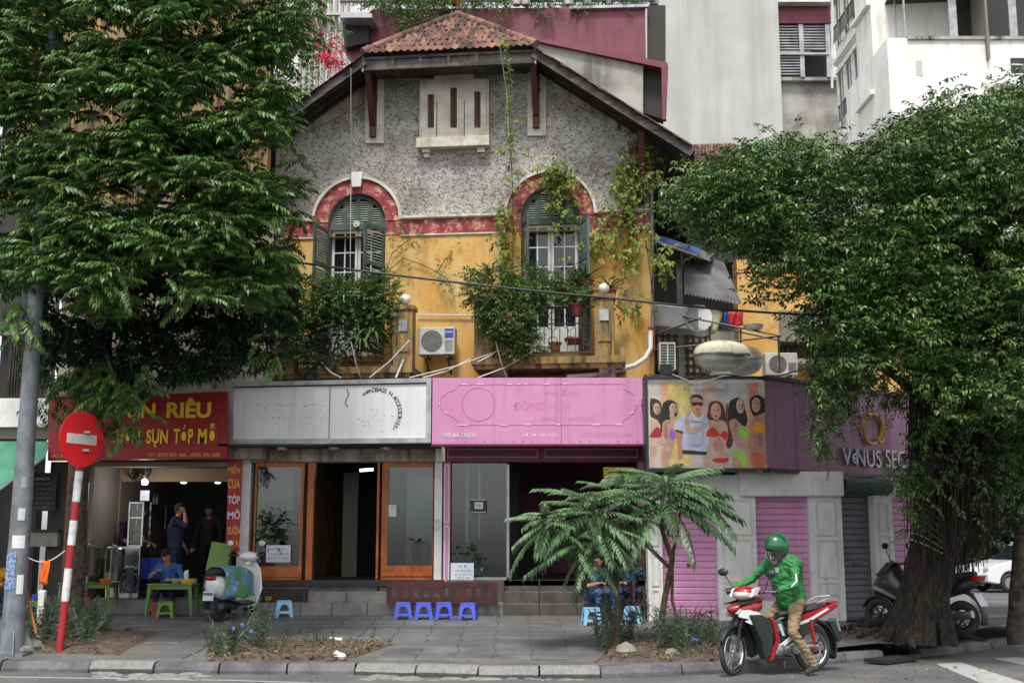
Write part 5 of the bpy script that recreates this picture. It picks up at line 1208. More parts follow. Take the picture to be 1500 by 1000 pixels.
# green folding board and blue chair behind the scooter
b = MB(); b.obox(at(321, 816, 20.95), (.36, .03, .5), Matrix.Rotation(.15, 3, 'Y')@Matrix.Rotation(-.15, 3, 'X')); tag(b.build('upturned_tabletop', M['green'], world=True), 'green plastic tabletop leaning behind the scooter mirrors', 'tabletop')
def chair(px, py, Y, mk, lab):
    q = at(px, py, Y); t = thing('plastic_chair', lab, 'chair', q, 2.6)
    b = MB(); b.box(-.2, .2, -.2, .2, .4, .43); b.build('seat', M[mk], t, bevel=.01); b = MB(); b.box(-.2, .2, .18, .21, .43, .78); b.build('backrest', M[mk], t, bevel=.01)
    for sx in (-1, 1):
        for sy in (-1, 1): b = MB(); b.bar((sx*.18, sy*.18, .4), (sx*.21, sy*.21, 0), .035); b.build('leg', M[mk], t)
chair(236, 880, 22.3, 'bluep', 'blue plastic chair inside the noodle shop entrance')
# steel step plinth of noodle shop (rough)
b = MB(); b.box(xl, xr, 21.15, 21.6, .3, .66); b.build('step', M['stepgrey'], ns, world=True)
b = MB(); b.box(xr+.1, at(362, 880, 21.4).x, 21.35, 21.5, .3, 3.2); b.build('white_pillar', M['whitedirty'], ns, world=True) if 0 else None

# ============================================================ far left shop
LS = Fr(0, 21.0, 0)
ls = thing('left_building', 'dark neighbouring building with barred upper window and old white band at far left', 'building', LS.w(-9, 0, .4), 0)
part('white_band', 'whitedirty', ls, LS, [(-700, 583, 72, 625, -.3, .1)])
part('lower_band', 'wallin', ls, LS, [(-700, 625.5, 72, 642, -.3, .0)])
part('upper_wall', 'creamdirty', ls, LS, [(-700, -60, -4, 582, -.4, 0), (76, 300, 402, 672, -.4, -.1)])
part('upper_wall', 'ochre2', ls, LS, [(-4, -60, 402, 299, -.4, -.1)])
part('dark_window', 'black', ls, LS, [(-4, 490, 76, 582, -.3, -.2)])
part('window_frame', 'wallin', ls, LS, [(-4, 485, 76, 490, -.3, .02), (12, 490, 16, 582, -.15, -.05), (60, 490, 64, 582, -.15, -.05)])
part('pale_curtain', 'curtain', ls, LS, [(72, 300, 76, 582, -.3, -.1)])
b = MB()
for k in range(12): fbox(b, LS, 14+k*4.2, 490, 15+k*4.2, 582, .02, .04)
b.build('window_bar', M['darkwood'], ls, world=True, kind='stuff')
part('upper_wall', 'walldark', ls, LS, [(-80, 300, 72, 484, -.4, -.1)])
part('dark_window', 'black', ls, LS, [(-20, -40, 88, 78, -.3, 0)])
b = MB()
for k in range(8): fbox(b, LS, -16+k*13, -40, -14+k*13, 78, .05, .07)
for k in range(9): fbox(b, LS, -16, -34+k*14, 88, -32.5+k*14, .04, .05)
b.build('window_grille', M['paleyellow'], ls, world=True, kind='stuff')
part('shop_wall', 'walldark', ls, LS, [(-700, 642, 60, 905, -1.8, -1.5), (60, 676, 104, 905, -.5, -.1)])
t = thing('awning', 'green canvas awning sloping down at far left', 'awning', at(20, 690, 20)); b = MB(); A_ = [at(-60, 646, 20.95), at(74, 646, 20.95), at(66, 668, 20.5), at(0, 716, 19.6), at(-60, 740, 19.4)]
b.add(A_+[p-Vector((0, 0, .02)) for p in A_], [(0,4,3,2,1), (5,6,7,8,9)]+[(i, (i+1) % 5, (i+1) % 5+5, i+5) for i in range(5)]); b.build('canvas', M['greenawn'], t, world=True)
b = MB(); b.tube([at(0, 717, 19.6), at(66, 669, 20.5)], .02, 6); b.tube([at(0, 716, 19.6), at(-60, 741, 19.4)], .02, 6); b.build('frame_tube', M['metal'], t, world=True)
t = thing('menu_board', 'black chalk menu board between the lamp post and the red banner', 'menu board', LS.pw(72, 830)); b = MB(); fbox(b, LS, 42, 692, 84, 748, .02, .05); b.build('board', M['ink'], t, world=True)
for k, w in enumerate(('MENU 59', 'TRÀ CHANH', 'CAFE ĐÁ', 'NƯỚC SẤU', 'CHÈ SEN', 'SỮA CHUA', '14.000')): lettering(w, LS, 52, 699+k*7, 72+(k % 3)*4, 703+k*7, .05, 'inkgrey' if k else 'paper', t, bold=0, depth=.003)
part('shelf', 'walldark', t, LS, [(44, 775, 84, 779, -.1, .1)])
b = MB(); fbox(b, LS, 44, 775, 85, 800, -.3, .05); tag(b.build('counter', M['concretedirty'], world=True), 'grey counter with shelf below the chalk menu board', 'counter')

# ============================================================ long boards in front of the shops
t = thing('wooden_grille', 'long maroon wooden grille lying on edge in front of the steps', 'grille', at(648, 880, 20.62))
GF = Fr(0, 20.6, 0)
for y0, y1 in ((852, 861), (874, 883.5)): b = MB(); fbox(b, GF, 566, y0, 729, y1, -.04, 0); b.build('rail', M['redwood'], t, world=True)
for k in range(11):
    x = 566+k*15.55; b = MB(); fbox(b, GF, x, 861, x+8 if k < 10 else 729, 874, -.035, -.005); b.build('slat', M['redwood'], t, world=True)
t = thing('wooden_bench', 'brown slatted plank bench under the left orange window', 'bench', at(405, 880, 21.0)); GB = Fr(0, 20.95, 0)
for k in range(4): b = MB(); fbox(b, GB, 363, 862+k*4.8, 450, 866+k*4.8, -.05-.02*k, -.02*k); b.build('slat', M['darkwood'], t, world=True)
for x in (373, 443): b = MB(); fbox(b, GB, x, 866, x+5, 897, -.07, .02); b.build('leg', M['redwood'], t, world=True)
lettering('22', GB, 388, 873, 398, 878, .0, 'paleyellow', t, bold=.02, depth=.005)
# ============================================================ lamp post, no-entry sign, cloth line
base = on_pave(17, 958); base.z = .17
tp = at(67, 380, base.y); t = thing('lamp_post', 'tall grey galvanised lamp post with stickers at the left edge', 'lamp post', base)
b = MB(); ax = Vector((base.x+.02, base.y, 0)); b.tube([Vector((base.x, base.y, .15)), Vector((base.x+.0, base.y, 4)), Vector((base.x+.0, base.y, 9.5))], [.155, .11, .075], 20); b.build('post', M['pole'], t, world=True, smooth=True)
b = MB()
for k in range(4): a = k*pi/2+.4; b.add([Vector((base.x+.16*cos(a), base.y+.16*sin(a), .17)), Vector((base.x+.3*cos(a), base.y+.3*sin(a), .17)), Vector((base.x+.16*cos(a), base.y+.16*sin(a), .48)), Vector((base.x+.16*cos(a)-.012*sin(a), base.y+.16*sin(a)+.012*cos(a), .17)), Vector((base.x+.3*cos(a)-.012*sin(a), base.y+.3*sin(a)+.012*cos(a), .17)), Vector((base.x+.16*cos(a)-.012*sin(a), base.y+.16*sin(a)+.012*cos(a), .48))], [(0,1,2),(3,5,4),(0,3,4,1),(1,4,5,2)])
b.box(base.x-.24, base.x+.24, base.y-.24, base.y+.24, .13, .19); b.build('base_fins', M['pole'], t, world=True)
def curved_patch(x_, Y_, r, z0, z1, a0, a1, mk, name):
    b = MB(); n = 6; vs = []
    for i in range(n+1):
        a = a0+(a1-a0)*i/n
        for z in (z0, z1): vs.append((x_+r*sin(a), Y_-r*cos(a), z))
    b.add(vs, [(2*i, 2*i+2, 2*i+3, 2*i+1) for i in range(n)]); return b.build(name, M[mk], t, world=True)
M['bluetext'] = mat('blue_stencil', S(60, 100, 170), .6, col2=S(150, 160, 170), scale=30, lo=.45, hi=.55, grain=.1)
for z0, z1, a0, a1, mk in ((1.92, 2.08, .1, .75, 'paper'), (1.55, 1.72, -.3, .9, 'polewhite'), (1.0, 1.5, -.9, .2, 'bluetext'), (2.35, 2.5, .2, .7, 'plaingrey'), (.95, 1.2, .4, 1.0, 'polewhite')):
    zz = z0-.1; rad = .155-.045*(z0/4)+.006; curved_patch(base.x, base.y, rad, z0, z1, a0, a1, mk, 'sticker')
pb = on_pave(86, 955); pt = Vector((pb.x, pb.y, 0)); t = thing('no_entry_sign', 'round red no-entry sign with white bar on a red and white striped pole', 'road sign', (pb.x, pb.y, .17))
zs_l = [.15, .98, 1.28, 1.62, 1.95, 2.28, 2.62, 2.95]; 
ycut = [957, 880, 832, 798, 762, 735, 690, 665, 640]
zc = [at(95, y, pb.y).z for y in ycut]; zc[0] = .15
for i in range(len(zc)-1):
    b = MB(); b.tube([(pb.x+.05*zc[i], pb.y, zc[i]+(.0 if i == 0 else .001)), (pb.x+.05*zc[i+1], pb.y, zc[i+1])], .052, 16); b.build('pole_band', M['polered'] if i % 2 == 0 else M['polewhite'], t, world=True, smooth=True)
c = at(119, 643, pb.y-.09); rd = .385
Rz = Matrix.Rotation(radians(62), 3, 'Z'); b = MB(); b.lathe([(rd, 0), (rd, .012)], 40, c, Rz@Matrix.Rotation(pi/2, 3, 'X')); b.build('disc', M['signred'], t, world=True)
b = MB(); b.obox(c+Rz@Vector((0, -.014, 0)), (.52, .004, .135), Rz); b.build('white_bar', M['white'], t, world=True)
b = MB(); b.obox((pb.x+.05*c.z+.04, pb.y-.03, c.z+.1), (.16, .09, .03)); b.obox((pb.x+.05*c.z+.04, pb.y-.03, c.z-.15), (.16, .09, .03)); b.build('clamp', M['metal'], t, world=True)
b = MB(); p0 = Vector((base.x+.14, base.y, 1.42)); p1 = Vector((pb.x, pb.y, at(95, 806, pb.y).z)); P_ = [p0.lerp(p1, k/8)+Vector((0, 0, -.1*sin(pi*k/8))) for k in range(9)]; b.tube(P_, .008, 5); tag(b.build('string', M['wcable'], world=True), 'pale string tied between the lamp post and the striped pole', 'string')
t = thing('cleaning_cloth', 'orange cloth hanging over the string beside the lamp post', 'cloth', at(61, 850, base.y)); b = MB(); 
xa, xb = P_[3].x-.02, P_[5].x+.0; zt_ = P_[4].z+.0; vs = []; n = 8
for j in range(7):
    for i in range(n+1): vs.append((xa+(xb-xa)*i/n+.01*sin(j), P_[4].y-.02+.015*sin(i*1.3+j*.4), zt_+.02-(.32)*j/6+.01*sin(i)))
b.add(vs, [(j*(n+1)+i, (j+1)*(n+1)+i, (j+1)*(n+1)+i+1, j*(n+1)+i+1) for j in range(6) for i in range(n)]); o = b.build('cloth', M['cloth'], t, world=True, smooth=True); m_ = o.modifiers.new('solid', 'SOLIDIFY'); m_.thickness = .006
b = MB(); b.tube([at(35, 848, base.y+.25), at(53, 927, base.y+.1)], .013, 8); tag(b.build('broomstick', M['broom'], world=True), 'orange wooden stick leaning by the lamp post', 'stick')
b = MB(); q = at(60, 905, 17.6); b.box(q.x-.05, q.x+.05, 17.55, 17.65, .2, .95); tag(b.build('marker_post', M['whitedirty'], world=True, bevel=.02), 'short white concrete post behind the orange cloth', 'post')
# ============================================================ REAR WING right of the villa
RW = Fr(0, 24.5, 0); RV = Fr(0, 26, 0)
rw = thing('rear_wing', 'ochre rear wing with a wall coloured dark as shade beyond the villa corner', 'building', RW.w(5, 0, 3.9), 0)
part('recess_shade_wall', 'walldark', rw, RV, [(940, 268, 1090, 560, -.3, 0)])  # dark wall colour stands in for the shade under the awning
part('yellow_wall', 'ochre', rw, RW, [(1086, 380, 1137, 600, -.5, 0)]); part('yellow_wall', 'ochre', rw, RV, [(1136, 380, 1330, 700, -.5, .2)])
part('lower_panel', 'creamdirty', rw, RV, [(955, 485, 1090, 600, -.1, .3)])
b = MB()
for k in range(9): fbox(b, RV, 962+k*9, 486, 963.5+k*9, 560, .31, .34)
for k in range(6): fbox(b, RV, 960, 490+k*11, 1040, 491.5+k*11, .31, .335)
b.build('lattice', M['darkwood'], rw, world=True, kind='stuff')
part('post', 'metal', rw, Fr(0, 23, 0), [(995, 380, 999, 560, -.08, 0)])
q = [RV.uz(*p, -.2) for p in ((1012, 216), (1078, 213), (1098, 266), (1008, 266))]
b = MB(); 
tq = [at(1010, 270, 25.2), at(1100, 268, 25.2), at(1075, 214, 27.2), at(1014, 216, 27.2)]
b.add(tq, [(0,1,2,3)]); b.build('roof_deck', M['tile3'], rw, world=True)
d1 = (tq[1]-tq[0]); d2 = (tq[3]-tq[0]); nn = d1.cross(d2).normalized(); Rr = Matrix((d1.normalized(), nn.cross(d1.normalized()), nn)).transposed()
for r_ in range(11):
    for k in range(11):
        f = r_/11; p = (tq[0].lerp(tq[3], f)).lerp(tq[1].lerp(tq[2], f), (k+.5)/11)+nn*.03
        o = inst('tile', tm[random.choices((0, 1, 2), (4, 2, 4))[0]], rw, RM[rw.name].inverted()@p, Rr@Euler((.05, random.uniform(-.05, .05), random.uniform(-.04, .04))).to_matrix())
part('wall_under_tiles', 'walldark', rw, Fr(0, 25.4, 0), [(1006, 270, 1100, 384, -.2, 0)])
# grey rear balcony
rb = thing('rear_balcony', 'grey stained balcony with wrought-iron balustrade behind the banyan', 'balcony', RV.pw(1170, 545)); part('parapet', 'concretedirty', rb, RV, [(1136, 455, 1290, 492, .0, 1.2)]); part('cornice', 'creamdirty', rb, RV, [(1136, 492, 1290, 500, .0, 1.3), (1136, 525, 1290, 532, .0, 1.2)])
b = MB()
for k in range(18): fbox(b, RV, 1146+k*8, 500, 1147.5+k*8, 525, 1.1, 1.12)
for k in range(7): q = RV.pw(1154+k*18, 512, 1.1); b.torus(q, .1, .01, 14, 5)
b.build('balustrade', M['iron'], rb, world=True, kind='stuff')
# corrugated awning
def corrug(name, mk, parent, A, B, C_, D, n=22, amp=.025, th=.004):
    "corrugated sheet over quad A(top left) B(top right) C(bottom right) D(bottom left); ridges run down"
    b = MB(); A, B, C_, D = map(Vector, (A, B, C_, D)); nn = (B-A).cross(D-A).normalized(); vs = []; N = n*4
    for i in range(N+1):
        t = i/N; o = nn*amp*sin(2*pi*t*n); vs += [A.lerp(B, t)+o, D.lerp(C_, t)+o]
    b.add(vs, [(2*i, 2*i+2, 2*i+3, 2*i+1) for i in range(N)]); return b.build(name, M[mk], parent, world=True, smooth=False)
aw = thing('tin_awning', 'rusty corrugated tin awning propped over the corner shop roof', 'awning', at(1040, 440, 22.6))
corrug('sheet', 'tin', aw, at(1000, 366, 23.2), at(1060, 385, 23.4), at(1087, 446, 22.0), at(1003, 430, 21.8), 17)
corrug('sheet', 'tin', aw, at(957, 345, 22.6), at(1046, 372, 23.4), at(1040, 380, 22.6), at(957, 356, 21.8), 20, .02)
b = MB(); A = [at(958, 342, 22.5), at(1025, 364, 23.0), at(1024, 370, 22.8), at(958, 349, 22.2)]; b.add(A+[p-Vector((0, 0, .03)) for p in A], [(0,1,2,3), (7,6,5,4), (0,4,5,1), (1,5,6,2), (2,6,7,3), (3,7,4,0)]); b.build('blue_tarp_edge', M['acblue'], aw, world=True)
b = MB(); b.tube([at(956, 352, 21.8), at(1040, 382, 22.6)], .02, 6); b.tube([at(998, 366, 23.1), at(998, 560, 23.1)], .02, 6); b.build('frame_tube', M['metal'], aw, world=True)
# roof clutter; roof level
zR = zs1-.2
RA = Fr(0, 21.4, 0)
def acunit(lab, fr, x0, y0, x1, y1, off, fx=.38, cat='air conditioner', blue=True, dep=.3):
    a, c = fr.p(x0, y1, off), fr.p(x1, y0, off); t = thing('air_conditioner', lab, cat, fr.w(a.x, -off+dep/2, a.z), fr.a)
    b = MB(); fquad(b, fr, a.x, c.x, a.z, c.z, off-dep, off); b.build('casing', M['acwhite'], t, world=True, bevel=.012)
    H = c.z-a.z; r = H*.4; cx, cz = a.x+(c.x-a.x)*fx, (a.z+c.z)/2
    b = MB(); b.lathe([(0, 0), (r*.98, 0), (r*.98, .006)], 26, fr.w(cx, -off-.001, cz), fr.ay.to_track_quat('Z', 'Y').to_matrix().to_3x3()@Matrix.Rotation(pi, 3, 'X')); b.build('fan_opening', M['acgrille'], t, world=True)
    b = MB()
    for k in range(1, 7): b.torus(fr.w(cx, -off-.012, cz), r*k/6.5, .0035, 26, 4, Matrix.Rotation(fr.a, 3, 'Z'))
    for k in range(10): an = k*pi/5; b.tube([fr.w(cx, -off-.012, cz), fr.w(cx+r*cos(an), -off-.012, cz+r*sin(an))], .003, 4)
    b.build('guard', M['plaingrey'], t, world=True)
    b = MB(); xs0 = cx+r*1.18
    for k in range(9): z = a.z+.05+k*H*.05; fquad(b, fr, xs0, c.x-.03, z, z+.008, off, off+.004)
    b.build('vent_slot', M['acgrille'], t, world=True, kind='stuff')
    if blue: b = MB(); fquad(b, fr, xs0, c.x-.02, c.z-H*.4, c.z-H*.06, off, off+.003); b.build('label', M['acblue'], t, world=True); lettering('inverter', fr, *(lambda q0, q1: (q0, q1))(x1-13.5, y0+5), x1-2.5, y0+9, off+.003, 'white', t, depth=.001, bold=.01)
    for u in (a.x+.12, c.x-.15): b = MB(); fquad(b, fr, u, u+.04, a.z-.03, a.z-.001, off-dep-.3, off-.02); b.bar(fr.w(u+.02, -off+.02, a.z-.03), fr.w(u+.02, -off+dep+.25, a.z-.35), .03); b.build('bracket', M['iron'], t, world=True)
    return t
acunit('white air conditioner with a blue label on the ochre wall between the balconies', VF, 612, 478.5, 666, 519.5, .45)
acunit('white air conditioner on the corner shop roof near the banyan', RA, 1122, 516.5, 1168, 549, .0, .38, blue=False)
t = thing('vent_unit', 'narrow white louvred unit standing on the corner shop roof beside the villa corner', 'ventilation unit', RA.pw(978, 545)); part('casing', 'acwhite', t, RA, [(966, 501, 989.5, 541, -.2, 0)], bevel=.01)
b = MB()
for k in range(9): fbox(b, RA, 968, 504+k*4.1, 977, 506+k*4.1, 0, .01); fbox(b, RA, 979, 504+k*4.1, 988, 506+k*4.1, 0, .01)
b.build('louvre', M['blackp'], t, world=True, kind='stuff'); part('junction_box', 'blackp', t, RA, [(968, 533, 984, 548, 0, .12)])
def tub(px0, px1, py0, py1, Y, lab, ysplit):
    c = at((px0+px1)/2, (py0+py1)/2, Y); a = at(px0, ysplit, Y); d = at(px1, ysplit, Y); r = (d.x-a.x)/2; zt = at(px0, py0, Y).z; zb_ = at(px0, py1, Y).z; z = a.z
    t = thing('fibreglass_shell', lab, 'water tub', (c.x, Y, zb_), 0, 'grimy fibreglass tubs on the corner shop roof')
    prof = lambda s, h: [(r*sin(a_), s*h*cos(a_)**.8) for a_ in np.linspace(0.001, pi/2, 10)]
    b = MB(); b.lathe([(p, q_) for p, q_ in prof(1, zt-z)], 30, (c.x, Y, z+.02), sy=.55); b.build('lid', M['boatwhite'], t, world=True, smooth=True)
    b = MB(); b.lathe([(p, q_) for p, q_ in prof(-1, z-zb_)], 30, (c.x, Y, z-.015), sy=.52); b.build('hull', M['metal'], t, world=True, smooth=True)
    b = MB(); b.torus((c.x, Y, z), 1, .02, 30, 6, Matrix.Diagonal((r, r*.55, 1)).to_3x3()@Matrix.Rotation(pi/2, 3, 'X')) if 0 else b.lathe([(r*1.02, -.02), (r*1.04, 0), (r*1.02, .02)], 30, (c.x, Y, z), sy=.55); b.build('rim', M['creamdirty'], t, world=True)
tub(1016, 1098, 500, 543, 21.0, 'large cream-topped fibreglass tub on the corner shop roof', 520); tub(1062, 1117, 508, 549, 21.9, 'second grimy fibreglass tub partly behind the large one', 525)
# silver sheet duct and drum
t = thing('metal_tank', 'silver sheet-metal tank with a round drum end under the tin awning', 'tank', at(1000, 488, 22.3)); b = MB(); b.obox(at(983, 468, 22.3), (1.2, .6, .42), Matrix.Rotation(.1, 3, 'Y')); b.build('duct', M['metal'], t, world=True, bevel=.02)
q = at(1023, 466, 22.0); b = MB(); b.lathe([(0, 0), (.26, 0), (.26, .55), (0, .55)], 22, q, Matrix.Rotation(-pi/2, 3, 'X')@Matrix.Rotation(.25, 3, 'Y')); b.build('drum', M['whitedirty'], t, world=True); b = MB(); b.torus(q, .25, .02, 22, 6); b.build('rim', M['metal'], t, world=True)
b = MB(); b.obox(at(1040, 470, 22.2), (.35, .3, .45), Matrix.Rotation(.35, 3, 'Y')); tag(b.build('plastic_sack', M['boatwhite'], world=True, bevel=.06), 'pale plastic sack leaning beside the drum on the roof', 'sack')
t = thing('roof_rack', 'rusty steel drying rack over the fibreglass tubs', 'rack', at(1070, 490, 21.8)); 
for pts in (((960, 512, 21.5), (1145, 492, 21.5)), ((1000, 463, 22), (1145, 492, 21.4)), ((1008, 470, 22.4), (1150, 500, 22.0)), ((1140, 492, 21.4), (1142, 545, 21.4)), ((1040, 478, 21.9), (1040, 545, 21.9)), ((958, 490, 22), (1035, 462, 22)), ((1085, 478, 21.7), (1085, 510, 21.7))): b = MB(); b.tube([at(*pts[0]), at(*pts[1])], .018, 6); b.build('bar', M['iron'], t, world=True)
def cloth(name, px0, py0, px1, py1, Y, mk, lab, cat='cloth'):
    a, c = at(px0, py0, Y), at(px1, py1, Y); b = MB(); n = 8; m = 6
    vs = [(a.x+(c.x-a.x)*i/n, Y+.03*sin(i*1.5+j*.5), a.z+(c.z-a.z)*j/m+.015*sin(i*1.1)) for j in range(m+1) for i in range(n+1)]
    b.add(vs, [(j*(n+1)+i, (j+1)*(n+1)+i, (j+1)*(n+1)+i+1, j*(n+1)+i+1) for j in range(m) for i in range(n)]); o = b.build(name, M[mk], world=True, smooth=True); s = o.modifiers.new('solid', 'SOLIDIFY'); s.thickness = .01; tag(o, lab, cat)
cloth('laundry', 1067, 457, 1089, 477, 21.9, 'redp', 'red cloth drying on the roof rack'); cloth('laundry', 1061, 458, 1068, 478, 21.95, 'acblue', 'blue cloth drying beside the red one on the roof rack')
q = at(1104, 484, 21.6); b = MB(); b.lathe([(.08, 0), (.16, .03), (.19, .1), (.18, .1), (.15, .04), (0, .02)], 18, q); tag(b.build('basin', M['white'], world=True, smooth=True), 'white basin standing on the roof rack', 'basin')
# big white pipe at the villa corner
b = MB(); P_ = [(953, 485), (953, 510), (945, 525), (930, 535), (900, 543), (870, 549), (830, 552)]; b.tube([VF.pw(x, y, .12+.1*i) for i, (x, y) in enumerate(P_)], .045, 10); tag(b.build('drain_pipe', M['wcable'], world=True, smooth=True), 'thick white pipe curving around the villa corner above the pink sign', 'pipe')
b = MB(); b.tube([VF.pw(954, 250, .06), VF.pw(956, 480, .06)], .03, 8); tag(b.build('down_pipe', M['pole'], world=True), 'thin grey down pipe on the villa corner', 'pipe')
b = MB(); fbox(b, VF, 950, 478, 959, 512, 0, .06); b.build('exposed_brick', M['brick'], villa, world=True)
b = MB(); fbox(b, VF, 908, 509, 914, 520, 0, .05); b.build('stub', M['cream'], villa, world=True)
# street-light arm at the villa corner top
# ============================================================ TALL BUILDINGS BEHIND
TB = Fr(0, 34, 0); tb = thing('tall_building', 'tall pale concrete building rising behind the villa', 'building', TB.w(6, 0, 0), 0)
part('wall', 'concrete', tb, TB, [(955, -160, 1133, 700, -6, 0)])
part('recessed_wall', 'concretedirty', tb, TB, [(1133.2, 118, 1226, 700, -5, -.8)]); part('ledge', 'concretedirty', tb, TB, [(1131, 113, 1226, 118, -5, -.6)])
part('maroon_panel', 'maroon', tb, TB, [(1128, 3, 1216, 34, -2, -.5)]); part('white_canopy', 'white', tb, TB, [(1128, -4, 1218, 3, -2, -.2)]); part('upper_wall', 'concrete', tb, TB, [(1133, -160, 1222, -5, -5, -.7)])
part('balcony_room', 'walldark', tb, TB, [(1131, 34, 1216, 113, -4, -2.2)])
for k in range(18):
    y = 38+k*4.1; part('louvre_blade', 'metal', tb, TB, [(1132, y, 1215 if k < 9 else 1178, y+1.4, -.7, -.6)])
for x in (1130.5, 1173, 1212): part('post', 'metal', tb, TB, [(x, 34, x+3, 113, -.7, -.55)])
part('rail', 'metal', tb, TB, [(1131, 77, 1215, 80, -.6, -.5)])
for x in (1134, 1147, 1165, 1178): part('white_shutter', 'white', tb, TB, [(x, 42, x+8, 76, -.95, -.85)])
b = MB(); b.tube([TB.pw(1219, -20, .0), TB.pw(1219, 130, .0)], .04, 6); b.build('conduit', M['cream'], tb, world=True)
# ornate white building, facade along the side street
K = 1.45
ang_ = math.degrees(math.atan2(48-54.5, at(1292, 100, 48).x-at(1226, 100, 54.5).x)); OB = Fr(at(1226, 100, 54.5).x, 54.5, ang_)
ob = thing('ornate_building', 'white ornate townhouse with balconied windows seen obliquely behind the trees', 'building', OB.w(2, 0, 0), OB.a)
uE = (at(1292, 100, 48)-OB.o).xy.length
b = MB(); fquad(b, OB, 0, uE*.66, 0, 34, -7, 0); b.build('wall', M['whitewall'], ob, world=True); b = MB(); fquad(b, OB, uE*.66+.002, uE, 0, 34, -7, .35); b.build('corner_wall', M['whitewall'], ob, world=True)
storey = [(250, 178), (178, 118), (118, 60), (60, -5), (-5, -80)]
for i in range(6):
    z = 8.5+i*4.0
    b = MB(); fquad(b, OB, -.05, uE*.66-.001, z-.16, z, 0, .18); fquad(b, OB, -.05, uE*.66-.001, z-.24, z-.161, 0, .1); fquad(b, OB, uE*.66-.05, uE+.05, z-.18, z, .351, .55); b.build('cornice', M['whitewall'], ob, world=True)
    for k, u in enumerate((uE*.06, uE*.26, uE*.46)):
        w = MB(); fquad(w, OB, u, u+.9, z+.65, z+3.1, -.02, .03); w = w.build('window', M['darkglass'], ob, world=True)
        b = MB(); fquad(b, OB, u-.13, u-.001, z+.5, z+3.2, 0, .1); fquad(b, OB, u+.901, u+1.03, z+.5, z+3.2, 0, .1); fquad(b, OB, u-.16, u+1.06, z+3.201, z+3.4, 0, .16); fquad(b, OB, u+.42, u+.48, z+.65, z+3.1, .03, .05); b.build('surround', M['white'], w, world=True)
        b = MB()
        for j in range(6): fquad(b, OB, u+.03+j*.16, u+.06+j*.16, z+.55, z+1.3, .3, .33)
        fquad(b, OB, u-.03, u+.93, z+1.28, z+1.33, .29, .34); b.build('railing', M['iron'], w, world=True)
# white building at right with roof terrace
WB = Fr(0, 46, 0); wb = thing('white_building', 'white rendered building with roof terrace canopy at the upper right', 'building', WB.w(13, 0, 0), 0)
part('front_wall', 'whitewall', wb, WB, [(1338, 56, 1640, 760, -6, 0)])
sA, sB = WB.pw(1338, 60, 0), at(1282, 160, 53.5); SBF = Fr(sB.x, sB.y, math.degrees(math.atan2(sA.y-sB.y, sA.x-sB.x))); Ls = (sA-sB).xy.length
zt_, zb_ = WB.p(1338, 62).z, 3
b = MB(); fquad(b, SBF, 0, Ls-.002, zb_, zt_-1.5, -5, -.3); b.build('side_wall', M['whitewall'], wb, world=True)
b = MB(); fquad(b, SBF, 0, Ls-.002, zt_-1.45, zt_-.8, -.3, .5); b.build('terrace_slab', M['concrete'], wb, world=True)
b = MB(); fquad(b, SBF, Ls*.18, Ls*.9, zt_-5.0, zt_-2.0, -.29, -.25); w = b.build('window', M['darkglass'], wb, world=True)
for k in range(5): b = MB(); u = Ls*(.18+.18*k); fquad(b, SBF, u-.03, u+.03, zt_-5.0, zt_-2.0, -.25, -.2); b.build('mullion', M['white'], w, world=True)
for k in range(6): b = MB(); u = Ls*k/5.01; b.tube([SBF.w(u, -.3, zt_-.8), SBF.w(u, -.3, zt_+2.6)], .045, 6); b.build('terrace_post', M['metal'], wb, world=True)
for z in (zt_-.1, zt_+.5): b = MB(); b.tube([SBF.w(0, -.3, z), SBF.w(Ls, -.3, z)], .03, 6); b.build('rail', M['metal'], wb, world=True)
b = MB(); q = [SBF.w(0, -.6, zt_+2.5), SBF.w(Ls+.4, -.6, zt_+2.6), SBF.w(Ls+.4, 3.4, zt_+2.8), SBF.w(0, 3.4, zt_+2.7)]; b.add(q+[p+Vector((0, 0, .06)) for p in q], [(3,2,1,0), (4,5,6,7), (0,1,5,4), (1,2,6,5), (2,3,7,6), (3,0,4,7)]); b.build('canopy', M['walldark'], wb, world=True)
b = MB(); fquad(b, SBF, 0, Ls, zt_-.8, zt_+2.5, -3.0, -2.9); b.build('terrace_back', M['wallin'], wb, world=True)
part('parapet_cap', 'concretedirty', wb, WB, [(1330, 53, 1640, 57.5, -.3, .1)])
part('terrace_post', 'metal', wb, WB, [(1392, -60, 1396, 54, -.1, 0), (1480, -60, 1483, 54, -.1, 0)])
part('terrace_screen', 'walldark', wb, WB, [(1400, -60, 1640, 53, -1.9, -1.6)])
part('window_pane', 'darkglass', wb, WB, [(1482, 86, 1504, 128, -.05, .01)])
b = MB(); a, c = WB.p(1480, 130), WB.p(1506, 84); b.prism([(a.x, a.z), (c.x, a.z), (c.x, c.z), (a.x, c.z)], -.05, -.001, [[(a.x+.06, a.z+.06), (c.x-.06, a.z+.06), (c.x-.06, c.z-.06), (a.x+.06, c.z-.06)]], T=lambda v: WB.w(v.x, v.y, v.z)); fbox(b, WB, 1482, 93.5, 1504, 95.5, .012, .04); b.build('window_frame', M['white'], wb, world=True)
# pale buildings upper left behind the bougainvillea
UB = Fr(0, 27, 0); ub_ = thing('pale_building', 'pale building with grey vertical cladding behind the bougainvillea', 'building', UB.w(-4, 0, 0), 0)
part('wall', 'white', ub_, UB, [(395, -120, 560, 420, -4, 0)])
for k in range(9): part('cladding_strip', 'plaingrey', ub_, UB, [(440+k*8.5, -120, 443+k*8.5, 130, 0, .08)])
part('floor_band', 'concrete', ub_, UB, [(395, 18, 545, 22, .09, .2)])
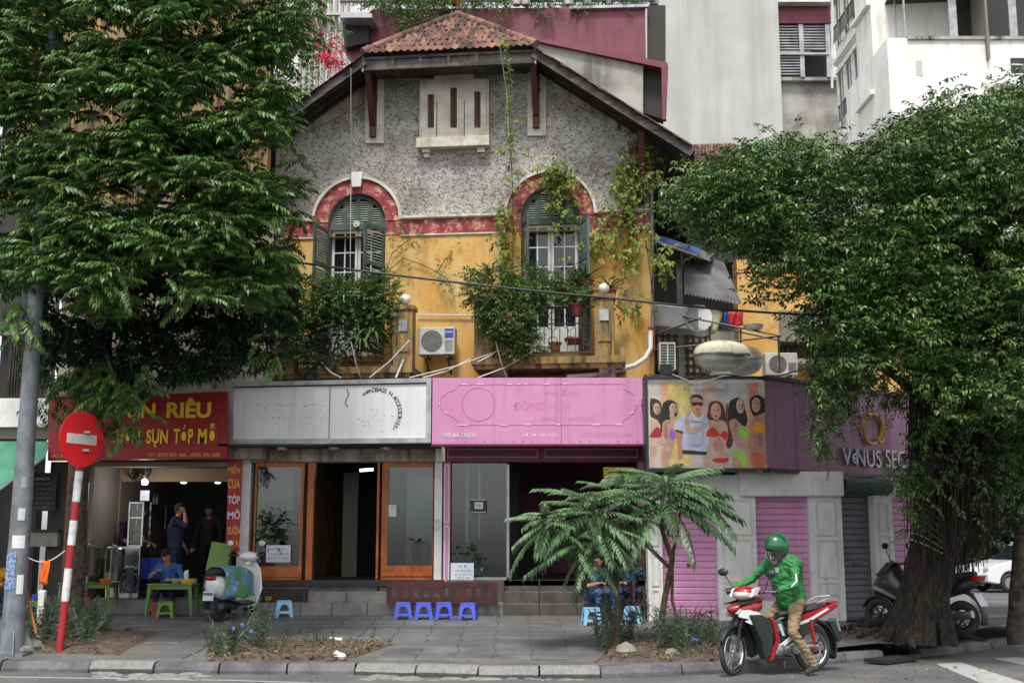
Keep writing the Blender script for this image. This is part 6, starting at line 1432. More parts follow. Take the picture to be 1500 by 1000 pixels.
# buildings far down the side street
FB = Fr(0, 74, 0); fb = thing('far_building', 'dim building closing the far end of the side street', 'building', FB.w(28, 0, 0), 0); part('wall', 'concretedirty', fb, FB, [(1330, 560, 1800, 870, -5, 0)])
for k in range(8): part('window', 'darkglass', fb, FB, [(1345+k*40, 700, 1365+k*40, 740, 0, .1), ])
part('opening_shade_fill', 'black', fb, FB, [(1350, 780, 1640, 845, 0, .1)])  # black slab on the wall, painted as the shade of open shopfronts
# ============================================================ OVERHEAD WIRES
def wire(name, pts, r, mk, lab, n=18, sag=.0, cat='cable'):
    P_ = [Vector(p) for p in pts]; out = []
    for a, c in zip(P_[:-1], P_[1:]):
        for i in range(n): t_ = i/n; out.append(a.lerp(c, t_)-Vector((0, 0, sag*4*t_*(1-t_))))
    out.append(P_[-1]); b = MB(); b.tube(out, r, 5); return tag(b.build(name, M[mk], world=True), lab, cat)
wire('overhead_cable', [at(-20, 340, 17.5), at(440, 385, 17.5), at(900, 437, 17.5), at(1200, 462, 17.2), at(1560, 468, 16.5)], .018, 'cable', 'thick black cable crossing the whole facade at balcony height', sag=.03)
wire('thin_cable', [VF.pw(514, 100, 1.4), VF.pw(514, 270, .5), VF.pw(513, 400, .3)], .008, 'wcable', 'thin white cord hanging past the keystone window')
wire('thin_cable', [VF.pw(728, 38, 1.45), VF.pw(742, 135, .6), VF.pw(748, 250, .3)], .008, 'wcable', 'thin white cord hanging from the hip beside the yellow-green creeper')
wire('thin_cable', [VF.pw(580, 85, 1.4), VF.pw(581, 150, .6)], .004, 'cable', 'hair-thin cord under the eaves left of the attic vent')
wire('white_conduit', [VF.pw(612, 461, .05), VF.pw(700, 462, .05)], .014, 'wcable', 'white conduit along the ochre wall above the air conditioner')
wire('white_conduit', [VF.pw(598, 452, .6), VF.pw(606, 462, .6), VF.pw(602, 500, .6), VF.pw(580, 553, 1.2)], .018, 'wcable', 'white conduit running down from the left globe lamp')
for i, (p, q, lab) in enumerate((((700, 530), (742, 500), 'pale cable slanting up at the right balcony bracket'), ((541, 553), (600, 498), 'pale cable slanting up left of the air conditioner'), ((600, 553), (740, 510), 'long pale cable sweeping below the right balcony'), ((620, 553), (690, 525), 'pale cable under the air conditioner'), ((726, 500), (742, 553), 'pale cable falling from the balcony edge to the pink sign'), ((514, 500), (528, 553), 'pale cable falling from the left balcony'), ((700, 553), (780, 515), 'thin pale cable below the right balcony shrub'), ((500, 553), (470, 530), 'thin cable at the foot of the left balcony'))):
    wire('loose_cable', [VF.pw(*p, 1.25), VF.pw((p[0]+q[0])/2, (p[1]+q[1])/2+4, 1.15), VF.pw(*q, 1.0)], .011, 'wcable', lab)
for i, (p, q, lab) in enumerate((((944, 250), (958, 440), 'dark cable hanging at the villa corner'), ((975, 240), (955, 430), 'thin dark cable slanting behind the creeper at the villa corner'), ((1000, 230), (965, 330), 'thin looping cable under the right eaves'))):
    wire('corner_cable', [VF.pw(*p, .5), VF.pw((p[0]+q[0])/2-6, (p[1]+q[1])/2, .3), VF.pw(*q, .2)], .008, 'cable', lab)
wire('roof_edge_cable', [at(950, 548, 19.5), at(1010, 556, 19.4), at(1060, 548, 19.4), at(1120, 556, 19.4), at(1180, 540, 20), at(1250, 530, 20.5)], .012, 'cable', 'black cable draped along the corner shop fascia')
wire('roof_edge_cable', [at(985, 548, 19.3), at(1020, 562, 19.3), at(1062, 550, 19.3)], .01, 'wcable', 'white cable looping in front of the poster top')
# small lamp globes on piers
for (ua, ub, zt, off, pu), i, lab in ((BL, 1, 'opal globe lamp on the right pier of the left balcony'), (BR, 1, 'opal globe lamp on the right pier of the right balcony')):
    q = VF.w(pu[i], -off+.18, zt+1.1); t = thing('globe_lamp', lab, 'lamp', q, 0, 'opal globe lamps'); b = MB(); b.ball(q+Vector((0, 0, .13)), .1, 18); b.build('globe', M['lampglass'], t, world=True, smooth=True); b = MB(); b.lathe([(.05, 0), (.055, .02), (.04, .05)], 12, q); b.build('base', M['iron'], t, world=True)
b = MB(); b.lathe([(.12, 0), (.1, .06), (.02, .1)], 12, VW2.pw(1267, 560, .5)); b.tube([VW2.pw(1235, 572, .4), VW2.pw(1262, 562, .5)], .02, 6); tag(b.build('street_lamp_head', M['iron'], world=True), 'small dark lamp head on an arm above the mauve fascia', 'lamp')
b = MB(); b.tube([VW2.pw(1240, 575, .3), VW2.pw(1310, 545, .9)], .02, 6); tag(b.build('thin_pole', M['iron'], world=True), 'thin dark pole slanting up above the mauve fascia', 'pole')
part('opening_shade_fill', 'black', wb, WB, [(1345, 790, 1500, 858, 0, .1)]); part('shop_awning', 'greenawn', wb, WB, [(1345, 770, 1500, 786, 0, 1.2)])  # shopfront shade painted as a black slab under the awning
# ============================================================ VEGETATION
def leaf_shape(L, W, fold=.15, tip=.25):
    "pointed leaf along +y, folded on the midrib"
    v = [(0, 0, 0), (-W/2, L*.4, fold*W), (0, L*.45, 0), (W/2, L*.4, fold*W), (0, L, -tip*L)]
    return np.array(v), [(0, 2, 1), (0, 3, 2), (1, 2, 4), (2, 3, 4)]
def eul(rx, ry, rz): return np.array(Euler((rx, ry, rz)).to_matrix())
def frond(L, n, ll, lw, droop=.5, end=True, jit=.15, seed=0, pit=.35):
    "pinnate leaf along +y: rachis with n pairs of leaflets"
    r = random.Random(seed); V = []; F = []; lv, lf = leaf_shape(ll, lw)
    def put(p, R, s):
        b = len(V); V.extend((lv*s)@R.T+p); F.extend([tuple(b+i for i in f) for f in lf])
    for i in range(n):
        t = (i+1)/n*.92+.06; y = L*t; z = -droop*L*t*t; p = np.array([0, y*(1-.18*droop*t), z]); s = (.7+.5*sin(pi*min(1, t*1.05))) if t < .6 else (1.2-.75*(t-.6))
        sl = -atan(2*droop*t)
        for sg in (-1, 1): put(p, eul(sl-pit+r.uniform(-jit, jit), sg*(.25+r.uniform(-jit, jit)), -sg*(1.25-.35*t+r.uniform(-jit, jit))), s*r.uniform(.88, 1.1))
    if end: put(np.array([0, L*(1-.18*droop), -droop*L]), eul(-.8, 0, 0), 1)
    # rachis strip
    b = len(V); m = 6
    for i in range(m+1):
        t = i/m; y = L*t*(1-.18*droop*t); z = -droop*L*t*t; V.append((-.004-.003*(1-t), y, z)); V.append((.004+.003*(1-t), y, z))
    F.extend([(b+2*i, b+2*i+1, b+2*i+3, b+2*i+2) for i in range(m)])
    return np.array(V), F
def scatter(name, tpls, places, mats, parent=None, world=True, kind=None, label=None):
    "one mesh made of many placed copies of small leaf templates; places = list of (pos, R, scale)"
    if not places: return None
    nv = 0; VS = []; loops = []; starts = []; ln_ = 0; tot = []
    for k, (p, R, s) in enumerate(places):
        V, F, FL, FT = tpls[k % len(tpls)]; VS.append((V*s)@R.T+p); loops.append(FL+nv); tot.append(FT); nv += len(V)
    V = np.concatenate(VS); Lp = np.concatenate(loops); T_ = np.concatenate(tot)
    if parent is not None:
        Mi = np.array(RM[parent.name].inverted()); V = V@Mi[:3, :3].T+Mi[:3, 3]; org = None
    else: org = Vector((V[:, 0].mean(), V[:, 1].mean(), V[:, 2].min())); V = V-np.array(org)
    me = bpy.data.meshes.new(name); me.vertices.add(len(V)); me.vertices.foreach_set('co', V.ravel()); me.loops.add(len(Lp)); me.loops.foreach_set('vertex_index', Lp.astype(np.int32))
    me.polygons.add(len(T_)); st = np.concatenate([[0], np.cumsum(T_)[:-1]]); me.polygons.foreach_set('loop_start', st.astype(np.int32)); me.polygons.foreach_set('loop_total', T_.astype(np.int32)); me.update(calc_edges=True)
    me.materials.append(mats); me.polygons.foreach_set('use_smooth', [True]*len(T_))
    o = bpy.data.objects.new(name, me); COL.objects.link(o)
    if org: o.location = org; RM[o.name] = Matrix.Translation(org)
    if parent is not None: o.parent = parent; RM[o.name] = RM[parent.name]
    if kind: o['kind'] = kind
    if label: o['label'] = label
    return o
def tpl(V, F): return (V, F, np.array([i for f in F for i in f]), np.array([len(f) for f in F]))
def outR(d, roll=None, pitch=0):
    "rotation: +y along direction d (horizontal heading), up roughly +z"
    d = Vector(d); rz = math.atan2(-d.x, d.y); el = math.atan2(d.z, sqrt(d.x**2+d.y**2))
    return np.array((Matrix.Rotation(rz, 3, 'Z')@Matrix.Rotation(el+pitch, 3, 'X')@Matrix.Rotation(roll or 0, 3, 'Y')))
def pin_poly(poly):
    xs = [p[0] for p in poly]; ys = [p[1] for p in poly]
    while True:
        x, y = random.uniform(min(xs), max(xs)), random.uniform(min(ys), max(ys))
        if inside(x, y, poly): return x, y
def trunk(name, pts, rads, mk, parent, n=12, jit=.0):
    b = MB(); pts = [Vector(p) for p in pts]; P_ = []; R_ = []
    for i in range(len(pts)-1):
        for k in range(4): t = k/4; P_.append(pts[i].lerp(pts[i+1], t)+Vector((random.uniform(-jit, jit), random.uniform(-jit, jit), 0))); R_.append(rads[i]*(1-t)+rads[i+1]*t)
    P_.append(pts[-1]); R_.append(rads[-1]); b.tube(P_, R_, n); return b.build(name, M[mk], parent, world=True, smooth=True)
# ---- big pinnate-leaved tree, left
bp = on_pave(103, 918); bp.z -= .03
T1 = thing('broadleaf_tree', 'large dense tree with glossy pinnate leaves filling the upper left, trunk behind the striped pole', 'tree', bp)
Yc = bp.y
trunk('trunk', [bp, at(112, 780, Yc), at(122, 640, Yc), at(150, 520, Yc), at(165, 420, Yc+.2)], [.21, .155, .14, .13, .12], 'bark', T1, 14, .012)
for pts in ([at(160, 440, Yc+.2), at(120, 300, Yc-.4), at(60, 150, Yc-.6)], [at(165, 420, Yc+.2), at(230, 250, Yc-.2), at(270, 60, Yc)], [at(160, 450, Yc+.2), at(260, 380, Yc-.2), at(370, 300, Yc-.3)], [at(155, 480, Yc), at(280, 470, Yc+.6), at(380, 500, Yc+.8)], [at(200, 330, Yc), at(300, 200, Yc+.5), at(400, 60, Yc+.6)]):
    trunk('limb', pts, [.09, .06, .03], 'bark', T1, 8, .02)
OUT1 = [(-60, -60), (449, -60), (466, 20), (450, 75), (422, 105), (418, 140), (406, 160), (428, 180), (438, 222), (424, 258), (448, 300), (436, 340), (426, 372), (412, 395), (420, 440), (409, 478), (389, 470), (364, 435), (300, 425), (250, 415), (215, 395), (185, 425), (160, 465), (110, 430), (70, 400), (30, 420), (-60, 430)]
tA = [tpl(*frond(.36, 6, .115, .044, .12+.08*i, seed=i, pit=.25)) for i in range(5)]
pl_ = []; young = []
cx, cy = 215, 190
tips = 0
while tips < 1500:
    x, y = pin_poly(OUT1); Y = random.triangular(15.0, 18.6, 15.8)
    # shell shape: nearer in the middle, set back towards the outline
    ex = abs(x-cx)/260; ey = (y-130)/360; 
    if Y < 15.0+1.9*max(0, ex-.35)+.6*max(0, ey)**2: continue
    # leave dark gaps between bough layers
    g = sin(x*.028+1.7*sin(y*.013))*.5+sin(y*.052+x*.013+.9*sin(x*.017))
    if g < -.42 and random.random() < .9: continue
    p = np.array(at(x, y, Y)); tips += 1; hd = random.uniform(0, 2*pi) 
    nf = random.randint(5, 8)
    for k in range(nf):
        a = hd+k*2*pi/nf+random.uniform(-.35, .35); d = Vector((cos(a), sin(a)-.3, random.uniform(-.12, .5))); 
        (young if random.random() < .012 and Y < 16.6 else pl_).append((p+rng.normal(0, .05, 3), outR(d, random.uniform(-.4, .4), random.uniform(-.3, .15)), random.uniform(.7, 1.12)))
# drooping sprays below the crown around the red signboard
for (x, y, Y, n) in ((150, 585, 16.9, 16), (120, 600, 16.8, 12), (185, 570, 17.0, 14), (95, 560, 17.1, 10), (200, 585, 16.9, 6), (170, 620, 16.8, 9), (215, 545, 17.2, 6), (25, 455, 16.2, 10), (10, 490, 16.3, 8), (40, 470, 16.0, 8), (175, 405, 15.4, 12), (160, 415, 15.3, 8), (265, 430, 15.4, 10), (395, 510, 16.4, 6), (130, 545, 17.0, 10), (160, 560, 17.2, 12), (65, 590, 16.9, 7), (190, 606, 16.8, 5), (165, 598, 16.8, 10), (80, 572, 17, 8)):
    p = np.array(at(x, y, Y))
    for k in range(n): a = random.uniform(0, 2*pi); d = Vector((cos(a), sin(a)-.2, random.uniform(-.5, .3))); pl_.append((p+rng.normal(0, .12, 3), outR(d, random.uniform(-.4, .4), -.2), random.uniform(.75, 1.1)))
scatter('crown', tA, pl_, M['leafA'], T1)
M['leafY'] = leafmat('young_leaf', (.1, .2, .03, 1), (.2, .32, .05, 1), .5, .35, .3)
scatter('young_shoots', tA, young, M['leafY'], T1, kind='stuff')
trunk('hanging_branch', [at(150, 500, Yc), at(170, 560, 17), at(190, 600, 16.9)], [.03, .02, .01], 'twig', T1, 6)
# ---- dark smaller-leaved tree behind it, in front of the villa's left end
T2 = thing('umbrella_tree', 'dark small-leaved tree behind the big one, hiding the noodle shop upper floor', 'tree', (at(108, 700, 20.3).x, 20.3, .4))
trunk('trunk', [(at(108, 700, 20.3).x, 20.3, .4), at(110, 650, 20.3), at(146, 540, 20.0), at(158, 440, 19.4)], [.1, .09, .09, .1], 'stemred', T2, 10)
lvS = [tpl(*leaf_shape(.16, .06)), tpl(*leaf_shape(.13, .05, .2, .4))]
def whorl(n, L, W, seed):
    r = random.Random(seed); V = []; F = []; lv, lf = leaf_shape(L, W, .15, .3)
    for k in range(n): b = len(V); V.extend(lv@eul(r.uniform(-.7, .1), 0, k*2*pi/n+r.uniform(-.2, .2)).T); F.extend([tuple(b+i for i in f) for f in lf])
    return tpl(np.array(V), F)
tW = [whorl(7, .16, .055, i) for i in range(4)]
pl_ = []
OUT2 = [(60, 360), (430, 360), (440, 470), (415, 535), (330, 552), (250, 560), (180, 590), (60, 560), (40, 460)]
for _ in range(3000):
    x, y = pin_poly(OUT2); Y = random.uniform(18.2, 20.2); p = np.array(at(x, y, Y))
    if sin(x*.05)*sin(y*.06) < -.5 and random.random() < .7: continue
    pl_.append((p, np.array(Euler((random.uniform(-.7, .5), random.uniform(-.5, .5), random.uniform(0, 6.3))).to_matrix()), random.uniform(.7, 1.3)))
scatter('crown', tW, pl_, M['leafB'], T2)
# ---- banyan
gb = on_pave(1330, 938)
T3 = thing('banyan_tree', 'banyan with hanging aerial roots and buttressed trunk at the right kerb', 'tree', (gb.x, gb.y, gb.z))
Yb = gb.y
def bz(px, py, dy=0): return at(px, py, Yb+dy)
b = MB()
# trunk of fused roots: many wandering strands around a leaning axis
AX = [(1342, 938, .3), (1348, 890, .3), (1364, 820, .29), (1390, 740, .33), (1408, 660, .38), (1412, 560, .34), (1400, 470, .26)]
trunk('trunk', [bz(x, y) for x, y, r in AX], [r for x, y, r in AX], 'banbark', T3, 16, .03)
b = MB()
for k in range(60):
    a0 = random.uniform(0, 2*pi); tw = random.uniform(-.8, .8); pts = []; rr_ = []
    flare = random.uniform(1.0, 1.9)
    for i, (x, y, r) in enumerate(AX):
        a = a0+tw*i*.25; rad = r*(random.uniform(.85, 1.12)+(.42*flare if i == 0 else .08*flare if i == 1 else 0)); c = bz(x, y)
        pts.append(c+Vector((cos(a)*rad, sin(a)*rad*.8, -.05 if i == 0 else 0))); rr_.append((.07, .06, .05, .045, .04, .035, .03)[i]*random.uniform(.6, 1.3))
    P_ = []; R_ = []
    for i in range(len(pts)-1):
        for q_ in range(4): t = q_/4; P_.append(pts[i].lerp(pts[i+1], t)+Vector((random.uniform(-.015, .015), random.uniform(-.015, .015), 0))); R_.append(rr_[i]*(1-t)+rr_[i+1]*t)
    b.tube(P_, R_, 6)
b.build('fused_roots', M['banbark'], T3, world=True, smooth=True, kind='stuff')
b = MB()   # surface roots creeping over the pavement
for (x0, y0), (x1, y1), r in (((1300, 925), (1232, 922), .06), ((1310, 930), (1255, 935), .05), ((1345, 935), (1400, 940), .06), ((1350, 928), (1445, 940), .05), ((1330, 940), (1340, 952), .05), ((1305, 915), (1240, 912), .045)):
    p0, p1 = on_pave(x0, y0), on_pave(x1, y1); b.tube([p0.lerp(p1, t)+Vector((0, 0, .03+.08*(1-t)**2+random.uniform(-.01, .02))) for t in np.linspace(0, 1, 9)], [r*2*(1-t*.8) for t in np.linspace(0, 1, 9)], 7)
b.build('surface_roots', M['banbark'], T3, world=True, smooth=True, kind='stuff')
for pts, rs in (([bz(1405, 600), bz(1330, 520, -.3), bz(1230, 400, -.5), bz(1130, 330, -.6), bz(1040, 300, -.6)], [.17, .13, .09, .06, .03]), ([bz(1408, 560), bz(1430, 400, -.4), bz(1450, 250, -.6)], [.18, .12, .05]), ([bz(1400, 540), bz(1340, 380, .6), bz(1290, 260, .9)], [.15, .1, .04]), ([bz(1410, 600), bz(1480, 520, .3), bz(1580, 460, .6)], [.15, .1, .06]), ([bz(1370, 600), bz(1300, 540, -.9), bz(1220, 520, -1.1)], [.1, .07, .03])):
    trunk('limb', pts, rs, 'banbark', T3, 8, .02)
# aerial roots
b = MB()
def drape(px, y0, y1, Y, r, w=.03):
    n = 9; a = at(px, y0, Y); c = at(px+random.uniform(-8, 8), y1, Y+random.uniform(-.1, .1)); P_ = [a.lerp(c, i/n)+Vector((random.uniform(-w, w), random.uniform(-w, w), 0)) for i in range(n+1)]; b.tube(P_, [r*(1-.5*i/n) for i in range(n+1)], 4, False)
for k in range(900):
    px = random.triangular(1325, 1480, 1412); Y = Yb+random.uniform(-.85, .55); y0 = random.uniform(430, 620); 
    y1 = random.uniform(700, 850) if px > 1398 else random.uniform(640, 900); y1 = min(y1, 860-max(0, px-1415)*1.5+random.uniform(-30, 10)); drape(px, y0, y1, Y, random.choice((.006, .009, .014)))
for k in range(60):
    px = random.uniform(1180, 1260); drape(px, random.uniform(450, 520), random.uniform(560, 650), Yb-1.0+random.uniform(-.3, .3), .006)
drape(1211, 640, 705, Yb-1.0, .008); drape(1206, 560, 705, Yb-1.0, .01)
b.build('aerial_roots', M['root'], T3, world=True, kind='stuff')
b = MB()   # tied straps round the trunk
for k in range(6):
    c = bz(1362+k*1.5, 806-k*8); b.torus(c, .33-.01*k, .009, 26, 5, Matrix.Rotation(.5+.08*k, 3, 'Y')@Matrix.Rotation(pi/2, 3, 'X'))
b.build('binding_strap', M['boatwhite'], T3, world=True, kind='stuff')
OUT3 = [(985, 292), (1010, 262), (1062, 232), (1092, 222), (1150, 212), (1200, 208), (1222, 240), (1262, 232), (1300, 200), (1345, 178), (1370, 150), (1392, 160), (1402, 178), (1432, 160), (1475, 128), (1520, 120), (1620, 100), (1620, 640), (1500, 650), (1460, 600), (1380, 610), (1330, 540), (1275, 545), (1245, 560), (1222, 590), (1212, 580), (1218, 520), (1160, 462), (1140, 425), (1118, 428), (1100, 405), (1060, 358), (1020, 335), (1000, 315)]
def spray(n, L, seed, ll=.085, lw=.034):
    r = random.Random(seed); V = []; F = []; lv, lf = leaf_shape(ll, lw, .1, .35)
    for k in range(n):
        t = (k+1)/n; p = np.array([0, L*t, -.25*L*t*t]); R = eul(r.uniform(-.9, .2), r.uniform(-.6, .6), (-1)**k*r.uniform(.5, 1.3)*(1 if k < n-1 else .2)); b = len(V); V.extend((lv*r.uniform(.75, 1.2))@R.T+p); F.extend([tuple(b+i for i in f) for f in lf])
    return tpl(np.array(V), F)
tB = [spray(13, .3, i) for i in range(6)]
pl_ = []; tips = 0
def dome(x): return np.interp(x, [985, 1100, 1300, 1500, 1620], [.9, 1.6, 2.3, 2.6, 2.6])
while tips < 3500:
    x, y = pin_poly(OUT3); dpt = dome(x); Y = Yb-.2+random.uniform(-1, 1)*dpt*.95
    g = sin(x*.02+1.3*sin(y*.02))*.6+sin(y*.045-x*.012+1.1*sin(x*.03))
    if g < -.6 and random.random() < .75: continue
    if y > 455 and 1260 < x < 1420 and random.random() < .55: continue
    p = np.array(at(x, y, Y)); tips += 1
    for k in range(6):
        a = random.uniform(0, 2*pi); d = Vector((cos(a), sin(a)-.2, random.uniform(-.4, .7))); pl_.append((p+rng.normal(0, .12, 3), outR(d, random.uniform(-.8, .8)), random.uniform(.75, 1.2)))
# hanging curtain in front of the mauve fascia
for (x, y, sx, sy, n, Y) in ((1212, 555, 12, 28, 60, Yb-1.1), (1205, 600, 8, 26, 36, Yb-1.1), (1208, 640, 6, 14, 14, Yb-1.1), (1250, 545, 20, 12, 24, Yb-1), (1305, 570, 18, 12, 26, Yb-.6), (1350, 610, 12, 28, 50, Yb-.5), (1345, 690, 18, 22, 50, Yb-.5), (1325, 700, 12, 10, 20, Yb-.5), (1350, 740, 14, 20, 25, Yb-.4), (1380, 620, 30, 60, 90, Yb-.9), (1440, 640, 30, 60, 90, Yb-.7), (1480, 690, 24, 50, 80, Yb-.6), (1230, 590, 10, 20, 25, Yb-1.0)):
    for k in range(n): p = np.array(at(random.gauss(x, sx), random.gauss(y, sy), Y+random.uniform(-.3, .3))); a = random.uniform(0, 6.3); pl_.append((p, outR(Vector((cos(a), sin(a), random.uniform(-1.2, .1))), random.uniform(-.8, .8)), random.uniform(.7, 1.1)))
scatter('crown', tB, pl_, M['leafC'], T3)
# ---- distant greenery and the small tree by the side street
tb_ = on_pave(1487, 925); T4 = thing('street_tree', 'slim dark tree trunk on the pavement tip at the right edge', 'tree', (tb_.x, tb_.y, .13)); trunk('trunk', [(tb_.x, tb_.y, .1), at(1490, 850, tb_.y), at(1497, 760, tb_.y), at(1500, 600, tb_.y)], [.14, .11, .1, .09], 'bark', T4, 12, .02)
pl_ = []
for _ in range(1500): x, y = random.uniform(1405, 1580), random.uniform(330, 770); p = np.array(at(x, y, tb_.y+random.uniform(-1, 1.5))); a = random.uniform(0, 6.3); pl_.append((p, outR(Vector((cos(a), sin(a), random.uniform(-.5, .5))), random.uniform(-.8, .8)), random.uniform(.8, 1.4)))
scatter('crown', tB, pl_, M['leafB'], T4)
pl_ = []
for _ in range(2600): x, y = random.uniform(1360, 1640), random.uniform(520, 790); p = np.array(at(x, y, random.uniform(43.8, 45.6))); a = random.uniform(0, 6.3); pl_.append((p, outR(Vector((cos(a), sin(a), random.uniform(-.5, .5))), random.uniform(-.8, .8)), random.uniform(2.5, 4.5)))
T5 = thing('roadside_tree', 'dark distant roadside tree beyond the parked white car', 'tree', (at(1470, 800, 45).x, 45, 0)); scatter('crown', tB, pl_, M['leafB'], T5); trunk('trunk', [(at(1450, 800, 45).x, 45, 0), at(1450, 700, 45)], [.3, .2], 'bark', T5)
# ---- sumac-like saplings: every frond a part
fv = []
for i in range(5):
    V, F = frond(.92, 12, .165, .06, .14+.07*i, seed=20+i, jit=.08, pit=.12); m = MB(); m.add([tuple(v) for v in V], F); me = m.mesh('frond', M['leafS'], smooth=True); fv.append(me)
def sapling(name, lab, base, stems, heads, grp='young trees with long fronds'):
    t = thing(name, lab, 'young tree', base, 0, grp)
    for pts, rs in stems: trunk('stem', pts, rs, 'twig', t, 8, .008)
    Mi = RM[t.name].inverted()
    for c, n, s, up, ylo in heads:
        for k in range(n):
            a = k*2.399+random.uniform(-.2, .2); el = up-ylo*(k/n)+random.uniform(-.2, .2); d = Vector((cos(a), sin(a)*.7, el))
            R = Matrix(outR(d, random.uniform(-.25, .25)).tolist()); sc = s*random.uniform(.8, 1.1)*(.75+.35*(k/n)); inst('frond', fv[random.randrange(5)], t, Mi@(Vector(c)+Vector((0, 0, -.02*k*.6))), R, (sc, sc, sc))
    return t
s1b = on_pave(903, 950)
Ys = s1b.y
sapling('sapling', 'young tree whose broad feathery crown hides the pink shop steps', s1b, [([s1b, at(905, 880, Ys), at(893, 820, Ys), at(872, 745, Ys-.1), at(862, 722, Ys-.1)], [.05, .04, .035, .03, .02]), ([at(903, 860, Ys), at(912, 780, Ys+.1), at(900, 715, Ys+.2)], [.03, .025, .015])],
        [(at(862, 728, Ys-.1), 26, .98, .55, 1.0), (at(800, 752, Ys-.3), 18, .72, .5, .9), (at(846, 785, Ys-.2), 14, .8, .2, .8), (at(885, 765, Ys-.2), 14, .75, .3, .8), (at(900, 712, Ys+.25), 14, .8, .5, .7), (at(870, 790, Ys-.1), 10, .75, -.1, .8)])
s2b = on_pave(965, 945); Ys = s2b.y
sapling('sapling', 'taller young tree with forked stems and fronds crossing the poster foot', s2b, [([s2b, at(975, 870, Ys), at(985, 820, Ys), at(968, 770, Ys), at(973, 705, Ys)], [.05, .045, .04, .03, .02]), ([at(980, 830, Ys), at(940, 790, Ys), at(925, 765, Ys)], [.03, .025, .02]), ([at(985, 820, Ys), at(995, 760, Ys+.1), at(1000, 720, Ys+.1)], [.028, .02, .012]), ([at(1000, 940, Ys), at(985, 880, Ys), at(985, 830, Ys)], [.025, .025, .02])],
        [(at(973, 702, Ys), 34, 1.15, .5, .85), (at(1003, 715, Ys+.1), 12, .95, .2, .5), (at(928, 765, Ys), 7, .5, .0, .6)])
# ---- bushes helper
tD = [spray(11, .2, 40+i, .06, .028) for i in range(5)]; tV = [spray(7, .22, 60+i, .09, .06) for i in range(4)]
def bush(name, lab, cat, blobs, mk, tp=None, n0=1, base=None, stems=True, group=None, part_name='foliage', mk2='twig'):
    "blobs: (px, py, rx, ry, depth Y, half depth, count) all in world via pixels"
    bs = at(blobs[0][0], blobs[0][1]+blobs[0][3], blobs[0][4]) if base is None else Vector(base); t = thing(name, lab, cat, bs, 0, group); pl_ = []; b = MB()
    for (x, y, rx, ry, Y, dz, n) in blobs:
        for k in range(int(n*n0)):
            while True:
                u, v, w = random.uniform(-1, 1), random.uniform(-1, 1), random.uniform(-1, 1)
                if u*u+v*v+w*w < 1: break
            p = at(x+u*rx, y+v*ry, Y+w*dz); d = Vector((u, w-.3, -v*.7+random.uniform(-.3, .4)))+Vector((random.uniform(-.5, .5), random.uniform(-.5, .5), 0)); pl_.append((np.array(p), outR(d, random.uniform(-.7, .7)), random.uniform(.7, 1.25)))
        if stems:
            for k in range(5): b.tube([bs, bs.lerp(at(x, y, Y), .5)+Vector((random.uniform(-.08, .08), 0, .05)), at(x+random.uniform(-.6, .6)*rx, y+random.uniform(-.6, .3)*ry, Y)], [.014, .01, .005], 5, False)
    scatter(part_name, tp or tD, pl_, M[mk], t)
    if stems: b.build('stems', M[mk2], t, world=True)
    return t
def VB_(px, py, off): return VF.pw(px, py, off).y
Yl = VB_(500, 480, .8); Yr = VB_(780, 480, .85)
zbl = BL[2]; zbr = BR[2]
bush('balcony_shrub', 'dense green shrub spreading over the left part of the left balcony', 'shrub', [(455, 440, 40, 34, Yl, .35, 330), (440, 490, 28, 36, Yl, .3, 190)], 'leafD', n0=1.45)
bush('balcony_shrub', 'small-leaved shrub on the middle of the left balcony in front of the keystone window', 'shrub', [(510, 430, 38, 24, Yl, .35, 260), (505, 465, 30, 26, Yl, .3, 110)], 'leafD', n0=1.45)
bush('balcony_shrub', 'shrub at the right end of the left balcony beside the globe lamp', 'shrub', [(555, 440, 28, 34, Yl, .35, 240), (562, 470, 20, 20, Yl, .3, 80)], 'leafD', n0=1.45)
bush('balcony_shrub', 'dark trailing creeper hanging below the left balcony', 'creeper', [(490, 500, 40, 40, Yl-.1, .15, 170), (460, 520, 18, 26, Yl-.15, .1, 60)], 'leafB')
bush('balcony_shrub', 'bushy dark shrub overflowing the left end of the right balcony', 'shrub', [(722, 425, 36, 32, Yr, .35, 300), (745, 465, 36, 34, Yr-.1, .35, 330), (755, 505, 26, 18, Yr-.1, .25, 130)], 'leafD', n0=1.45)
bush('balcony_shrub', 'yellow-green shrub in the middle of the right balcony', 'shrub', [(775, 425, 26, 30, Yr, .3, 180), (800, 430, 18, 16, Yr, .2, 70)], 'leafD', n0=1.45)
bush('balcony_shrub', 'leafy pot plant beside the maroon pot on the right balcony', 'shrub', [(842, 430, 20, 16, Yr, .25, 120), (828, 412, 14, 14, Yr, .2, 50)], 'leafD', n0=1.45)
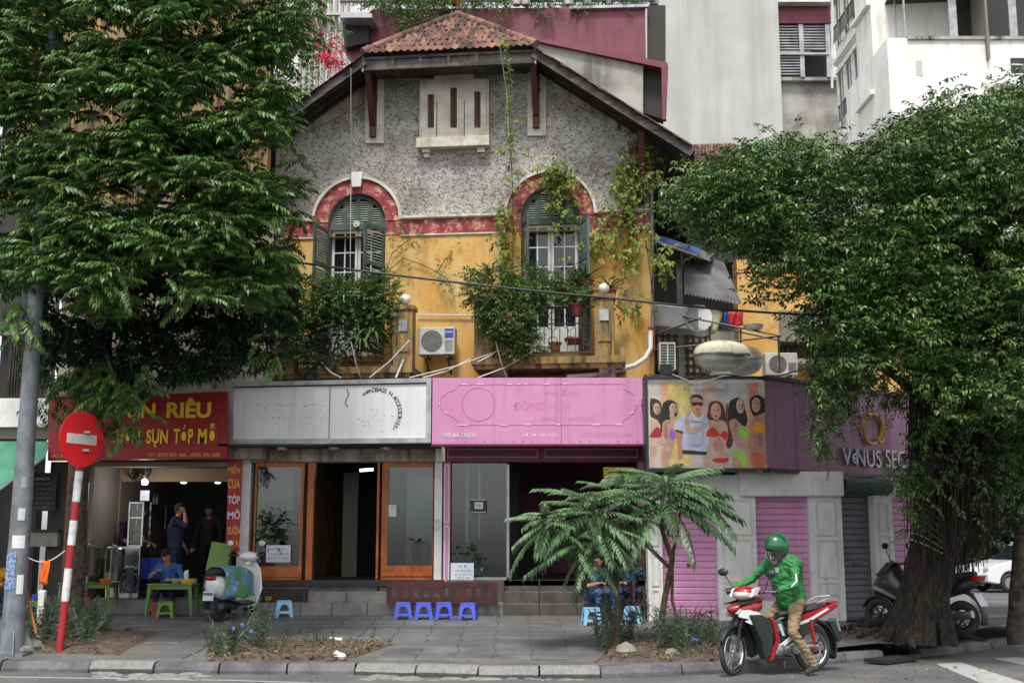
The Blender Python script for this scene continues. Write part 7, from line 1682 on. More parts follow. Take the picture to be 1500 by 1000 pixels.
# ferns and spiky plants
def spiky(name, lab, base, n, L, W, mk, up=.9, cat='plant', droop=.6, pot=None):
    t = thing(name, lab, cat, base); b = MB()
    for k in range(n):
        a = k*2.4+random.uniform(-.2, .2); el = up*random.uniform(.4, 1.2); d = Vector((cos(a), sin(a), 0)); P_ = []; m = 6; l = L*random.uniform(.7, 1.1)
        for i in range(m+1): s = i/m; P_.append(Vector(base)+d*l*s*cos(el*(1-s*.6))+Vector((0, 0, l*(s*sin(el)*1.1-droop*s*s*.8))))
        sd = d.cross(Vector((0, 0, 1))); vs = []
        for i, p in enumerate(P_): w = W*sin(pi*min(.98, (i+.6)/(m+.8))); vs += [p-sd*w/2, p+Vector((0, 0, -w*.15)), p+sd*w/2]
        b.add(vs, [(3*i+j, 3*i+j+1, 3*i+j+4, 3*i+j+3) for i in range(m) for j in (0, 1)])
    b.build('foliage', M[mk], t, world=True, smooth=True)
    if pot: r, h, mk2 = pot; b = MB(); b.lathe([(r*.7, -h), (r, 0), (r*1.08, 0), (r*1.08, -.02), (r*.9, -.02), (r*.9, -.01), (0, -.01)], 16, base); b.build('pot', M[mk2], t, world=True, smooth=True)
    return t
for px, py, lab in ((546, 488, 'fern with arching fronds at the left balcony edge beside the pier'), (528, 500, 'second fern hanging below the left balcony edge')): 
    spiky('fern', lab, at(px, py, Yl-.15), 26, .5, .06, 'leafD', .7, 'fern', 1.1)
spiky('dracaena', 'spiky dark dracaena on the right balcony near the teal shutter', at(858, 410, Yr+.1), 26, .42, .035, 'leafB', .9, 'plant', .5, (.14, .28, 'pot2')); spiky('dracaena', 'spiky dark plant beside the right globe lamp', at(893, 425, Yr+.1), 22, .36, .035, 'leafB', .9, 'plant', .5, (.12, .25, 'pot2'))
for px, py, r, h, mk, lab in ((844, 454, .13, .22, 'pot2', 'maroon pot hanging on the right balcony rail'), (813, 508, .11, .16, 'ceramic', 'terracotta pot at the foot of the right balcony railing'), (841, 500, .16, .1, 'pot2', 'wide maroon bowl pot on the right balcony floor'), (797, 510, .12, .1, 'whitedirty', 'grey bowl pot on the right balcony floor')):
    q = at(px, py, Yr-.1 if py < 470 else Yr+.15); b = MB(); b.lathe([(r*.7, -h/2), (r, h/2), (r*1.1, h/2), (r*1.1, h/2-.03), (r*.9, h/2-.03), (0, h/2-.04)], 18, q); tag(b.build('flower_pot', M[mk], world=True, smooth=True), lab, 'flower pot')
# vines
def vine(name, lab, paths, mk='leafV', n=60, spread=.12, tp=None, r=.008, extra=()):
    t = thing(name, lab, 'climbing vine', paths[0][-1]); b = MB(); pl_ = []
    for P_ in paths:
        P_ = [Vector(p) for p in P_]; b.tube([P_[0].lerp(P_[0], 0)]+P_[1:], r, 5, False); L = len(P_)-1
        for k in range(n):
            s = random.uniform(0, L); i = min(int(s), L-1); p = P_[i].lerp(P_[i+1], s-i)+Vector([random.gauss(0, spread) for _ in range(3)])*.6; a = random.uniform(0, 6.3); pl_.append((np.array(p)+np.array([0, -.03, 0]), outR(Vector((cos(a), sin(a)-.6, random.uniform(-1, .2))), random.uniform(-.5, .5)), random.uniform(.6, 1.1)))
    for (c, sx, sy, m) in extra:
        for k in range(m): p = VF.pw(random.gauss(c[0], sx), random.gauss(c[1], sy), c[2]+random.uniform(0, .25)); a = random.uniform(0, 6.3); pl_.append((np.array(p), outR(Vector((cos(a), sin(a)-.6, random.uniform(-1, .2))), random.uniform(-.5, .5)), random.uniform(.6, 1.1)))
    scatter('foliage', tp or tV, pl_, M[mk], t); b.build('stems', M['twig'], t, world=True)
v_ = lambda pts, off=.06: [VF.pw(x, y, off) for x, y in pts]
tiny = [spray(4, .1, 80+i, .055, .035) for i in range(3)]
b_ = [VF.pw(735, 45, 1.4), VF.pw(744, 90, 1.36), VF.pw(745, 130, 1.0), VF.pw(746, 190, .5), VF.pw(750, 250, .2), VF.pw(752, 330, .12), VF.pw(750, 420, .15)]
vine('hanging_creeper', 'yellow-green creeper hanging in a single strand from the tiled hip', [b_[:5]], n=110, spread=.035, tp=tiny, r=.005)
vine('climbing_vine', 'vine over the arch and around the teal shutter window', [v_([(812, 240), (808, 270), (822, 300), (818, 330)]), b_[3:]], 'leafV', 30, .2, extra=(((815, 245, .05), 10, 8, 40), ((822, 285, .05), 12, 14, 46), ((740, 325, .05), 7, 16, 30), ((745, 370, .05), 9, 18, 26), ((815, 262, .1), 16, 8, 30)))
vine('climbing_vine', 'tall vine climbing the right corner of the villa up to the eaves', [v_([(938, 180), (930, 240), (915, 290), (880, 345), (850, 400)]), v_([(935, 200), (925, 320), (915, 400), (905, 440), (940, 460)]), v_([(945, 230), (950, 300), (965, 380), (975, 385)], .3)], 'leafV', 46, .26, extra=(((920, 270, .05), 16, 24, 110), ((935, 240, .1), 14, 18, 60), ((905, 330, .05), 20, 20, 60), ((925, 370, .05), 14, 14, 24), ((930, 440, .05), 12, 12, 12), ((875, 350, .05), 14, 16, 22), ((968, 385, .3), 8, 5, 10)))
vine('climbing_vine', 'sparse dry vine across the ochre wall right of the keystone window', [v_([(566, 395), (575, 370), (600, 350), (615, 360)]), v_([(566, 400), (590, 378), (620, 388), (655, 408), (665, 430)]), v_([(568, 340), (590, 335), (603, 350)]), v_([(640, 400), (652, 380), (663, 370)])], 'leafD', 14, .2, tp=tiny, extra=(((650, 405, .03), 12, 8, 20), ((600, 348, .03), 14, 8, 20), ((655, 425, .03), 6, 10, 10)))
# bougainvillea, terrace plants, bougainvillea leaves
bush('bougainvillea', 'bougainvillea with crimson bracts above the left roof verge', 'bougainvillea', [(478, 75, 22, 24, 22.3, .5, 120), (462, 30, 14, 30, 22.5, .5, 60), (490, 92, 14, 12, 22, .4, 50)], 'bougain', tp=tiny, part_name='flowers'); bush('terrace_creeper', 'green creeper mixed with the bougainvillea at the upper left roof', 'creeper', [(470, 60, 30, 50, 22.7, .4, 90), (448, 110, 10, 20, 22, .3, 40)], 'leafD', stems=False)
Yt2 = 24.0
for i, (x, w, n) in enumerate(((560, 34, 170), (620, 40, 240), (668, 34, 150), (730, 36, 110), (800, 36, 110), (860, 30, 90), (915, 30, 100))):
    bush('terrace_plant', ['trailing plants at the left end of the maroon rooftop terrace', 'thick hanging mass of plants just left of the roof apex', 'pot plants right behind the roof apex', 'terrace pot plants above the hanging yellow-green creeper', 'terrace pot plants above the middle of the maroon wall', 'terrace pot plants with a drooping tuft toward the right', 'terrace pot plants at the right end above the dark corner'][i], 'plant', [(x, -2, w, 14, Yt2, .3, n)]+([(x-10, 28, 26, 20, 23.7, .15, 150)] if i == 1 else [(x, 12, 14, 12, 23.75, .1, 26)]), 'leafD', stems=False)
for px, mk in ((668, 'ceramic'), (757, 'white'), (770, 'white'), (833, 'white'), (860, 'white'), (892, 'metal'), (958, 'metal')):
    q = at(px, 8, 23.85); b = MB(); b.lathe([(.09, 0), (.13, .2), (.14, .2), (.12, .18), (0, .17)], 14, q); tag(b.build('terrace_pot', M[mk], world=True, smooth=True), {668: 'terracotta pot behind the roof apex', 757: 'left one of two white pots close together on the maroon terrace', 770: 'right one of two white pots close together on the maroon terrace', 833: 'white pot on the terrace right of the middle', 860: 'white pot beside the drooping tuft on the terrace', 892: 'grey pot near the right end of the terrace', 958: 'metal pot above the dark terrace corner'}[px], 'flower pot')
# window plants
Yw = 21.75
bush('hanging_plant', 'dark hanging plant behind the left orange-framed window', 'plant', [(404, 775, 16, 20, 21.6, .08, 200)], 'leafB'); spiky('dracaena', 'spiky dracaena in a dark pot behind the right orange-framed window', at(611, 800, 21.62), 26, .34, .06, 'leafB', .95, 'plant', .5, (.11, .28, 'blackp'))
bush('window_plant', 'small round-leaved plant in the pink shop display window', 'plant', [(688, 812, 14, 10, 21.65, .12, 50)], 'leafB', tp=tV)
# ---- ruellia clumps with purple flowers in the planting beds
def blade(n, L, W, seed):
    r = random.Random(seed); V = []; F = []; lv, lf = leaf_shape(L, W, .2, .25)
    H = .34
    for k in range(n): t = (k+1)/n; R = eul(r.uniform(-.4, .6), 0, r.uniform(0, 6.3)); b = len(V); V.extend((lv*r.uniform(.7, 1.1))@R.T+np.array([0, H*t, .0])@eul(0, 0, 0).T); F.extend([tuple(b+i for i in f) for f in lf])
    b = len(V); V += [(-.004, 0, 0), (.004, 0, 0), (.002, H, 0), (-.002, H, 0)]; F.append((b, b+1, b+2, b+3))
    return tpl(np.array(V), F)
tR = [blade(14, .13, .018, i) for i in range(5)]
def ruellia(lab, areas, flowers, cat='flowering plant', hmul=1.0):
    q = on_pave(areas[0][0], areas[0][1]); t = thing('ruellia_clump', lab, cat, q, 0, 'narrow-leaved clumps in the planting beds'); pl_ = []
    for (x, y, rx, ry, h, n) in areas:
        for k in range(n):
            g = on_pave(random.gauss(x, rx/2), random.gauss(y, ry/2)); g.z += .03; hh = h*random.uniform(.5, 1.15)/.34; lean = Vector((random.gauss(0, .25), random.gauss(0, .25), 1)).normalized(); pl_.append((np.array(g), np.array(lean.to_track_quat('Y', 'Z').to_matrix())@np.array(Matrix.Rotation(random.uniform(0, 6.3), 3, 'Y')), hh))
            if h > .4 and random.random() < .8: pl_.append((np.array(g+lean*.3*hh), np.array(lean.to_track_quat('Y', 'Z').to_matrix())@np.array(Matrix.Rotation(random.uniform(0, 6.3), 3, 'Y')), .6))
    scatter('foliage', tR, pl_, M['leafR'], t)
    for (x, y) in flowers:
        g = at(x, y, q.y-.1); b = MB()
        for k in range(5): a = k*2*pi/5; b.ball(g+Vector((.015*cos(a), -.01, .015*sin(a))), (.013, .005, .013), 6)
        b.ball(g+Vector((0, .01, 0)), (.01, .03, .01), 6); b.build('flower', M['purple'], t, world=True)
ruellia('purple-flowered clump around the striped no-entry pole', [(60, 940, 30, 10, .42, 60), (115, 938, 26, 10, .42, 70), (145, 925, 18, 8, .3, 30)], [(57, 924), (78, 922), (80, 914), (94, 921), (134, 929), (40, 925), (77, 936)])
ruellia('purple-flowered clump at the left end of the middle planting bed', [(330, 960, 22, 8, .36, 60), (368, 950, 16, 8, .46, 26), (400, 962, 26, 8, .18, 36)], [(342, 920), (355, 915), (368, 924)])
ruellia('straggling low plants in the middle planting bed', [(470, 950, 34, 8, .2, 22), (430, 935, 20, 6, .25, 12), (545, 940, 14, 3, .2, 5)], [])
ruellia('dark spindly plants around the left sapling stem', [(900, 944, 26, 8, .55, 16), (885, 950, 14, 8, .4, 12), (925, 940, 16, 8, .5, 8)], [])
ruellia('dark spindly plants with faint purple flowers right of the forked sapling', [(985, 955, 30, 10, .42, 44), (1015, 950, 26, 8, .4, 36), (1040, 945, 16, 6, .4, 16)], [(992, 918), (1015, 935), (1020, 937)])
# dead leaves, rubble
pl_ = []; lv = [tpl(*leaf_shape(.06, .03, .5, .5))]
for poly, n in zip(BEDS, (60, 620, 260, 160)):
    for k in range(n):
        x = random.uniform(min(p[0] for p in poly), max(p[0] for p in poly)); y = random.uniform(min(p[1] for p in poly), max(p[1] for p in poly))
        if inside(x, y, [tuple(p) for p in poly]): pl_.append((np.array((x, y, zp(x, y)+.07)), np.array(Euler((random.uniform(-.6, .6), random.uniform(-.6, .6), random.uniform(0, 6.3))).to_matrix()), random.uniform(.5, 1.5)))
for k in range(130): q = on_road(random.uniform(0, 1500), random.uniform(984, 1000)) if k % 2 else on_pave(random.uniform(200, 1200), random.uniform(912, 975)); pl_.append((np.array(q)+np.array((0, 0, .025)), np.array(Euler((0, 0, random.uniform(0, 6.3))).to_matrix()), random.uniform(.3, .9)))
for k in range(90): q = on_road(random.uniform(1230, 1500), random.uniform(968, 999)); pl_.append((np.array(q)+np.array((0, 0, .015)), np.array(Euler((0, 0, random.uniform(0, 6.3))).to_matrix()), random.uniform(.3, 1)))
o = scatter('fallen_leaves', lv, pl_, M['leafDry']); tag(o, 'dry fallen leaves scattered over the beds and gutter', 'leaves', kind='stuff')
for x, y, s, lab in ((36, 958, .1, 'pale rubble lump at the foot of the lamp post'), (50, 953, .13, 'larger pale rubble lump right of the lamp post'), (917, 962, .16, 'squarish grey stone by the left sapling'), (985, 962, .1, 'low pinkish stone by the forked sapling')):
    q = on_pave(x, y); b = MB(); b.ball(q+Vector((0, 0, s*.5)), (s, s*.8, s*.7), 9); o = b.build('rubble_stone', M['rock'], world=True); d = o.modifiers.new('d', 'DISPLACE'); tx = bpy.data.textures.new('n', 'CLOUDS'); tx.noise_scale = .12; d.texture = tx; d.strength = .06; tag(o, lab, 'stone')
b = MB(); q = on_pave(492, 944); b.tube([q+Vector((-.09, 0, .09)), q+Vector((.09, -.03, .07))], .025, 8); tag(b.build('paper_roll', M['litter'], world=True), 'white paper roll discarded on the middle planting bed', 'litter')
b = MB(); q = on_pave(499, 968); b.ball(q+Vector((0, 0, .06)), (.07, .05, .05), 8); b.ball(q+Vector((-.06, .05, .07)), (.05, .04, .06), 7); tag(b.build('plastic_bag', M['litter'], world=True), 'crumpled white plastic bag at the front of the middle planting bed', 'litter')
# ============================================================ MOTORBIKES
def rotz(a): return Matrix.Rotation(a, 3, 'Z')
def wheel(t, c, R, tr, steer=0, spokes=20, wire_=True, mk='alloy'):
    c = Vector(c); Rm = rotz(steer); b = MB(); b.torus(c, R-tr, tr, 36, 10, Rm, .85)
    w = b.build('wheel', M['rubber'], t, smooth=True); b = MB(); b.torus(c, R-tr*1.9, tr*.42, 36, 8, Rm, 1.6); b.build('rim', M['chrome' if wire_ else 'blackp'], w, smooth=True)
    b = MB(); b.ball(c, (.04, .05, .04), 10)
    for k in range(spokes):
        a = 2*pi*k/spokes; s = (-1)**k*.025 if wire_ else 0; r1 = R-tr*1.9
        if wire_: b.tube([c+Rm@Vector((.03*cos(a+.5), s, .03*sin(a+.5))), c+Rm@Vector((r1*cos(a), 0, r1*sin(a)))], .0022, 4, False)
        else: b.bar(c, c+Rm@Vector((r1*cos(a), 0, r1*sin(a))), .03, .03, Rm@Vector((0, 1, 0)))
    b.torus(c+Rm@Vector((0, .035, 0)), R*.38, .008, 24, 4, Rm, .5); b.build('hub_and_spokes', M[mk], w, smooth=False)
    return w
def P_(t, name, mk, poly, y0, y1, bevel=.012, mirror=False, **k):
    b = MB(); b.prism(poly, y0, y1)
    if mirror: b.prism(poly, -y1, -y0)
    return b.build(name, M[mk], t, bevel=bevel, **k)
def loft(t, name, mk, secs, n=14, **k):
    "smooth body through elliptical sections: (x, z, half-width, half-height)"
    b = MB(); vs = []; fs = []
    for x, z, w, h in secs:
        for i in range(n): a = 2*pi*i/n; vs.append((x, w*cos(a), z+h*sin(a)))
    for j in range(len(secs)-1):
        for i in range(n): fs.append((j*n+i, j*n+(i+1) % n, (j+1)*n+(i+1) % n, (j+1)*n+i))
    fs += [tuple(range(n-1, -1, -1)), tuple((len(secs)-1)*n+i for i in range(n))]; b.add(vs, fs); return b.build(name, M[mk], t, smooth=True, **k)
def tb(t, name, mk, pts, r, n=8, **k): b = MB(); b.tube(pts, r, n); return b.build(name, M[mk], t, smooth=True, **k)
def fender(t, name, mk, c, R, a0, a1, w=.05, steer=0):
    b = MB(); n = 12; vs = []; c = Vector(c); Rm = rotz(steer)
    for i in range(n+1):
        a = radians(a0+(a1-a0)*i/n)
        for y, rr_ in ((-w, R-.03), (-w*.8, R), (0, R+.012), (w*.8, R), (w, R-.03)): vs.append(c+Rm@Vector((rr_*cos(a), y, rr_*sin(a))))
    b.add(vs, [(i*5+j, i*5+j+1, (i+1)*5+j+1, (i+1)*5+j) for i in range(n) for j in range(4)]); o = b.build(name, M[mk], t, smooth=True); m = o.modifiers.new('s', 'SOLIDIFY'); m.thickness = .006; return o
def mirrors(t, pl, pr, face, stem0, n=1):
    for p, s in ((pl, stem0[0]), (pr, stem0[1])):
        p = Vector(p); b = MB(); b.ball(p, (.03, .075, .05), 12, rotz(face)); o = b.build('mirror', M['blackp'], t, smooth=True); b = MB(); b.lathe([(0, 0), (.062, 0)], 16, p+rotz(face)@Vector((-.031, 0, 0)), rotz(face)@Matrix.Rotation(-pi/2, 3, 'Y'), sx=.7); b.build('mirror_glass', M['mirror'], o); tb(o, 'stem', 'blackp', [s, p], .007, 6)
# --- the rider's underbone motorbike
g0, g1 = on_road(1076, 989), on_road(1189, 983); dvec = (g0-g1); ang = math.atan2(dvec.y, dvec.x); c0 = (g0+g1)/2
mb = thing('motorcycle', 'red, black and white motorbike ridden by the man in the green jacket', 'motorcycle', (c0.x, c0.y, 0), ang)
st_ = .42; fw_ = (.61, 0, .285)
wheel(mb, fw_, .285, .036, st_, 30); wheel(mb, (-.61, 0, .285), .285, .04, 0, 30)
Rs = rotz(st_)
for s in (-1, 1): tb(mb, 'fork', 'blackp', [(.40, s*.07, .86), Vector(fw_)+Rs@Vector((-.06, s*.075, .28)), Vector(fw_)+Rs@Vector((0, s*.07, 0))], [.026, .024, .02])
fender(mb, 'front_fender', 'blackp', fw_, .325, 25, 150, .06, st_)
loft(mb, 'front_cowl', 'bikered', [(.66, .80, .02, .03), (.60, .80, .09, .06), (.5, .80, .15, .09), (.36, .82, .17, .12), (.22, .86, .12, .1)])
P_(mb, 'cowl_vent', 'blackp', [(.66, .86), (.4, .92), (.2, .93), (.42, .86)], .1, .15, .01, True); P_(mb, 'cowl_graphic', 'bikewhite', [(.60, .72), (.30, .66), (.22, .73), (.40, .8), (.56, .79)], .13, .155, .01, True)
P_(mb, 'cowl_graphic', 'bikewhite', [(.5, .66), (.26, .56), (.22, .62), (.4, .69)], .135, .165, .01, True)
P_(mb, 'turn_signal', 'lens', [(.62, .76), (.5, .71), (.44, .75), (.56, .8)], .12, .15, .01, True)
P_(mb, 'leg_shield', 'blackp', [(.46, .74), (.28, .74), (.1, .66), (.12, .42), (.2, .22), (.26, .2), (.3, .4), (.38, .55)], .06, .2, .02, True)
P_(mb, 'shield_edge', 'bikered', [(.2, .72), (.08, .64), (.04, .42), (.14, .2), (.2, .18), (.1, .42), (.13, .6)], .185, .215, .006, True)
loft(mb, 'body_tunnel', 'bikegrey', [(.34, .66, .08, .1), (.1, .52, .09, .12), (-.1, .52, .1, .13), (-.3, .58, .1, .12)])
P_(mb, 'tank_panel', 'bikeblue', [(.18, .68), (-.06, .66), (-.14, .5), (-.04, .44), (.06, .52)], .1, .12, .01, True); P_(mb, 'white_stripe', 'bikewhite', [(.0, .62), (-.05, .62), (-.1, .47), (-.06, .47)], .12, .126, 0, True)
loft(mb, 'seat', 'rubber', [(-.08, .72, .06, .03), (-.2, .74, .11, .05), (-.45, .77, .13, .055), (-.7, .81, .11, .05), (-.82, .83, .06, .03)])
P_(mb, 'dark_panel', 'blackp', [(.1, .5), (-.2, .56), (-.62, .66), (-.5, .5), (-.2, .38), (.05, .34)], .08, .125, .01, True); P_(mb, 'side_panel', 'bikered', [(-.3, .7), (-.6, .77), (-.92, .86), (-.98, .82), (-.7, .68), (-.4, .6), (-.16, .52), (-.14, .56)], .085, .13, .015, True)
P_(mb, 'white_stripe', 'bikewhite', [(-.2, .56), (-.5, .64), (-.8, .78), (-.78, .8), (-.48, .67), (-.2, .6)], .131, .135, 0, True)
P_(mb, 'lower_panel', 'bikewhite', [(.12, .3), (-.22, .5), (-.3, .5), (.1, .24)], .15, .165, .005, True)
P_(mb, 'tail_light', 'redlens', [(-.9, .86), (-1.0, .88), (-.99, .8), (-.93, .8)], -.07, .07)
for s in (-1, 1): tb(mb, 'grab_rail', 'chrome', [(-.62, s*.12, .86), (-.8, s*.13, .93), (-.98, s*.06, .94), (-.98, 0, .94)], .011)
fender(mb, 'rear_fender', 'blackp', (-.61, 0, .3), .36, 95, 205, .07); P_(mb, 'mud_flap', 'blackp', [(-.86, .6), (-.98, .36), (-1.02, .38), (-.93, .62)], -.08, .08)
P_(mb, 'licence_plate', 'paper', [(-.96, .66), (-1.0, .5), (-1.005, .5), (-.965, .66)], -.09, .09, 0)
b = MB(); b.ball((-.02, 0, .3), (.2, .13, .11), 14); b.ball((-.22, 0, .31), (.16, .14, .12), 14); b.lathe([(.075, 0), (.085, .03), (.06, .05), (0, .05)], 18, (-.02, .12, .3), Matrix.Rotation(-pi/2, 3, 'X')); b.lathe([(.06, 0), (.06, .03), (0, .03)], 16, (-.24, .13, .3), Matrix.Rotation(-pi/2, 3, 'X'))
for k in range(6): b.box(.1+k*.018, .108+k*.018, -.08, .08, .24, .38)
b.build('engine', M['alloy'], mb, smooth=True)
tb(mb, 'swing_arm', 'bikered', [(-.2, .1, .32), (-.61, .1, .285)], .022); tb(mb, 'shock_absorber', 'bikered', [(-.5, .12, .66), (-.56, .12, .34)], [.03, .024]); tb(mb, 'chain_case', 'alloy', [(-.26, .11, .34), (-.6, .1, .32)], .035)
tb(mb, 'exhaust', 'alloy', [(0, -.12, .2), (-.3, -.15, .22), (-.9, -.17, .36)], [.02, .045, .05]); tb(mb, 'foot_peg', 'rubber', [(-.1, .12, .24), (-.1, .28, .24)], .014); tb(mb, 'gear_pedal', 'iron', [(.12, .16, .22), (-.1, .17, .2)], .01)
tb(mb, 'side_stand', 'iron', [(-.08, .13, .22), (-.02, .2, .08)], .01)
H0 = Vector((.36, 0, .98)); G = lambda v: H0+Rs@Vector(v)
b = MB(); b.ball(G((.06, 0, .02)), (.15, .16, .09), 14, Rs); b.build('handlebar_cowl', M['bikered'], mb, smooth=True); b = MB(); b.ball(G((.1, .0, .0)), (.13, .15, .07), 14, Rs); b.build('headlight', M['lens'], mb, smooth=True)
for s in (-1, 1): b = MB(); b.prism([(.04, .0), (.16, -.02), (.1, .07), (-.06, .09)], s*.1, s*.16, T=lambda v: G(v)); b.build('cowl_graphic', M['bikewhite'], mb)
tb(mb, 'handlebar', 'iron', [G((-.1, -.32, .04)), G((-.02, -.14, .02)), G((-.02, .14, .02)), G((-.1, .32, .04))], .013)
gripL, gripR = G((-.11, .33, .04)), G((-.11, -.33, .04))
for g, s in ((gripL, 1), (gripR, -1)): tb(mb, 'grip', 'rubber', [g+Rs@Vector((.02, -s*.08, 0)), g+Rs@Vector((-.01, s*.05, 0))], .019); tb(mb, 'lever', 'metal', [g+Rs@Vector((.07, -s*.1, 0)), g+Rs@Vector((.07, s*.05, 0))], .007)
mirrors(mb, G((-.02, .32, .26)), G((-.02, -.36, .27)), st_, (G((-.06, .22, .05)), G((-.06, -.22, .05))))
# --- dark maxi scooter behind the banyan
g0, g1 = on_pave(1291, 923), on_pave(1412, 936); dvec = g0-g1; c0 = (g0+g1)/2
ms = thing('scooter', 'dark grey large scooter parked half hidden behind the banyan roots', 'scooter', (c0.x, c0.y, c0.z+.01), math.atan2(dvec.y, dvec.x)); wb_ = dvec.length/2
wheel(ms, (wb_, 0, .26), .26, .055, .1, 6, False, 'blackp'); wheel(ms, (-wb_, 0, .26), .26, .06, 0, 6, False, 'alloy')
fender(ms, 'front_fender', 'bikegrey', (wb_, 0, .26), .3, 20, 160, .07)
loft(ms, 'front_fairing', 'bikegrey', [(wb_+.12, .62, .03, .05), (wb_, .68, .14, .15), (wb_-.15, .74, .21, .24), (wb_-.35, .72, .22, .3), (wb_-.5, .6, .16, .2)])
P_(ms, 'windscreen', 'blackp', [(wb_-.02, .84), (wb_-.24, 1.06), (wb_-.34, 1.04), (wb_-.2, .84)], -.15, .15, .02); P_(ms, 'fairing_trim', 'chrome', [(wb_-.02, .66), (wb_-.42, .5), (wb_-.42, .53), (wb_-.05, .7)], .2, .22, .004, True)
loft(ms, 'footwell', 'blackp', [(wb_-.4, .42, .18, .14), (0, .36, .18, .1), (-.3, .5, .18, .2)])
loft(ms, 'tail_body', 'bikegrey', [(-.15, .6, .15, .12), (-.4, .66, .18, .14), (-.75, .74, .15, .12), (-1.0, .82, .06, .05)]); loft(ms, 'seat', 'rubber', [(.0, .76, .08, .04), (-.2, .77, .15, .06), (-.55, .84, .15, .06), (-.9, .9, .09, .04)])
P_(ms, 'tail_light', 'redlens', [(-.86, .86), (-1.03, .88), (-1.0, .8), (-.88, .78)], -.1, .1); P_(ms, 'licence_plate', 'paper', [(-.93, .62), (-1.03, .45), (-1.02, .44), (-.92, .61)], -.1, .1, 0); fender(ms, 'rear_fender', 'blackp', (-wb_, 0, .3), .36, 100, 200, .08)
tb(ms, 'exhaust', 'alloy', [(-.2, .17, .2), (-.5, .2, .26), (-.95, .22, .34)], [.03, .06, .055]); b = MB(); b.ball((-.4, 0, .3), (.24, .14, .12), 12); b.build('engine', M['alloy'], ms, smooth=True)
tb(ms, 'handlebar', 'iron', [(wb_-.42, -.34, 1.08), (wb_-.36, 0, 1.02), (wb_-.42, .34, 1.08)], .016); mirrors(ms, (wb_-.34, .34, 1.3), (wb_-.34, -.34, 1.3), 0, ((wb_-.38, .26, 1.07), (wb_-.38, -.26, 1.07)))
# --- white scooter under a printed cover
M['print_cover'] = mat('printed_cover', S(86, 142, 84), .6, col2=S(96, 140, 176), scale=5, detail=2, lo=.47, hi=.53, spots=S(160, 170, 62), spk=(.6, .62), spscale=5, grain=.04, streak=S(176, 192, 200), sk=(.62, .64), sscale=(9, 9, 9))
g1 = on_pave(319, 911); hd = radians(73); cs = g1+Vector((cos(hd), sin(hd), 0))*.58
sc = thing('scooter', 'white retro scooter parked rear-on with a green and blue printed cover', 'scooter', (cs.x, cs.y, cs.z+.01), hd)
wheel(sc, (.6, 0, .22), .22, .055, -.5, 5, False, 'alloy'); wheel(sc, (-.58, 0, .22), .22, .06, 0, 5, False, 'alloy')
fender(sc, 'front_fender', 'bikewhite', (.6, 0, .22), .28, 20, 165, .09, -.5)
loft(sc, 'rear_body', 'bikewhite', [(-.86, .62, .05, .06), (-.8, .58, .14, .16), (-.6, .54, .22, .2), (-.35, .54, .22, .2), (-.15, .5, .16, .16)])
loft(sc, 'leg_shield', 'bikewhite', [(.34, .25, .2, .06), (.42, .5, .24, .2), (.44, .75, .2, .2), (.42, .95, .07, .06)]); loft(sc, 'floorboard', 'blackp', [(.36, .27, .18, .04), (-.2, .27, .18, .05)])
loft(sc, 'seat', 'rubber', [(-.1, .76, .1, .04), (-.3, .78, .15, .05), (-.7, .8, .14, .05), (-.85, .79, .07, .03)])
b = MB(); b.ball((.36, 0, 1.03), (.14, .19, .09), 14); b.tube([(.36, 0, .9), (.36, 0, 1.0)], .06, 12); b.build('handlebar_cover', M['bikewhite'], sc, smooth=True)
tb(sc, 'handlebar', 'blackp', [(.26, -.34, 1.06), (.34, -.15, 1.05), (.34, .15, 1.05), (.26, .34, 1.06)], .018)
mirrors(sc, (.28, .3, 1.26), (.28, -.3, 1.26), 0, ((.32, .2, 1.07), (.32, -.2, 1.07)))
b = MB(); b.ball((-.84, 0, .7), (.05, .1, .045), 12); b.build('tail_light', M['redlens'], sc, smooth=True)
b = MB(); b.obox((-.9, 0, .42), (.012, .19, .15), Matrix.Rotation(.2, 3, 'Y')); lp = b.build('licence_plate', M['paper'], sc); b = MB(); Rp = Matrix.Rotation(.2, 3, 'Y')
for j, z in enumerate((.455, .39)):
    for k in range(5): b.obox((-.909+.0-(.42-z)*-.2, -.07+k*.035, z), (.004, .02, .04), Rp)
b.build('plate_digits', M['ink'], lp, kind='stuff')
tb(sc, 'exhaust', 'blackp', [(-.3, -.15, .22), (-.8, -.18, .26)], [.04, .055])
b = MB(); n = 16; vs = []      # cover over saddle and flanks
sec = [(-.72, .85, .17), (-.6, .87, .22), (-.4, .87, .25), (-.2, .86, .27), (-.02, .84, .26), (.08, .8, .25)]
for i, (x, zt, w) in enumerate(sec):
    for j in range(n+1):
        s = -1+2*j/n; a = abs(s); low = .38+.05*sin(i*2.1)-(.2 if s > 0 else 0)+.02*sin(j*2)
        if a < .45: y, z = w*s/.45, zt+.02*cos(s*3)-(.02 if a > .35 else 0)
        else: f = (a-.45)/.55; y, z = math.copysign(w+.05*f+.012*sin(i*1.7+f*5), s), zt-.03-(zt-.03-low)*f
        vs.append((x-(.03*sin(j) if a > .5 else 0), y, z))
b.add(vs, [(i*(n+1)+j, i*(n+1)+j+1, (i+1)*(n+1)+j+1, (i+1)*(n+1)+j) for i in range(len(sec)-1) for j in range(n)]); o = b.build('printed_cover', M['print_cover'], sc, smooth=True); m = o.modifiers.new('s', 'SOLIDIFY'); m.thickness = .008; m = o.modifiers.new('u', 'SUBSURF'); m.levels = m.render_levels = 1
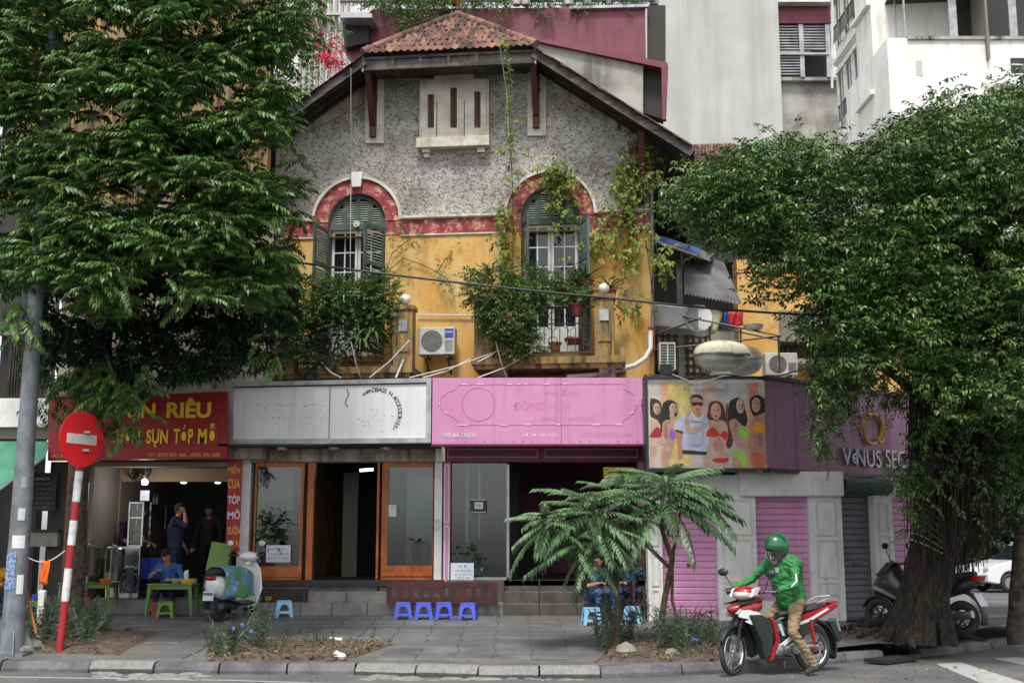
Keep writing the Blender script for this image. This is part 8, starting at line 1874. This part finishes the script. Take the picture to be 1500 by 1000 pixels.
# ============================================================ CARS down the side street
def car(px, py, rz, mk, lab):
    q = on_road(px, py); t = thing('parked_car', lab, 'car', q, rz)
    arch = lambda cx: [(cx+.38*cos(a), .33+.38*sin(a)) for a in np.linspace(0, pi, 9)]
    prof = [(2.2, .35)]+[(2.2, .6), (2.1, .85), (1.6, 1.0), (1.0, 1.1), (-2.0, 1.12), (-2.2, 1.0), (-2.25, .5), (-2.2, .3)]+[(-1.75, .26)]+list(reversed(arch(-1.35)))+[(.95, .26)]+list(reversed(arch(1.38)))+[(1.8, .28)]
    b = MB(); b.prism(prof, -.9, .9); b.build('body', M[mk], t, bevel=.06)
    b = MB(); b.prism([(1.05, 1.08), (.35, 1.6), (-1.6, 1.66), (-2.15, 1.1)], -.72, .72); b.build('roof', M[mk], t, bevel=.06)
    for s in (-1, 1):
        for poly in ([(.92, 1.12), (.34, 1.54), (-.28, 1.57), (-.28, 1.12)], [(-.36, 1.12), (-.36, 1.57), (-1.2, 1.57), (-1.3, 1.12)], [(-1.38, 1.12), (-1.28, 1.57), (-1.6, 1.57), (-1.95, 1.15)]): b = MB(); b.prism(poly, s*.715, s*.735); b.build('window', M['darkglass'], t)
        for x in (1.38, -1.35): b = MB(); b.torus((x, s*.8, .33), .25, .085, 24, 8); w = b.build('wheel', M['rubber'], t, smooth=True); b = MB(); b.lathe([(0, 0), (.2, 0), (.19, .03)], 16, (x, s*.83, .33), Matrix.Rotation(-s*pi/2, 3, 'X')); b.build('rim', M['alloy'], w)
        for x in (-.15, -1.15): b = MB(); b.box(x-.09, x+.09, s*.9-.01, s*.9+.02, .93, .96); b.build('door_handle', M['chrome'], t)
        for x in (-.32, .72, -1.32): b = MB(); b.box(x-.006, x+.006, s*.9-.004, s*.9+.003, .4, 1.08); b.build('door_seam', M['blackp'], t)
        b = MB(); b.ball((.78, s*1.0, 1.16), (.09, .11, .07), 10); b.build('door_mirror', M['blackp'], t, smooth=True); b = MB(); b.ball((2.1, s*.68, .78), (.12, .18, .08), 10); b.build('headlight', M['lens'], t, smooth=True); b = MB(); b.tube([(.3, s*.66, 1.66), (-1.6, s*.66, 1.72)], .025, 6); b.build('roof_rail', M['metal'], t)
        b = MB(); b.box(-.9, 1.0, s*.9-.005, s*.9+.02, .3, .34); b.build('sill_trim', M['chrome'], t)
    b = MB(); b.prism([(1.07, 1.1), (.4, 1.57), (.41, 1.58), (1.1, 1.1)], -.66, .66); b.build('windscreen', M['darkglass'], t)
car(1513, 866, pi+.18, 'carwhite', 'white people carrier parked on the side street at the right edge')
car(1450, 858, pi+.5, 'carred', 'red car behind the white one, mostly hidden by the banyan roots')
# ============================================================ PEOPLE
FIG = []
def closest(p, a, b_):
    ab = b_-a; t = np.clip(((p-a)@ab)/max(ab@ab, 1e-9), 0, 1); return np.linalg.norm(p-(a+t[:, None]*ab), axis=1)
def figure(lab, loc, rz, J, mats, sleeve=True, shorts=False, hair=True, face=(1, 0, -.3), rt=.15, k=1.0, fingers=True, gloves=False, head=True, group=None, hem=None):
    t = thing('person', lab, 'person', loc, rz, group); J = {a: Vector(v) for a, v in J.items()}; B = []   # (p, q, r0, r1, mat)
    f = Vector(face).normalized(); hd_ = J['hd']
    A = lambda p, q, r0, r1, m: B.append((p, q, r0*k, r1*k, m))
    A(J['pv'], J['ch'], rt*.92, rt, 1); A(J['sL'].lerp(J['ch'], .25), J['sR'].lerp(J['ch'], .25), rt*.62, rt*.62, 1); A(J['sL'], J['sR'], .065, .065, 1); A(J['hL'], J['hR'], .115, .115, 2)
    A(J['ch']+(J['nk']-J['ch'])*.5, hd_-Vector((0, 0, .06)), .055, .05, 0)
    for s in 'LR':
        A(J['s'+s], J['e'+s], .056 if not sleeve else .062, .046, 1); A(J['e'+s], J['w'+s], .043 if not sleeve else .052, .03 if not sleeve else .042, 1 if sleeve else 0)
        h, kn, an = J['h'+s], J['k'+s], J['a'+s]; A(h, kn, .092, .066, 2); A(kn, an, .06 if not shorts else .052, .05 if not shorts else .036, 2 if not shorts else 0)
        to = J.get('t'+s, an+Vector((.17, 0, -.05))); A(an-Vector((0, 0, .03)), to, .045, .036, 3)
        w = J['w'+s]; d = (w-J['e'+s]).normalized(); d = (J['d'+s].normalized() if 'd'+s in J else d); up = Vector((0, 0, 1)); sd = d.cross(up)
        if sd.length < .1: sd = d.cross(Vector((1, 0, 0)))
        sd.normalize(); pn = sd.cross(d).normalized(); hm = 4 if gloves else 0; pc_ = w+d*.075
        for q in (-.028, -.009, .01, .028): A(w+d*.01, w+d*.085+sd*q, .018, .013, hm)
        if fingers:
            for i, (q, L) in enumerate(((-.03, .06), (-.01, .072), (.01, .068), (.03, .052))):
                p0 = w+d*.085+sd*q; p1 = p0+d*L*.55-pn*L*.25; p2 = p1+d*L*.15-pn*L*.5; A(p0, p1, .0105, .0095, hm); A(p1, p2, .0095, .008, hm)
            A(w+d*.03-sd*.02, w+d*.06-sd*.055-pn*.02, .013, .011, hm); A(w+d*.06-sd*.055-pn*.02, w+d*.095-sd*.05-pn*.04, .011, .009, hm)
    b = MB()
    for p, q, r0, r1, m in B: b.caps(p, q, r0, r1, 12)
    Rf = f.to_track_quat('Y', 'Z').to_matrix()
    b.ball(hd_, (.074*k, .092*k, .112*k), 18, Rf); b.ball(hd_+Rf@Vector((0, .03, -.06)), (.052, .062, .055), 12, Rf); b.ball(hd_+Rf@Vector((0, .098, -.02)), (.013, .02, .022), 8, Rf)
    for s in (-1, 1): b.ball(hd_+Rf@Vector((s*.075, -.005, -.015)), (.01, .02, .03), 8, Rf)
    o = b.build('body', [M[m] for m in mats], t, smooth=True); r = o.modifiers.new('r', 'REMESH'); r.mode = 'VOXEL'; r.voxel_size = .0105; r.use_smooth_shade = True; s_ = o.modifiers.new('s', 'SMOOTH'); s_.iterations = 4; s_.factor = .5
    FIG.append((o, B+[(hd_, hd_+Vector((0, 0, .001)), .11, .11, 0)], mats, hem))
    for s in (-1, 1): b = MB(); b.ball(hd_+Rf@Vector((s*.03, .086, .008)), (.011, .006, .006), 8, Rf); b.build('eye', M['ink'], t)
    b = MB(); b.ball(hd_+Rf@Vector((0, .094, -.062)), (.02, .005, .005), 8, Rf); b.build('mouth', M['redwood'], t)
    if hair:
        b = MB(); n = 18; m = 9; vs = []
        for i in range(m+1):
            for j in range(n):
                a = 2*pi*j/n; lim = pi*(.40 if sin(a) > .3 else .62 if sin(a) > -.4 else .74); th = lim*i/m; vs.append(hd_+Rf@Vector((.083*sin(th)*cos(a)*k, .101*sin(th)*sin(a)*k-.004, .122*cos(th)*k+.004*sin(5*a+i))))
        b.add(vs, [(i*n+j, i*n+(j+1) % n, (i+1)*n+(j+1) % n, (i+1)*n+j) for i in range(m) for j in range(n)]); b.build('hair', M['hair'], t, smooth=True)
    return t, Rf, hd_
# rider
L_ = lambda *a: Vector(a)
rd_, Rf, hd_ = figure('man in green jacket and green helmet astride the red motorbike', (mb.location.x, mb.location.y, 0), ang, dict(
    hd=L_(-.1, .02, 1.56), nk=L_(-.17, .0, 1.45), ch=L_(-.24, 0, 1.22), pv=L_(-.3, .02, .93), sL=L_(-.24, .21, 1.38), sR=L_(-.16, -.21, 1.39), eL=L_(-.1, .36, 1.1), eR=L_(.02, -.36, 1.16),
    wL=gripL+L_(-.09, .0, .03), wR=gripR+L_(-.09, 0, .03), dL=L_(1, -.05, -.25), dR=L_(1, 0, -.25), hL=L_(-.3, .11, .88), hR=L_(-.3, -.11, .88), kL=L_(-.12, .27, .52), kR=L_(.0, -.3, .5), aL=L_(-.36, .36, .12), aR=L_(-.2, -.4, .12), tL=L_(-.2, .42, .05), tR=L_(-.02, -.44, .05)),
    ['skin', 'jacket', 'khaki', 'rubber', 'blackp'], face=(1, .35, -.55), rt=.2, k=1.08, hair=False, gloves=True)
b = MB(); n = 22; m = 12; vs = []
for i in range(m+1):
    for j in range(n):
        a = 2*pi*j/n; th = pi*i/m*(.44+.34*(1-max(0, sin(a)))**1 if 1 else 1); th = min(th, pi*.72); vs.append(hd_+Rf@Vector((.138*sin(th)*cos(a), .158*sin(th)*sin(a)-.01, .158*cos(th)+.015)))
b.add(vs, [(i*n+j, i*n+(j+1) % n, (i+1)*n+(j+1) % n, (i+1)*n+j) for i in range(m) for j in range(n)]); hm_ = b.build('helmet', M['helmet'], rd_, smooth=True); s_ = hm_.modifiers.new('s', 'SOLIDIFY'); s_.thickness = .012
b = MB(); vs = []
for i in range(9):
    a = radians(30+120*i/8)
    for z, rr_ in ((.04, 1.03), (-.03, 1.1), (-.1, 1.06)): vs.append(hd_+Rf@Vector((.135*rr_*cos(a), .165*rr_*sin(a), z)))
b.add(vs, [(3*i+j, 3*i+3+j, 3*i+4+j, 3*i+1+j) for i in range(8) for j in (0, 1)]); b.build('visor', M['visor'], hm_, smooth=True)
b = MB(); vs = []
for i in range(9): th = -.35+.9*i/8; [vs.append(hd_+Rf@Vector((x, .166*sin(th)-.01, .166*cos(th)+.015))) for x in (-.022, .022)]
b.add(vs, [(2*i, 2*i+1, 2*i+3, 2*i+2) for i in range(8)]); b.build('stripe', M['white'], hm_)
b = MB(); b.obox((-.03, .1, 1.28), (.008, .06, .06), Matrix.Rotation(.2, 3, 'Y')) ; b.build('chest_badge', M['white'], rd_)
tb(rd_, 'sleeve_stripe', 'white', [L_(-.19, .262, 1.33), L_(-.1, .405, 1.15), L_(-.02, .40, 1.08)], [.008, .014, .01], 5)
b = MB(); b.caps(L_(-.2, .17, 1.4), L_(-.13, .0, 1.42), .05, .05); b.caps(L_(-.12, -.17, 1.4), L_(-.13, .0, 1.42), .05, .05); b.build('grey_yoke', M['jacketgrey'], rd_, smooth=True); b = MB(); b.ball(L_(-.06, .02, 1.4), (.05, .05, .06), 10); b.build('scarf', M['pinkdark'], rd_, smooth=True)
def stand(dx=0, lean=0, arms=None, H=1.0):
    J = dict(hd=L_(.06+lean, 0, 1.58), nk=L_(.02+lean*.9, 0, 1.45), ch=L_(lean*.7, 0, 1.22), pv=L_(0, 0, .95), sL=L_(lean*.8, .19, 1.38), sR=L_(lean*.8, -.19, 1.38), eL=L_(.02+lean, .26, 1.1), eR=L_(.02+lean, -.26, 1.1), wL=L_(.16+lean, .26, .88), wR=L_(.16+lean, -.26, .88), hL=L_(0, .09, .9), hR=L_(0, -.09, .9), kL=L_(.04, .11, .48), kR=L_(-.02, -.11, .48), aL=L_(0, .12, .08), aR=L_(-.08, -.12, .08))
    J.update(arms or {}); return {a: v*H for a, v in J.items()}
q = at(252, 890, 22.0); figure('man in navy shirt and shorts standing with a phone at his ear', (q.x, 22.0, .66), radians(10), stand(arms=dict(eR=L_(.2, -.27, 1.26), wR=L_(.16, -.13, 1.5), dR=L_(-.3, .3, .9), kL=L_(.06, .1, .46))), ['skin', 'navy', 'navy', 'ink'], False, True)
q = at(178, 890, 22.2); figure('man in a dark T-shirt standing behind the food cabinet', (q.x, 22.2, .6), radians(-20), stand(lean=.1, arms=dict(wL=L_(.42, .2, 1.02), wR=L_(.42, -.2, 1.02), eL=L_(.14, .27, 1.08), eR=L_(.14, -.27, 1.08))), ['skin', 'navy', 'charcoal', 'ink'], False)
q = at(302, 890, 24.3); figure('figure in black standing in the dark depth of the noodle shop', (q.x, 24.3, .66), radians(-100), stand(H=1.03), ['skin', 'charcoal', 'charcoal', 'ink'], True)
def sit(z=.28, lean=.2, arms=None):
    J = dict(pv=L_(0, 0, z+.1), hL=L_(0, .1, z+.09), hR=L_(0, -.1, z+.09), ch=L_(lean*.6, 0, z+.36), nk=L_(lean, 0, z+.56), sL=L_(lean*.85, .19, z+.5), sR=L_(lean*.85, -.19, z+.5), hd=L_(lean+.1, 0, z+.7), eL=L_(lean+.1, .26, z+.25), eR=L_(lean+.1, -.26, z+.25), wL=L_(lean+.28, .14, z+.3), wR=L_(lean+.28, -.14, z+.3), kL=L_(.38, .15, z+.16), kR=L_(.38, -.15, z+.16), aL=L_(.34, .16, .09), aR=L_(.34, -.16, .09)); J.update(arms or {}); return J
q = on_pave(272, 893); zg = q.z
figure('diner in a blue T-shirt bent over a noodle bowl at the green table', (q.x+.05, Yt+.55, zg), radians(-100), sit(.3, .26, dict(wR=L_(.45, -.12, .72), eR=L_(.32, -.3, .62), wL=L_(.42, .16, .58), eL=L_(.3, .3, .54))), ['skin', 'blueshirt', 'navy', 'ink'], False, face=(1, 0, -.8))
q = on_pave(872, 905); figure('woman in a denim skirt seated on a light blue stool behind the sapling', (q.x, q.y+.25, q.z), radians(-60), sit(.27, .05), ['skin', 'tealshirt', 'denim', 'ink'], False)
q = on_pave(925, 904); mn, Rf2, h2 = figure('man in a dark teal shirt and wristwatch seated behind the forked sapling', (q.x, q.y+.25, q.z), radians(-95), sit(.27, .12, dict(eL=L_(.12, .3, .6), wL=L_(.24, .3, .36), dL=L_(.2, 0, -1))), ['skin', 'tealshirt', 'navy', 'ink'], False)
b = MB(); b.torus((.23, .3, .38), .036, .009, 14, 6, Matrix.Rotation(pi/2, 3, 'X')); b.build('wristwatch', M['ink'], mn)
q = on_pave(-14, 902); figure('person in a yellow shirt cut off by the left edge', (q.x, q.y, q.z), radians(-60), sit(.24, .1), ['skin', 'yshirt', 'navy', 'ink'], True)
q = at(952, 840, 20.1); b = MB(); b.box(q.x-.28, q.x-.24, 20.2, 20.6, .62, 1.0); b.box(q.x-.28, q.x+.1, 20.2, 20.6, .6, .64); tag(b.build('maroon_chair', M['redwood'], world=True), 'maroon wooden chair beside the white pilaster behind the sapling', 'chair')
# ---- turn remeshed figures into single skins with clothing zones
dg = bpy.context.evaluated_depsgraph_get()
new = [(o, bpy.data.meshes.new_from_object(o.evaluated_get(dg)), B, mats) for o, B, mats, _ in FIG]
for o, me, B, mats in new:
    o.modifiers.clear(); o.data = me; n = len(me.polygons); c = np.zeros(n*3); me.polygons.foreach_get('center', c); c = c.reshape(-1, 3)
    D = np.stack([closest(c, np.array(p), np.array(q))-(r0+r1)/2 for p, q, r0, r1, m in B]); idx = np.array([m for *_, m in B])[D.argmin(0)]
    vc = np.zeros(len(me.vertices)*3); me.vertices.foreach_get('co', vc); vc = vc.reshape(-1, 3); vn = np.zeros(len(vc)*3); me.vertices.foreach_get('normal', vn); vn = vn.reshape(-1, 3)
    cl = np.zeros(len(vc), bool)
    for p_, ix in zip(me.polygons, idx):
        if ix in (1, 2): cl[list(p_.vertices)] = True
    w_ = np.array([abs(noise.noise(Vector((q[0]*9, q[1]*9, q[2]*17)))) + .5*abs(noise.noise(Vector((q[0]*20+5, q[1]*20, q[2]*34)))) if c_ else .25 for q, c_ in zip(vc, cl)])
    vc += vn*((.25-w_)*.028)[:, None]; me.vertices.foreach_set('co', vc.ravel())
    me.materials.clear(); [me.materials.append(M[m]) for m in mats]; me.polygons.foreach_set('material_index', np.minimum(idx, len(mats)-1).astype(np.int32)); me.polygons.foreach_set('use_smooth', [True]*n); me.update()
# ============================================================ pieces that stand apart become objects of their own
def split_pieces(o):
    me = o.data; n = len(me.vertices)
    if n > 6000 or n < 8: return
    par = list(range(n))
    def find(a):
        while par[a] != a: par[a] = par[par[a]]; a = par[a]
        return a
    for e in me.edges: a, c = find(e.vertices[0]), find(e.vertices[1]); par[a] = c
    roots = {}; isl = [roots.setdefault(find(i), len(roots)) for i in range(n)]; k = len(roots)
    if k < 2 or k > 160: return
    co = np.array([v.co[:] for v in me.vertices]); isl = np.array(isl)
    lo = np.array([co[isl == i].min(0) for i in range(k)]); hi = np.array([co[isl == i].max(0) for i in range(k)]); sz = (hi-lo).max(1)
    gap = np.maximum(0, np.maximum(lo[:, None]-hi[None], lo[None]-hi[:, None])); near = np.sqrt((gap**2).sum(2)) <= np.maximum(.02, .5*np.maximum(sz[:, None], sz[None]))
    grp = list(range(k))
    def f2(a):
        while grp[a] != a: a = grp[a]
        return a
    for a, c in zip(*np.nonzero(np.triu(near, 1))): ra, rc = f2(a), f2(c); grp[ra] = rc
    ids = sorted({f2(i) for i in range(k)})
    if len(ids) < 2 or len(ids) > 40: return
    pm = np.array([ids.index(f2(i)) for i in range(k)])[isl]; P = [tuple(p.vertices) for p in me.polygons]; sm = [p.use_smooth for p in me.polygons]
    for g in range(len(ids)):
        sel = np.nonzero(pm == g)[0]; mp = {int(v): i for i, v in enumerate(sel)}; q = [(p, s) for p, s in zip(P, sm) if p[0] in mp]
        m2 = bpy.data.meshes.new(me.name); m2.from_pydata([tuple(co[v]) for v in sel], [], [tuple(mp[v] for v in p) for p, _ in q]); [m2.materials.append(m) for m in me.materials]
        m2.polygons.foreach_set('use_smooth', [s for _, s in q])
        if g == 0: o.data = m2
        else: c = o.copy(); c.data = m2; COL.objects.link(c)
SKIP = ('foliage', 'crown', 'young_shoots', 'stems', 'flowers', 'flower', 'lettering', 'frond', 'body', 'soil_bed', 'fallen_leaves', 'emblem', 'cage', 'food', 'crosswalk_marking')
for o in list(bpy.data.objects):
    if o.type == 'MESH' and o.parent and 'kind' not in o and o.name.split('.')[0] not in SKIP and o.data.users == 1: split_pieces(o)
